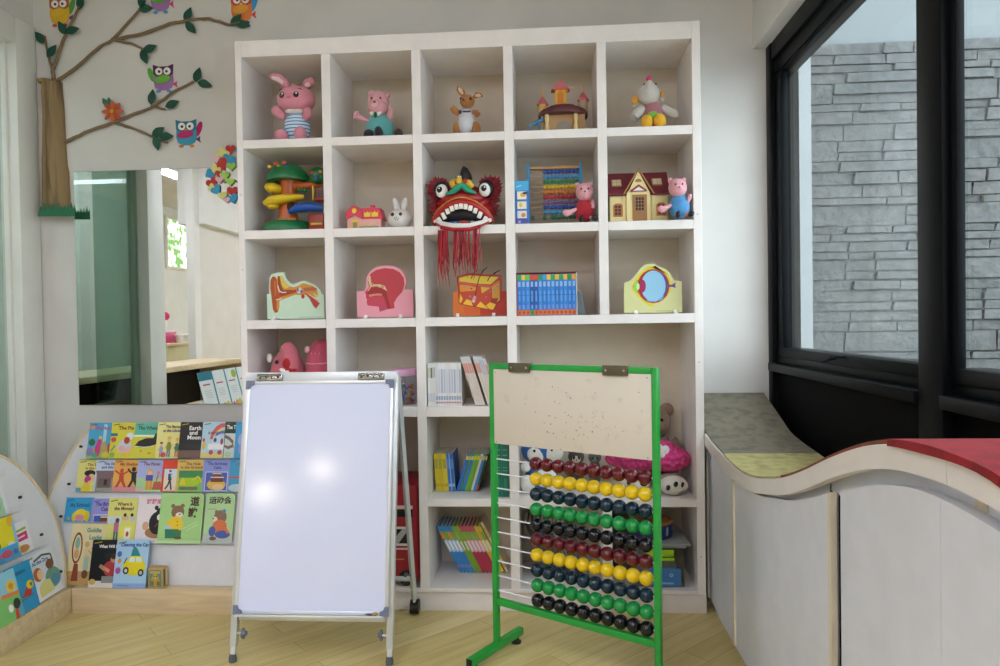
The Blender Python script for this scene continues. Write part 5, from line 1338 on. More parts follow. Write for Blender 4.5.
# lion dance head
t = thing('lion_head', 'red lion dance head with a gaping white toothed mouth and hanging red fringe', 'lion head', (0.852, 0.078, FL[2] + SL))
LR = mat('#a3141f', 0.4); FURR = mat('#961624', 0.9, 'plush'); GLD = mat('#c98a2a', 0.35)
k = 0.001
def arc(n, x0, x1, zb, zt, y0, y1):
    return [(x0 + (x1 - x0) * q / n, y0 + (y1 - y0) * math.sin(PI * q / n), zb + (zt - zb) * math.sin(PI * q / n) ** 0.75) for q in range(n + 1)]
up = arc(14, -118, 112, 12, 84, -46, -92)
toy(t, [('face', LR, [('e', (-2, 10, 92), (112, 70, 74)), ('e', (-4, -20, 106), (92, 56, 40)), ('e', (-86, -10, 46), (32, 44, 46)), ('e', (84, -10, 46), (32, 44, 46))]),
        ('mouth', mat('#0c0809', 0.7), [('e', (-2, -42, 40), (96, 46, 39))]), ('upper_lip', LR, [('t', up, [12, 13, 14, 14, 15, 15, 15, 15, 15, 15, 15, 14, 14, 13, 12])], [('lip_trim', GLD, [('t', [(x * 1.0, y - 10, z + 15) for x, y, z in up], 3.2)])]),
        ('lower_lip', WHT, [('t', [(-108, -62, 17), (-74, -98, 1), (-30, -112, -10), (30, -112, -10), (70, -98, 1), (104, -62, 17)], [8, 10, 11, 11, 10, 8])], [('lip_edge', LR, [('t', [(-104, -78, 8), (-72, -106, -11), (-30, -119, -23), (30, -119, -23), (68, -106, -11), (100, -78, 8)], [4, 5, 6, 6, 5, 4])])]),
        ('tongue', mat('#3a62a8', 0.6), [('e', (-2, -62, 8), (64, 30, 8))], [('tongue_stripe', mat('#c8402e', 0.6), [('e', (4, -72, 8), (30, 22, 8))]), ('tongue_stripe', mat('#d0a040', 0.6), [('e', (-26, -72, 7), (12, 18, 7)), ('e', (36, -72, 7), (10, 18, 7))])])])
for q in range(1, 12):
    _a = q / 12 * 14
    _i = int(_a); _fr = _a - _i
    x, y, z = (up[_i][j] * (1 - _fr) + up[min(_i + 1, 14)][j] * _fr for j in (0, 1, 2))
    big = 1.5 if q in (1, 2, 10, 11) else 1.15
    q = _a
    b = MB()
    ax = (q - 7) * 5
    b.box(-0.0078, -0.005, -0.0175 * big, 0.0078, 0.005, 0.0, mat('#eeeae2', 0.35), 0.002, Matrix.Translation((x * k * 0.97, (y - 10) * k, (z - 8) * k)) @ Matrix.Rotation(math.radians(ax), 4, 'Y'))
    b.build('tooth', t)
for s in (-1, 1):
    cx = -86 if s < 0 else 88
    toy(t, [('eye_socket', mat('#17101a', 0.5), [('e', (cx, -40, 140), (31, 22, 36), (0, 12 * s, 0))]), ('eye', mat('#efeeea', 0.3), [('e', (cx + 4 * s * -1, -52, 134), (23, 18, 27))], [('pupil', EYE, [('e', (cx - 2 * s - 4, -67, 137), (11, 6, 12))]), ('pupil_dot', mat('#ffffff', 0.3), [('e', (cx - 3, -72, 141), (3, 2, 3))])])])
    b = MB()
    rnd = random.Random(5 + s)
    for _ in range(300):
        a = rnd.uniform(0, 2 * PI); r = rnd.uniform(0.0, 0.036)
        p = Vector(((cx + s * 14) * k + r * math.cos(a), -0.006 + rnd.uniform(-0.02, 0.02), 0.150 + r * math.sin(a)))
        d = Vector((math.cos(a) * 0.8 + s * 0.25, rnd.uniform(-0.7, 0.3), math.sin(a) * 0.8 + 0.35)).normalized() * rnd.uniform(0.010, 0.020)
        b.tube([p, p + d], [0.0050, 0.0012], FURR, 5)
    b.ell(((cx + s * 12) * k, 0.0, 0.146), (0.044, 0.028, 0.048), FURR)
    b.build('fur_tuft', t)
    b = MB()
    for _ in range(90):
        p = Vector((s * rnd.uniform(0.100, 0.118), rnd.uniform(-0.03, 0.03), rnd.uniform(0.05, 0.13)))
        b.tube([p, p + Vector((s * rnd.uniform(.01, .026), rnd.uniform(-.02, .01), rnd.uniform(-.012, .012)))], [0.004, 0.0008], FURR, 5)
    b.build('cheek_fur', t)
toy(t, [('brow', mat('#1b9a78', 0.45), [('t', [(-62, -72, 118), (-36, -82, 124), (-8, -86, 144), (4, -86, 146), (22, -84, 128), (52, -76, 118)], [5, 10, 12, 12, 11, 5])]),
        ('flame', mat('#d8b02c', 0.45), [('e', (-34, -66, 158), (16, 14, 17)), ('e', (-12, -70, 164), (14, 12, 20)), ('e', (22, -68, 158), (16, 12, 15)), ('e', (30, -64, 150), (14, 10, 12))], [('flame_dot', mat('#b8321f', 0.45), [('e', (12, -80, 164), (9, 5, 9)), ('e', (-24, -78, 160), (5, 4, 6))])]),
        ('mirror_disc', mat('#9a9a98', 0.15, 'plain', 0.9), [('e', (-16, -60, 186), (13, 5, 9))]),
        ('horn', mat('#1c1a20', 0.5), [('t', [(12, -34, 176), (8, -34, 198), (4, -32, 218), (0, -28, 230)], [24, 21, 14, 4], 0.7)])])
b = MB()
rnd = random.Random(9)
FC = [mat('#a01a28', 0.8), mat('#7f1420', 0.8), mat('#b23440', 0.8)]
for q in range(62):
    u = rnd.random()
    x = (-0.070 + rnd.uniform(-.018, .018)) if u < 0.4 else ((0.0 + rnd.uniform(-.03, .03)) if u < 0.8 else 0.055 + rnd.uniform(-.012, .012))
    L_ = rnd.uniform(.14, .215) if u < 0.4 else rnd.uniform(.12, .19)
    pts = []
    for j in range(7):
        f = j / 6
        pts.append((x + 0.006 * math.sin(f * 5 + q) * f, -0.112 - 0.008 * math.sin(f * 3) + 0.004 * math.cos(q + f * 4), -0.024 - L_ * f))
    b.tube(pts, [0.0022, 0.0024, 0.0024, 0.0022, 0.0020, 0.0016, 0.0006], FC[q % 3], 5)
b.tube([(-0.08, -0.108, -0.014), (-0.03, -0.117, -0.025), (0.03, -0.117, -0.025), (0.07, -0.108, -0.014)], 0.006, FC[0], 8)
b.build('fringe', t)
toy(t, [('ribbon', mat('#3f8a4a', 0.6), [('t', [(-112, -40, 14), (-128, -46, 6), (-138, -30, 8)], [5, 6, 3], 0.5)]), ('ribbon', mat('#d8b83a', 0.6), [('t', [(74, -74, 8), (92, -70, 7), (104, -58, 12)], [5, 6, 4], 0.5)])])
# slim blue box
t = thing('card_box', 'slim blue game box with three cream picture panels beside the small abacus', 'box', (1.0768, 0.05, FL[2] + SL))
b = MB(); b.box(-0.026, -0.012, 0, 0.026, 0.03, 0.168, mat('#2f6fc4', 0.35), 0.001); bx = b.build('carton', t)
art('picture_panels', bx, [('r', 0, .78, 1, .22, '#35a6d8'), ('r', 0, 0, 1, .14, '#3f4a9a'), ('r', .16, .58, .68, .18, '#e8dfc0'), ('r', .16, .36, .68, .17, '#e8e0c4'), ('r', .16, .15, .68, .17, '#ddd8cc'), ('e', .58, .68, .2, .05, '#d8a83a'), ('e', .4, .45, .12, .05, '#d8b83a'), ('e', .6, .22, .16, .05, '#c87a4a'), ('r', .2, .04, .2, .06, '#a89ad0'), ('l', [(.1, .86), (.5, .9)], .08, '#8fd0ea'), ('e', .75, .72, .2, .03, '#20283c')], 0.052, 0.168, Matrix.Translation((-0.026, -0.012, 0)) @ FRONT)
# small abacus
t = thing('small_abacus', 'small wooden abacus with blue posts and ten rows of coloured beads', 'abacus', (1.203, 0.10, FL[2] + SL), (math.radians(-4), 0, 0))
BP = mat('#2b86bb', 0.4); ROD2 = mat('#b58a58', 0.5, 'wood', extra=(4, 40, 40))
for x in (-0.108, 0.097):
    b = MB(); b.box(x, -0.012, 0.001, x + 0.011, 0.012, 0.247, BP, 0.002); p = b.build('post', t)
b = MB(); b.box(-0.097, -0.006, 0.226, 0.097, 0.006, 0.236, ROD2, 0.001); b.build('top_rail', t)
b = MB(); b.box(-0.097, -0.010, 0.001, 0.097, 0.010, 0.012, ROD2, 0.001); b.build('base_rail', t)
SB = ['#23459c', '#3f8fc0', '#1f7a48', '#dcb51c', '#c9752a', '#a81e2c', '#7a5a8c', '#23459c', '#3f8fc0', '#1f6a42']
sm = {}
for r in range(10):
    z = 0.215 - r * 0.0200
    b = MB(); b.tube([(-0.098, 0, z), (0.098, 0, z)], 0.0022, ROD2, 8); rod = b.build('rod', t)
    for q in range(10):
        x = -0.038 + q * 0.0142
        if r == 9 and q < 2:
            x = (-0.085, -0.040)[q]
        c = SB[r]
        if c not in sm:
            b = MB(); b.lathe([(0.0025, -0.0068), (0.006, -0.0062), (0.0085, -0.003), (0.0088, 0), (0.0085, 0.003), (0.006, 0.0062), (0.0025, 0.0068)], (0, 0, 0), mat(c, 0.25, 'flat'), 14, Matrix.Rotation(PI / 2, 4, 'Y'))
            o = b.build('bead', rod); sm[c] = o.data
        else:
            o = bpy.data.objects.new('bead', sm[c]); COL.objects.link(o); o.parent = rod
        o.location = (x, 0, z)
# red and blue plush
def floor_plush(name, label, loc, dress, hx, right_arm):
    t = thing('plush_toy', label, 'plush toy', loc)
    toy(t, [('body', dress, [('e', (0, 0, 44), (39, 34, 44)), ('e', (0, 0, 70), (28, 26, 26))]),
            ('head', PINK2, [('e', (hx, -4, 116), (34, 32, 35)), ('e', (hx, -10, 106), (31, 28, 26))], [('nose', SMILE, [('e', (hx, -42, 112), (4, 2, 3))]), ('eye', EYE, [('e', (hx - 13, -33, 124), (3, 2, 4))]), ('eye', EYE, [('e', (hx + 13, -33, 124), (3, 2, 4))]), ('muzzle', mat('#ecb6bb', 0.8, 'plush'), [('e', (hx, -37, 113), (11, 6, 8))])]),
            ('ear', PINK2, [('e', (hx - 25, 2, 144), (10, 7, 11))]), ('ear', PINK2, [('e', (hx + 25, 2, 144), (10, 7, 11))]),
            ('arm', PINK2, [('t', [(-32, -16, 50), (-52, -24, 40), (-66, -28, 32)], [6, 9, 12], 0.7), ('e', (-70, -28, 34), (15, 10, 13), (0, 30, 0))]), ('arm', PINK2, [('t', right_arm, [7, 8, 7])]),
            ('shoe', mat('#0e0e10', 0.5), [('e', (-14, -48, 9), (8, 13, 14), (0, 10, 0))]), ('shoe', mat('#0e0e10', 0.5), [('e', (34, -46, 11), (13, 11, 10), (0, -35, 0))]),
            ('leg', PINK2, [('t', [(-14, -26, 14), (-14, -42, 12)], [7, 6]), ('t', [(20, -26, 14), (29, -40, 13)], [7, 6])])])
floor_plush('p', 'pink plush toy in a red dress leaning by the small abacus', (1.3160, 0.055, FL[2] + SL), mat('#b0152c', 0.8, 'plush'), 0, [(30, -10, 80), (32, -18, 64), (30, -22, 50)])
floor_plush('p', 'pink plush toy in a blue dress beside the doll house', (1.667, 0.020, FL[2] + SL), mat('#4a90c9', 0.8, 'plush'), -6, [(26, -12, 56), (34, -18, 74), (38, -20, 88)])
# doll house
t = thing('doll_house', 'cream doll house with a maroon roof and a wooden front door', 'doll house', (1.520, 0.07, FL[2] + SL))
CW = mat('#e6d69a', 0.5); MR = mat('#6d2330', 0.45); BT = mat('#a07040', 0.5); WN = mat('#b4692f', 0.5); DK = mat('#2a211c', 0.5)
toy(t, [('wall', CW, [('b', (-106, 0, 0), (112, 130, 110), 1)], [('pilaster', CW, [('b', (-58, -5, 0), (-46, 1, 108), 1), ('b', (52, -5, 0), (64, 1, 108), 1)])]),
        ('front_gable', CW, [('p', [(-44, 0), (44, 0), (44, 112), (36, 128), (2, 196), (-32, 128), (-44, 112)], -40, 14)], [('gable_trim', BT, [('p', [(-58, 108), (-52, 108), (2, 198), (56, 108), (62, 108), (2, 208)], -30, 20)]), ('arch_window', BT, [('p', [(-12, 154), (14, 154), (10, 163), (1, 167), (-8, 163)], 14, 16)]), ('canopy', mat('#8c2f3a', 0.45), [('p', [(-30, 118), (32, 118), (32, 122), (1, 144), (-30, 122)], 14, 22)], ), ('canopy_panel', mat('#e9e6ee', 0.5), [('p', [(-20, 120), (22, 120), (1, 135)], 22, 23)])]),
        ('roof', MR, [('b', (-118, -14, 108), (-54, 1, 112), 0.5), ('b', (62, -14, 108), (120, 1, 112), 0.5)], [])])
b = MB()
SLP = [(-0.014, 0.108), (0.062, 0.204), (0.130, 0.112), (0.128, 0.106), (0.062, 0.196), (-0.010, 0.104)]
b.prism([(y, z) for y, z in SLP], -0.116, 0.120, MR, SIDE)
b.prism([(0.0, 0.110), (0.062, 0.194), (0.124, 0.110)], -0.105, 0.111, CW, SIDE)
b.build('roof_slope', t)
toy(t, [('door', BT, [('p', [(-22, 0), (32, 0), (32, 106), (-22, 106)], 14, 17)], [('door_panes', DK, [('p', [(-10 + 11 * i, 46 + 13 * j), (-2 + 11 * i, 46 + 13 * j), (-2 + 11 * i, 56 + 13 * j), (-10 + 11 * i, 56 + 13 * j)], 17, 18) for i in range(3) for j in range(4)]), ('door_knob', GLD, [('e', (-17, -20, 50), (2, 2, 2))])])])
for x in (-76, 88):
    toy(t, [('window', WN, [('p', [(x - 18, 26), (x + 18, 26), (x + 18, 68), (x + 10, 76), (x - 10, 76), (x - 18, 68)], 0, 4)], [('window_panes', DK, [('p', [(x - 12 + 13 * i, 32 + 13 * j), (x - 2 + 13 * i, 32 + 13 * j), (x - 2 + 13 * i, 42 + 13 * j), (x - 12 + 13 * i, 42 + 13 * j)], 4, 5) for i in range(2) for j in range(3)])])])
for x in (-78, 76):
    RM = Matrix.Translation((x * k, 0.026, 0.157)) @ Matrix.Rotation(math.atan2(-0.076, 0.096), 4, 'X')
    b = MB(); b.box(-0.019, -0.006, -0.018, 0.019, 0.003, 0.018, mat('#a58660', 0.5), 0.001, RM); w = b.build('skylight', t)
    b = MB()
    for i in (0, 1):
        for j in (0, 1):
            b.box(-0.016 + 0.017 * i, -0.0072, -0.015 + 0.016 * j, -0.001 + 0.017 * i, -0.0058, -0.001 + 0.016 * j, mat('#cbb892', 0.4), 0, RM)
    b.build('skylight_panes', w)

# ------------------------------------------------------------------ cut-out body boards in the third row
def board(name, label, x, col, outline, cx, by, kx, kz, pics, feet, foot_h=0.014, y=0.06):
    t = thing(name, label, 'teaching board', (x, y, FL[3] + SL))
    f = lambda p: ((p[0] - cx) * kx, (by - p[1]) * kz + 0.004)
    b = MB(); b.prism([f(p) for p in outline], -0.006, 0.006, mat(col, 0.4), FRONT); bo = b.build('board', t, angle=30)
    def conv(it):
        if it[0] == 'p':
            return ('p', [f(p) for p in it[1]], it[2])
        if it[0] == 'e':
            u, v = f((it[1], it[2]))
            return ('e', u, v, it[3] * kx, it[4] * kz, it[5], it[6] if len(it) > 6 else 0)
        if it[0] == 'l':
            return ('l', [f(p) for p in it[1]], it[2] * kx, it[3])
    art('picture', bo, [conv(i) for i in pics], 1, 1, Matrix.Translation((0, -0.006, 0)) @ FRONT, rough=0.4)
    for zx in feet:
        b = MB(); b.box((zx - cx) * kx - 0.006, -0.034, 0, (zx - cx) * kx + 0.006, 0.034, 0.0035, mat('#eceae6', 0.4), 0.001)
        b.box((zx - cx) * kx - 0.006, -0.014, 0.003, (zx - cx) * kx + 0.006, -0.0075, foot_h, mat('#eceae6', 0.4), 0.001)
        b.box((zx - cx) * kx - 0.006, 0.0075, 0.003, (zx - cx) * kx + 0.006, 0.014, foot_h, mat('#eceae6', 0.4), 0.001)
        b.build('foot', t)
    return t
board('ear_board', 'pale green cut-out board showing the inside of an ear', 0.176, '#c3dcc4',
      [(72, 555), (648, 555), (648, 312), (622, 310), (610, 262), (560, 215), (485, 183), (440, 172), (395, 190), (345, 208), (310, 195), (270, 150), (252, 86), (175, 84), (125, 100), (100, 140), (96, 302), (72, 302)], 360, 555, 0.00040, 0.00039,
      [('p', [(112, 160), (130, 125), (160, 122), (178, 150), (185, 120), (232, 120), (250, 170), (300, 225), (350, 238), (400, 220), (440, 195), (540, 225), (580, 262), (590, 330), (560, 345), (500, 310), (440, 320), (360, 312), (300, 335), (250, 352), (200, 372), (196, 440), (180, 488), (150, 492), (130, 460), (118, 330), (108, 240)], '#c98d2e'),
       ('p', [(112, 160), (130, 128), (160, 128), (176, 160), (180, 240), (190, 300), (200, 345), (170, 375), (168, 440), (180, 488), (150, 490), (130, 455), (118, 330), (108, 240)], '#a8491c'),
       ('p', [(185, 122), (205, 122), (215, 200), (240, 262), (330, 262), (330, 285), (220, 292), (190, 240)], '#8c3a1a'), ('p', [(210, 122), (232, 122), (250, 180), (300, 232), (270, 250), (230, 230)], '#d9bc4a'),
       ('p', [(190, 295), (300, 275), (372, 258), (378, 285), (300, 310), (200, 335)], '#a33a1a'), ('p', [(150, 165), (166, 170), (170, 300), (150, 330)], '#bd6420'), ('p', [(440, 245), (540, 238), (578, 250), (572, 276), (450, 280)], '#b3573a'), ('p', [(455, 300), (480, 305), (606, 402), (566, 458), (540, 430), (500, 350)], '#b02a2e'), ('p', [(456, 305), (500, 318), (600, 405), (590, 380), (490, 310)], '#d98a78'),
       ('p', [(540, 300), (585, 320), (590, 345), (560, 340)], '#d8c25a'), ('e', 402, 270, 26, 30, '#c8ccd6'), ('e', 388, 262, 10, 22, '#8a5a6a'), ('e', 424, 282, 14, 14, '#7a4a8a'), ('e', 437, 332, 17, 22, '#a81826'),
       ('l', [(185, 215), (200, 270), (230, 288), (270, 285)], 9, '#e8dcd8'), ('l', [(165, 362), (225, 348)], 9, '#e6ccc8'), ('l', [(390, 540), (620, 540)], 5, '#9fb8a2')], (147,))
board('head_board', 'pink cut-out board of a red human head in profile', 0.534, '#e29aa8',
      [(115, 585), (638, 585), (638, 318), (560, 318), (582, 250), (570, 180), (530, 120), (460, 85), (390, 78), (310, 90), (250, 125), (215, 170), (200, 240), (208, 280), (185, 325), (115, 325)], 376, 585, 0.000425, 0.00040,
      [('p', [(228, 200), (250, 155), (300, 122), (380, 106), (460, 115), (520, 150), (556, 205), (562, 270), (540, 340), (490, 395), (460, 450), (466, 500), (400, 508), (325, 532), (318, 480), (215, 468), (205, 435), (210, 410), (198, 385), (200, 360), (190, 340), (222, 300), (230, 280), (220, 240)], '#b9323f'),
       ('p', [(210, 345), (250, 300), (330, 285), (390, 325), (400, 380), (430, 500), (400, 505), (385, 450), (370, 385), (350, 372), (240, 380)], '#9c1526'), ('p', [(215, 468), (205, 435), (215, 400), (250, 385), (350, 380), (375, 440), (318, 482)], '#c23a52'), ('p', [(318, 480), (380, 440), (398, 505), (325, 530)], '#b83a5a'),
       ('p', [(228, 362), (300, 352), (350, 356), (352, 372), (290, 372), (232, 384)], '#c8876a'), ('e', 238, 225, 13, 18, '#d8c79a'), ('p', [(232, 180), (248, 182), (246, 240), (280, 262), (330, 262), (378, 280), (400, 330), (360, 305), (300, 280), (250, 285), (228, 320), (214, 330), (240, 280), (228, 240)], '#d3bd8e'), ('e', 355, 290, 14, 14, '#b88a5a'), ('e', 262, 262, 10, 8, '#a8704a')], (197, 523))
board('skin_board', 'orange and red cut-out board of a block of skin with hairs', 0.908, '#cf6a1e',
      [(85, 570), (635, 570), (635, 325), (582, 325), (582, 180), (560, 170), (250, 150), (140, 175), (128, 190), (130, 330), (85, 330)], 360, 570, 0.000385, 0.00039,
      [('p', [(360, 566), (632, 566), (632, 330), (360, 330)], '#b02a1a'), ('p', [(200, 566), (360, 566), (360, 330), (200, 330)], '#cc5a1c'), ('p', [(134, 190), (250, 158), (570, 180), (575, 420), (490, 522), (160, 445), (140, 380)], '#9c2218'),
       ('p', [(150, 192), (255, 168), (555, 190), (470, 262), (340, 255), (150, 225)], '#d8b93a'), ('p', [(145, 228), (340, 262), (475, 275), (560, 215), (560, 230), (478, 290), (340, 278), (145, 245)], '#c85a4e'), ('p', [(150, 250), (340, 280), (475, 292), (470, 500), (160, 440)], '#bd3f1e'), ('p', [(155, 255), (260, 270), (330, 290), (320, 320), (160, 330)], '#d88a2a'), ('p', [(370, 285), (470, 295), (380, 350)], '#d8a83a'), ('p', [(480, 290), (560, 235), (560, 400), (482, 400)], '#c8922e'),
       ('p', [(160, 350), (185, 400), (165, 445), (150, 430)], '#e2b62a'), ('p', [(185, 455), (225, 405), (265, 420), (290, 478)], '#e2b62a'), ('p', [(315, 485), (365, 430), (440, 500), (430, 508)], '#e2b62a'), ('p', [(420, 470), (460, 440), (520, 460), (490, 515), (450, 505)], '#e2b62a'), ('p', [(525, 440), (560, 385), (556, 420)], '#e2b62a'),
       ('l', [(130, 180), (250, 152), (575, 174)], 12, '#a82a1c'), ('l', [(578, 174), (580, 420), (490, 520), (150, 448), (134, 186)], 7, '#a02c1c'), ('l', [(300, 425), (325, 310), (350, 210), (390, 130), (438, 92)], 9, '#2a1410'), ('l', [(275, 205), (290, 160), (335, 118)], 9, '#3a1a12'), ('l', [(438, 230), (460, 190), (510, 150), (565, 125)], 9, '#2a1410'), ('p', [(270, 435), (300, 370), (325, 380), (305, 440)], '#c89a98'),
       ('e', 205, 282, 9, 8, '#6a78b0'), ('e', 275, 300, 9, 8, '#8a2a18'), ('e', 260, 378, 11, 10, '#8a6ac0'), ('e', 422, 388, 10, 9, '#8a6ac0'), ('e', 462, 332, 8, 7, '#5a78b8'), ('e', 512, 318, 8, 7, '#5a78b8'), ('e', 540, 285, 8, 7, '#5a78b8'), ('e', 298, 428, 10, 9, '#d8c8d8')], (133, 497))
# the hairs of the skin board stick up above its edge: small tongues of the board itself
hb = [o for o in bpy.data.objects if o.name.startswith('skin_board')][0]
b = MB()
for pts in ([(300, 158), (315, 132), (336, 116)], [(380, 150), (400, 118), (438, 90)], [(500, 165), (530, 140), (566, 122)]):
    b.tube([((x - 360) * 0.000385, -0.003, (570 - y) * 0.00039 + 0.004) for x, y in pts], [0.0024, 0.002, 0.0012], mat('#3a1a12', 0.5), 6)
b.build('hair', hb)
board('eye_board', 'pale olive cut-out board of an eyeball in section', 1.570, '#cfcf94',
      [(80, 552), (590, 552), (590, 262), (520, 255), (500, 200), (450, 145), (365, 112), (360, 98), (280, 96), (235, 130), (175, 210), (135, 252), (85, 268)], 335, 552, 0.00043, 0.00041,
      [('p', [(150, 300), (175, 250), (215, 195), (260, 145), (310, 120), (360, 118), (300, 150), (330, 128), (420, 150), (475, 205), (500, 270), (495, 340), (460, 410), (400, 455), (330, 470), (310, 468), (362, 492), (310, 496), (250, 450), (190, 380), (155, 340)], '#d8cc2a'), ('p', [(160, 300), (185, 255), (212, 238), (212, 370), (180, 350)], '#c98a3a'),
       ('e', 340, 305, 142, 160, '#c6401f'), ('e', 342, 305, 134, 152, '#8c1a26'), ('e', 352, 305, 116, 144, '#5a3a84'), ('e', 340, 305, 108, 146, '#8fc3e2'), ('p', [(250, 380), (300, 440), (360, 446), (420, 400), (440, 340), (420, 430), (350, 452), (290, 445)], '#5aa6d6'), ('e', 192, 305, 22, 50, '#8fce5a'), ('e', 206, 305, 14, 30, '#bfe69a'), ('e', 246, 302, 28, 60, '#8c3a10'), ('e', 244, 302, 25, 56, '#a80f5a'),
       ('p', [(455, 290), (500, 295), (538, 272), (530, 300), (536, 326), (500, 314), (455, 322)], '#6c3a80'), ('l', [(360, 536), (560, 536)], 5, '#a8a874')], (183, 525))

# ------------------------------------------------------------------ spined books and magazines
def spine_book(x, y, z, w, h, d, col, bands, label, lean=0.0, group=None, name='book', cat='book', pages='#d9d2c4', yaw=0.0):
    """standing book, spine to the viewer; lean > 0 tips its top to the right about its foot"""
    t = thing(name, label, cat, (x, y, z + max(0.0, w * math.sin(math.radians(lean)))), (0, math.radians(lean), math.radians(yaw)), group)
    m = mat(col, 0.4)
    b = MB()
    c = min(0.0008, w * 0.2)
    b.box(0, 0, 0, w, c, h, m); b.box(0, c, 0, c, d, h, m); b.box(w - c, c, 0, w, d, h, m)
    b.build('cover', t)
    b = MB(); b.box(c + 0.0001, c + 0.0001, 0.001, w - c - 0.0001, d - 0.001, h - 0.001, mat(pages, 0.8, 'pages')); b.build('pages', t)
    if bands:
        art('spine_print', t, bands, w, h, FRONT, z0=0.0003, rough=0.4)
    return t
# blue boxed set: 14 slim volumes in a red edged case
BX = 1.0536
t = thing('book_case_sleeve', 'thin red edged card sleeve holding the row of blue books', 'sleeve', (BX, 0.035, FL[3] + SL))
b = MB(); b.box(-0.0030, 0.0, 0, 0.0, 0.13, 0.163, mat('#b8442e', 0.45)); b.box(0.226, 0.0, 0, 0.2290, 0.13, 0.163, mat('#d8dce0', 0.45)); b.box(-0.0030, 0.0, 0.1632, 0.2290, 0.13, 0.166, mat('#a83222', 0.45)); b.box(-0.0030, 0.1302, 0, 0.2290, 0.132, 0.166, mat('#b8442e', 0.45)); b.build('sleeve', t)
tops = ['#2f9a58', '#d8c83a', '#6fb84a', '#c8502a', '#c8502a', '#2a8a50', '#3a98d8', '#e0b83a', '#2f9a58', '#d8b02e', '#2f9a58', '#e0a83a', '#2f8a50', '#e09a2e']
nb = len(tops)
bw = 0.2245 / nb
NTH = ['first', 'second', 'third', 'fourth', 'fifth', 'sixth', 'seventh', 'eighth', 'ninth', 'tenth', 'eleventh', 'twelfth', 'thirteenth', 'fourteenth', 'fifteenth']
for i, c in enumerate(tops):
    bot = '#cf6a34' if i != 3 else '#2f9a4a'
    bl = ('#2a78c8', '#2f7fd2', '#3486d6')[i % 3] if i not in (3, 4) else '#2257a8'
    bands = [('r', 0, .86, 1, .13, c), ('r', 0, .01, 1, .13, bot), ('r', .2, .70, .6, .12, '#8fb4e2'), ('r', .3, .34, .4, .26, '#5a9ade'), ('r', 0, .49, 1, .012, '#2a5ca8'), ('r', .25, .16, .5, .10, '#6f8fd8'), ('r', .3, .05, .4, .05, '#8a3a20')]
    spine_book(BX + 0.0008 + i * bw, 0.036, FL[3] + 2 * SL, bw - 0.0006, 0.158, 0.12, bl, bands, 'slim blue book with orange foot, %s from the left in the red sleeve' % NTH[i], 0, 'blue boxed set on the third shelf')
t = thing('bookend', 'grey wedge-shaped bookend beside the blue boxed set', 'bookend', (1.284, 0.09, FL[3] + SL))
b = MB(); b.prism([(0, 0), (0.034, 0), (0.020, 0.092), (0, 0.092)], -0.10, 0.0, mat('#7d8890', 0.5), FRONT); b.build('bookend_body', t)
b = MB(); b.box(0.0, -0.004, -0.0003, 0.050, 0.104, 0.0012, mat('#6d767c', 0.5)); b.build('base_plate', t)
# white magazines
Z4 = FL[4] + SL
rnd = random.Random(21)
for i in range(13):
    w = 0.0096
    h = 0.166 - (0.0 if i > 1 else 0.002)
    g = rnd.choice(['#d8dade', '#e2e2e2', '#cfd4de', '#dcdcd6'])
    bands = [('r', .15, .30, .7, .55, rnd.choice(['#b8c0d2', '#c9ced8', '#a9b2c4'])), ('r', .1, .06, .8, .04, '#c87a7a'), ('r', .1, .14, .8, .09, '#9aa6bc')] if i > 2 else [('r', .1, .66, .8, .24, ['#c9c4a0', '#6f7a74', '#b0b4b0'][i]), ('r', .1, .1, .8, .2, '#c4c9d2')]
    spine_book(0.704 + 0.0002 + i * (w + 0.0004), 0.018, Z4, w, h, 0.125, g, bands, 'upright white magazine, %s from the left in the middle cell' % NTH[i], 0, 'upright white magazines in the fourth row')
xs = 0.704 + 13 * 0.01
LN = 17.0
cl = math.cos(math.radians(LN))
px = xs + 0.0535
for i in range(9):
    w = 0.0088
    top = ('r', .1, .66, .8, .2, '#cf8f84') if i not in (6, 7) else ('r', .1, .62, .8, .3, '#a8b2c0')
    bands = [('r', 0, .90, 1, .10, '#c2c6cc'), top, ('r', .2, .2, .5, .3, '#cfc0b8')]
    spine_book(px, 0.022, Z4 + 0.0004, w, 0.196 if i < 8 else 0.188, 0.13, '#d3c7bf', bands, 'leaning pinkish white magazine, %s of those tipped against the upright ones' % NTH[i], -LN, 'leaning magazines in the fourth row')
    px += (w + 0.0004) / cl + (0.009 if i in (3,) else 0)
# fifth row
Z5 = FL[5] + SL
px = 0.7135
for i, (w, c, l) in enumerate(((0.0165, '#d3bd2a', 'yellow book standing first at the left end of the fifth row'), (0.0165, '#cdb524', 'yellow book standing second in the fifth row, between two other yellow ones'), (0.0165, '#d6c232', 'yellow book standing third in the fifth row next to the blue ones'), (0.0135, '#2f6fc2', 'blue book with a pale edge beside the three yellow books'), (0.0135, '#2a62ba', 'blue book with a green edge before the gap in the fifth row'))):
    bands = [('r', .1, .60, .8, .26, '#a8a03a' if i < 3 else '#4a86d6'), ('r', .1, .12, .8, .08, '#b8a01e' if i < 3 else '#8fb8e6')] + ([('r', .82, 0, .18, 1, '#b8cfe8' if i == 3 else '#6fae3a')] if i > 2 else [])
    spine_book(px, 0.12, Z5 + 0.0006, w, 0.150, 0.15, c, bands, l, -4.0, None)
    px += w * 1.006 + 0.0004
px = 0.794
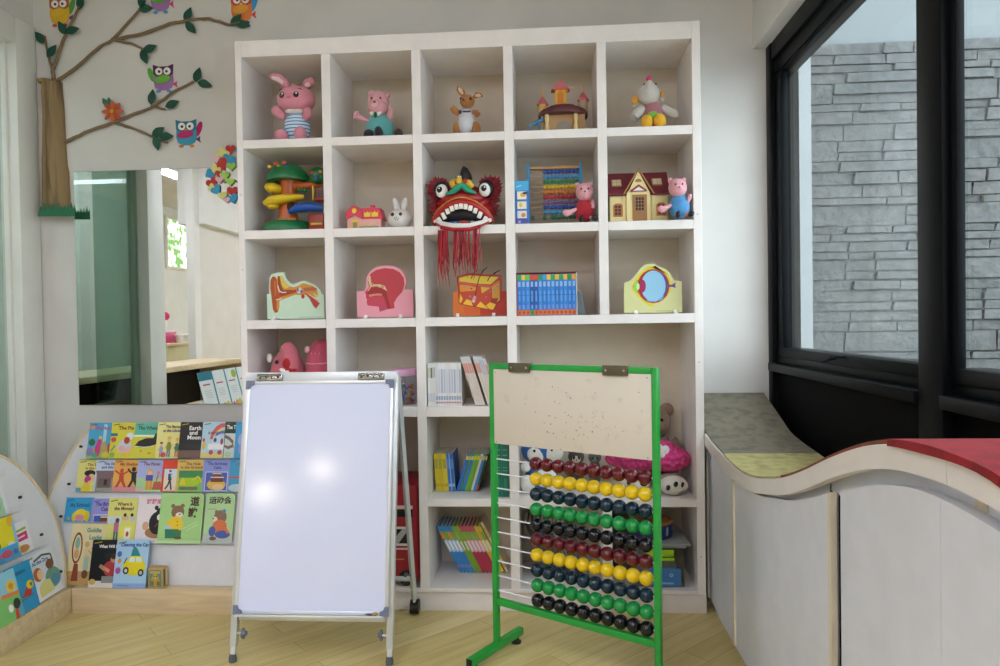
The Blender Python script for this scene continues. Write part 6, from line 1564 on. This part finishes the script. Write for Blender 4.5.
for i, (w, c, l, h) in enumerate(((0.0125, '#2b6cc4', 'blue book leaning first after the gap in the fifth row', .154), (0.0075, '#3f8a4a', 'thin green book between two leaning blue ones', .154), (0.0105, '#2f74c8', 'blue book leaning third, left of the lime green pair', .154), (0.0110, '#6fae2e', 'lime green leaning book, left of its pair', .154), (0.0105, '#67a62a', 'lime green leaning book, right of its pair', .154), (0.0085, '#d8cfc4', 'off-white leaning book right of the lime green pair', .156), (0.0105, '#3a8ac8', 'light blue leaning book with a yellow edge', .153), (0.0090, '#1f3f2c', 'dark green leaning book with a red foot near the green post', .154), (0.0090, '#2a4f36', 'taller dark green book standing behind the green post', .200))):
    lean = 17 if i < 8 else 2
    bands = [('r', .1, .84, .8, .10, '#cfc23a' if i != 5 else '#c8a0a0'), ('r', .15, .2, .7, .5, c)]
    if i == 7:
        bands.append(('r', 0, .02, 1, .14, '#b0402a'))
    spine_book(px if i < 8 else 0.9335, 0.12, Z5 + 0.0004, w, h, 0.14, c, bands, l, lean)
    px += w / math.cos(math.radians(lean)) + 0.0006
for i, l in enumerate(('left of the two tall teal green books seen through the bead frame rods', 'right of the two tall teal green books seen through the bead frame rods')):
    pr = [('r', .16 + .14 * a, .88 - .1 * q, .09, .012, '#8fd0c0') for q in range(2) for a in range(5)] + [('r', .16 + .14 * a, .55 - .06 * q, .09, .01, '#7fc4b4') for q in range(3) for a in range(5)]
    spine_book(0.9575 + i * 0.0265, 0.03, Z5, 0.0255, 0.205, 0.15, '#12735f', pr + [('r', .3, .1, .4, .25, '#1c8a72')], l, 0)
# sixth row leaning books
Z6 = FL[6] + SL
px = 0.7985
LN = 27.0
cl = math.cos(math.radians(LN))
SIX = [('#2f86cc', '#e0a03a', '#bcd8ee')] * 4 + [('#7aa02c', '#9ab83a', '#8fae3a')] * 2 + [('#b0304a', '#8ab040', '#e2b4c2')] * 4 + [('#cdb93a', '#d8a03a', '#e2d888')] * 2
TP = ['#3f98d8'] * 4 + ['#8fae3a'] * 2 + ['#cf5a70'] * 4 + ['#d8c03a'] * 2
SN = ['blue', 'blue', 'blue', 'blue', 'olive green', 'olive green', 'crimson', 'crimson', 'crimson', 'crimson', 'yellow', 'yellow']
RK = ['leftmost of four', 'second of four', 'third of four', 'rightmost of four', 'left one of two', 'right one of two', 'leftmost of four', 'second of four', 'third of four', 'rightmost of four', 'left one of two', 'right one of two']
for i in range(12):
    w = 0.0131
    a, bnd, pale = SIX[i]
    mid = '#7fae4a' if i % 2 else bnd
    bands = [('r', 0, .88, 1, .12, TP[i]), ('r', 0, .70, 1, .17, mid), ('r', 0, .44, 1, .25, pale), ('r', .3, .48, .4, .18, '#ffffff' if i < 4 else '#efe0e0'), ('r', .0, .10, 1, .06, '#7a86c0' if i < 4 else a)]
    spine_book(px, 0.17, Z6 + 0.0006, w, 0.212, 0.132, a, bands, '%s slanting %s banded books in the bottom row' % (RK[i], SN[i]), -LN, 'slanting banded books in the bottom row')
    px += (w + 0.0005) / cl
spine_book(px + 0.004, 0.172, Z6 + 0.0006, 0.0105, 0.228, 0.13, '#d8c9a2', [('r', .1, .7, .8, .2, '#c8a868'), ('r', .1, .1, .8, .3, '#b8b060')], 'wide cream slanting book at the right end of the bottom row books', -LN)
# dark slanting books behind the beads, bottom row
px = 1.160
for i in range(10):
    c = ['#1d1c22', '#2a2a30', '#23262a', '#2d3a5c', '#27231f', '#3a3f46', '#8a8f96', '#26282c', '#1f2126', '#6a6f76'][i]
    spine_book(px, 0.12, Z6 + 0.0006, 0.014, 0.24, 0.15, c, [('r', .2, .2, .6, .5, '#4a4f58')], 'dark slanting book behind the beads, %s from the left' % NTH[i], -24, 'dark slanting books behind the bead frame')
    px += 0.0162

# ------------------------------------------------------------------ fourth row: pink plush pair, jar
t = thing('pink_plush', 'round pink plush with white ears and a red cloth above the whiteboard', 'plush toy', (0.108, 0.14, Z4))
PK = mat('#d4707f', 0.8, 'plush')
toy(t, [('body', PK, [('e', (0, 0, 110), (72, 64, 112)), ('t', [(6, -20, 224), (30, -44, 206), (40, -50, 160), (38, -52, 110)], [30, 30, 26, 22])], [('seam', mat('#9c4350', 0.8), [('e', (14, -52, 214), (10, 8, 8))])]),
        ('ear', WHT, [('e', (-68, -20, 186), (11, 9, 19))]), ('eye', EYE, [('e', (-24, -58, 172), (8, 5, 8))]),
        ('cloth', mat('#b0141f', 0.8, 'plush'), [('e', (22, -68, 166), (19, 12, 22)), ('e', (36, -62, 140), (24, 14, 16))]), ('bow', WHT, [('e', (6, -74, 138), (14, 8, 8), (0, 30, 0)), ('e', (20, -76, 130), (14, 8, 8), (0, -20, 0))])])
t = thing('pink_plush', 'deep pink plush with a pale stitched belt beside the round one, above the whiteboard', 'plush toy', (0.246, 0.15, Z4))
PD = mat('#c8546a', 0.8, 'plush')
toy(t, [('body', PD, [('e', (0, 0, 120), (66, 66, 132))], [('belt', mat('#e0a0ac', 0.8, 'plush'), [('t', [(-52, -44, 154), (-20, -62, 152), (20, -62, 153), (52, -44, 156)], 2.5)]), ('stitch', mat('#e7b6be', 0.8), [('t', [(-24, -50, 196), (-24, -54, 190)], 1.4), ('t', [(-8, -54, 196), (-8, -58, 190)], 1.4), ('t', [(8, -54, 196), (8, -58, 190)], 1.4)])]),
        ('ear', mat('#e2a9b2', 0.8, 'plush'), [('e', (-46, -38, 208), (12, 9, 15))]), ('ear', mat('#e2a9b2', 0.8, 'plush'), [('e', (46, -38, 208), (12, 9, 15))])])
t = thing('plastic_jar', 'clear plastic jar with a pink screw lid, right of the whiteboard top', 'jar', (0.597, 0.10, Z4))
b = MB(); b.lathe([(0.046, 0.0), (0.050, 0.004), (0.050, 0.108), (0.044, 0.112), (0.043, 0.112), (0.0475, 0.106), (0.0475, 0.006), (0.043, 0.003)], (0, 0, 0), glass('#eef0f5', 0.04, 0.05, 'jar_plastic')); b.build('jar_body', t)
b = MB(); b.lathe([(0.050, 0.113), (0.053, 0.115), (0.053, 0.136), (0.050, 0.140), (0.030, 0.142)], (0, 0, 0), mat('#d9a3c4', 0.4)); b.build('lid', t)
rnd = random.Random(4)
CL = ['red', 'green', 'blue', 'yellow', 'purple', 'orange']
CH = {'red': '#c8323a', 'green': '#2f9a6a', 'blue': '#2f5ac0', 'yellow': '#e0c02a', 'purple': '#7a4aa8', 'orange': '#d8782a'}
for i in range(18):
    c = CL[i % 6]
    lay, q = divmod(i, 6)
    a = q * PI / 3 + lay * 0.5
    t = thing('letter_block', 'small %s plastic shape inside the pink lidded jar' % c, 'toy shape', (0.597 + 0.030 * math.cos(a), 0.10 + 0.030 * math.sin(a), Z4 + 0.016 + lay * 0.026), (rnd.uniform(-.4, .4), rnd.uniform(-.4, .4), rnd.uniform(0, 3)), 'plastic shapes in the jar: ' + c)
    b = MB()
    if i % 3 == 0:
        b.box(-0.010, -0.004, -0.009, 0.010, 0.004, -0.003, mat(CH[c], 0.4), 0.001); b.box(-0.010, -0.004, -0.003, -0.004, 0.004, 0.010, mat(CH[c], 0.4), 0.001)
    elif i % 3 == 1:
        b.tube([(-0.009, 0, 0.008), (0, 0, -0.008), (0.009, 0, 0.008)], 0.004, mat(CH[c], 0.4), 8)
    else:
        b.box(-0.003, -0.004, -0.010, 0.003, 0.004, 0.010, mat(CH[c], 0.4), 0.001); b.box(-0.009, -0.004, 0.004, 0.009, 0.004, 0.010, mat(CH[c], 0.4), 0.001)
    b.build('shape', t)

# ------------------------------------------------------------------ plush pile in the wide cell
t = thing('plush_toy', 'blue and white plush with a red collar behind the top beads', 'plush toy', (1.135, 0.13, Z5))
BL2 = mat('#1f62ae', 0.8, 'plush')
toy(t, [('body', BL2, [('e', (0, 10, 60), (66, 56, 64))], [('belly', WHT, [('e', (14, -28, 56), (46, 26, 40))])]),
        ('head', BL2, [('e', (0, 10, 160), (80, 60, 66))], [('face', WHT, [('e', (-14, -22, 152), (44, 30, 40)), ('e', (40, -20, 156), (48, 30, 42))]), ('eye', EYE, [('e', (-26, -50, 164), (5, 3, 6))]), ('eye', EYE, [('e', (42, -49, 168), (5, 3, 6))])]), ('ear', BL2, [('e', (-46, 10, 222), (20, 12, 20))]), ('ear', BL2, [('e', (46, 10, 222), (20, 12, 20))]),
        ('collar', mat('#b02030', 0.8, 'plush'), [('e', (6, -44, 186), (12, 8, 12))]), ('paw', WHT, [('e', (-62, -30, 96), (20, 20, 20))]), ('foot', WHT, [('e', (-54, -50, 36), (30, 28, 34))]), ('foot', WHT, [('e', (48, -50, 30), (30, 28, 30))])])
def mini(label, x, fur, face, h, r, dy):
    t = thing('small_plush', label, 'plush toy', (x, dy, Z5))
    toy(t, [('body', mat(fur, 0.9, 'plush'), [('e', (0, 0, h * .38), (r * .95, r * .8, h * .40))]), ('head', mat(fur, 0.9, 'plush'), [('e', (0, -4, h - r * .9), (r, r * .85, r * .9))], [('face', mat(face, 0.8, 'plush'), [('e', (0, -r * .62, h - r), (r * .62, r * .4, r * .55))]), ('eye_patch', mat('#241f1e', 0.6), [('e', (-r * .3, -r * .95, h - r * .9), (r * .15, r * .12, r * .22), (0, 25, 0)), ('e', (r * .3, -r * .95, h - r * .9), (r * .15, r * .12, r * .22), (0, -25, 0))]), ('nose', EYE, [('e', (0, -r * 1.0, h - r * 1.15), (r * .1, r * .08, r * .08))])]),
            ('ear', mat(fur, 0.9, 'plush'), [('e', (-r * .8, 0, h - r * .2), (r * .25, r * .2, r * .25))]), ('ear', mat(fur, 0.9, 'plush'), [('e', (r * .8, 0, h - r * .2), (r * .25, r * .2, r * .25))])])
mini('small dark brown plush with a cream eye-patched face behind the red beads', 1.275, '#4a4240', '#d8cdb4', 152, 33, 0.19)
mini('small grey plush with round ears behind the red beads', 1.350, '#5f5d58', '#8a887e', 142, 27, 0.20)
t = thing('teddy_bear', 'brown teddy bear peeking out behind the right post of the bead frame', 'teddy bear', (1.593, 0.240, Z5))
TB = mat('#8d7260', 0.9, 'plush')
toy(t, [('body', TB, [('e', (0, 6, 110), (84, 56, 112))]), ('head', TB, [('e', (-4, -6, 254), (72, 62, 66)), ('e', (-10, -52, 236), (34, 26, 26))], [('eye', EYE, [('e', (-36, -58, 270), (7, 5, 7))]), ('eye', EYE, [('e', (24, -60, 270), (7, 5, 7))]), ('nose', EYE, [('e', (-10, -78, 244), (10, 6, 7))])]),
        ('ear', TB, [('e', (54, 6, 302), (30, 16, 30))]), ('ear', TB, [('e', (-62, 6, 302), (30, 16, 30))]), ('arm', TB, [('t', [(70, 0, 180), (92, -8, 150), (88, -14, 120)], [26, 26, 24])]), ('arm', TB, [('t', [(-70, 0, 180), (-96, -8, 150), (-92, -14, 120)], [26, 26, 24])])])
t = thing('white_plush', 'white plush with black oval eyes on the shelf under the pink bumpy cushion', 'plush toy', (1.635, 0.075, Z5))
toy(t, [('head', mat('#8f8272', 0.9, 'plush'), [('e', (0, 12, 40), (60, 48, 40))], [('face', mat('#dcd5c8', 0.8, 'plush'), [('e', (4, -14, 38), (56, 36, 37))]), ('eye', EYE, [('e', (-20, -46, 36), (8, 5, 11), (0, 15, 0))]), ('eye', EYE, [('e', (8, -50, 50), (8, 5, 11), (0, 15, 0))]), ('nose', EYE, [('e', (34, -42, 46), (6, 6, 11), (0, 20, 0))]), ('mouth', EYE, [('t', [(20, -44, 14), (32, -40, 18), (40, -36, 24)], 1.5)])])])
t = thing('white_plush', 'white plush with black spots lying behind the yellow beads', 'plush toy', (1.495, 0.10, Z5))
toy(t, [('head', mat('#ddd6ca', 0.8, 'plush'), [('e', (0, 10, 38), (64, 46, 38))], [('eye', EYE, [('e', (-24, -34, 48), (8, 6, 11))]), ('eye', EYE, [('e', (34, -32, 46), (16, 6, 14))])]), ('ear', mat('#8f8272', 0.9, 'plush'), [('e', (-52, 0, 60), (16, 12, 18))])])
t = thing('bumpy_cushion', 'hot pink bumpy plush cushion with white hearts behind the bead frame', 'cushion', (1.555, 0.105, Z5 + 0.093))
toy(t, [('cushion', mat('#dd3f86', 0.85, 'bumpy'), [('e', (-40, 0, 40), (132, 52, 46)), ('e', (76, -6, 40), (82, 54, 52)), ('e', (60, 4, 66), (50, 46, 44))]), ('heart', mat('#e6dfe2', 0.7, 'plush'), [('e', (32, -44, 84), (18, 8, 24), (0, -25, 0)), ('e', (54, -46, 80), (16, 8, 20), (0, 35, 0)), ('e', (44, -50, 66), (12, 6, 16))]), ('heart', mat('#e6dfe2', 0.7, 'plush'), [('e', (0, -40, 98), (14, 8, 18), (0, 20, 0))])])

# ------------------------------------------------------------------ bottom right cell: clear box, round tin
t = thing('storage_box', 'clear plastic storage box with lime green handles in the bottom right cell', 'storage box', (1.580, 0.150, Z6))
PL = glass('#e9ecec', 0.06, 0.12, 'frosted_plastic')
b = MB()
W2, D2_, H2 = 0.094, 0.115, 0.150
for q in ((-W2, -D2_, 0, W2, D2_, 0.003), (-W2, -D2_, 0.003, W2, -D2_ + 0.002, H2), (-W2, D2_ - 0.002, 0.003, W2, D2_, H2), (-W2, -D2_ + 0.002, 0.003, -W2 + 0.002, D2_ - 0.002, H2), (W2 - 0.002, -D2_ + 0.002, 0.003, W2, D2_ - 0.002, H2)):
    b.box(*q, PL)
b.build('tub', t)
b = MB(); b.box(-W2 - 0.006, -D2_ - 0.006, H2, W2 + 0.006, D2_ + 0.006, H2 + 0.010, mat('#8f9292', 0.35), 0.003); b.box(-W2 - 0.016, -D2_ - 0.014, H2 + 0.010, W2 + 0.022, D2_ + 0.008, H2 + 0.020, mat('#9a9d9c', 0.35), 0.004); b.build('lid', t)
LIME = mat('#9fcf1c', 0.4)
b = MB(); b.box(-0.05, -D2_ - 0.014, H2 - 0.030, 0.052, -D2_ - 0.0062, H2 - 0.004, LIME, 0.003); b.box(-0.052, -D2_ - 0.016, H2 - 0.046, 0.054, -D2_ - 0.0064, H2 - 0.034, LIME, 0.003); b.build('handle', t)
tg = MB(); tg.box(-0.06, -D2_ - 0.0012, 0.004, 0.080, -D2_ - 0.0004, 0.072, mat('#3f78b4', 0.4)); tg = tg.build('blue_label', t)
art('label_print', tg, [('l', [(.30, .16), (.80, .16)], .05, '#8fb4d8'), ('e', .74, .62, .05, .09, '#b8cfe4'), ('e', .74, .62, .03, .055, '#3f78b4')], 0.14, 0.068, Matrix.Translation((-0.06, -D2_ - 0.0012, 0.004)) @ FRONT)
t = thing('box_filling', 'blue folded cloth inside the clear storage box', 'cloth', (1.580, 0.150, Z6 + 0.0035))
toy(t, [('cloth', mat('#a9b4bb', 0.8), [('e', (0, 0, 45), (84, 100, 44)), ('e', (-30, 20, 80), (50, 60, 40))])])
t = thing('round_tin', 'round dark blue tin with a gold rim on the clear storage box', 'tin', (1.560, 0.140, Z6 + 0.1705))
tb = MB(); tb.lathe([(0.083, 0.0), (0.086, 0.003), (0.086, 0.058), (0.084, 0.062), (0.080, 0.062), (0.080, 0.054), (0.0, 0.052)], (0, 0, 0), mat('#1f2f63', 0.3), 40); tb = tb.build('tin_body', t)
b = MB(); b.lathe([(0.0862, 0.054), (0.0875, 0.055), (0.0875, 0.061), (0.080, 0.064), (0.078, 0.062)], (0, 0, 0), mat('#a97b3c', 0.35), 40); b.build('rim', t)
b = MB()
for q in range(64):
    a = 2 * PI * q / 64
    p0 = (0.0866 * math.cos(a), 0.0866 * math.sin(a), 0.008); a2 = a + 0.12
    b.tube([p0, (0.0866 * math.cos(a2), 0.0866 * math.sin(a2), 0.050)], 0.0006, mat('#3f5fa8', 0.4), 4)
b.build('weave_lines', tb)
b = MB(); b.box(0.022, -0.0885, 0.014, 0.066, -0.0862, 0.046, mat('#9aa0a4', 0.4), 0, Matrix.Rotation(0.0, 4, 'Z')); 
for v in b.bm.verts:
    a = -PI / 2 + v.co.x / 0.0868
    r = 0.0878 if v.co.y < -0.0873 else 0.0866
    v.co = Vector((r * math.cos(a), r * math.sin(a), v.co.z))
b.build('tin_label', tb)
t = thing('black_bag', 'black soft bag in the bottom right cell behind the beads', 'bag', (1.433, 0.19, Z6))
toy(t, [('bag', mat('#161517', 0.7, 'plush'), [('e', (0, 0, 118), (30, 88, 118)), ('e', (0, -10, 210), (28, 60, 60))]), ('strap', mat('#1e1d20', 0.6), [('t', [(-18, -50, 230), (-8, -66, 262), (10, -60, 268), (20, -40, 240)], 6)])])

# ------------------------------------------------------------------ red bus storage box in the second column
t = thing('bus_box', 'red double-decker bus storage box half hidden by the whiteboard easel', 'storage box', (0.535, 0.155, Z6))
BR_ = mat('#a51f2e', 0.5)
b = MB(); b.box(-0.122, -0.13, 0.02, 0.122, 0.13, 0.395, BR_, 0.018, seg=4); bb = b.build('bus_body', t)
art('bus_print', bb, [('r', .02, .66, .96, .075, '#151417'), ('r', .02, .745, .96, .035, '#d9cfcc'), ('r', .05, .36, .40, .20, '#e3ddd8'), ('r', .07, .385, .36, .15, '#1a191c'), ('p', [(.07, .385), (.24, .385), (.43, .535), (.30, .535)], '#b8b4b4'), ('r', .52, .36, .40, .20, '#e3ddd8'), ('r', .54, .385, .36, .15, '#1a191c'), ('p', [(.54, .385), (.70, .385), (.90, .535), (.78, .535)], '#b8b4b4'), ('r', .02, .32, .96, .02, '#d9cfcc'), ('l', [(.55, .22), (.8, .22)], .02, '#c89a3a')], 0.208, 0.375, Matrix.Translation((-0.104, -0.13, 0.02)) @ FRONT)
for x in (-0.07, 0.07):
    b = MB(); b.cyl((x, -0.135, 0.030), (x, -0.126, 0.030), 0.030, mat('#121214', 0.6)); b.cyl((x, -0.137, 0.030), (x, -0.135, 0.030), 0.013, mat('#8a8a8c', 0.4)); b.build('wheel', t)

# ------------------------------------------------------------------ let the soft toys and figures rest on their boards, not in them
bpy.context.view_layer.update()
for o in list(bpy.data.objects):
    if o.parent is None and o.type == 'EMPTY' and o.get('category') in ('plush toy', 'teddy bear', 'lion head', 'bunny figure', 'toy castle', 'toy tree house', 'toy house', 'cushion'):
        if o['category'] == 'lion head':
            lo = -0.0015
        else:
            lo = min((c.matrix_world @ v.co).z for c in o.children_recursive for v in c.data.vertices) - o.location.z
        if lo < 0 and o['category'] != 'cushion':
            o.location.z -= lo
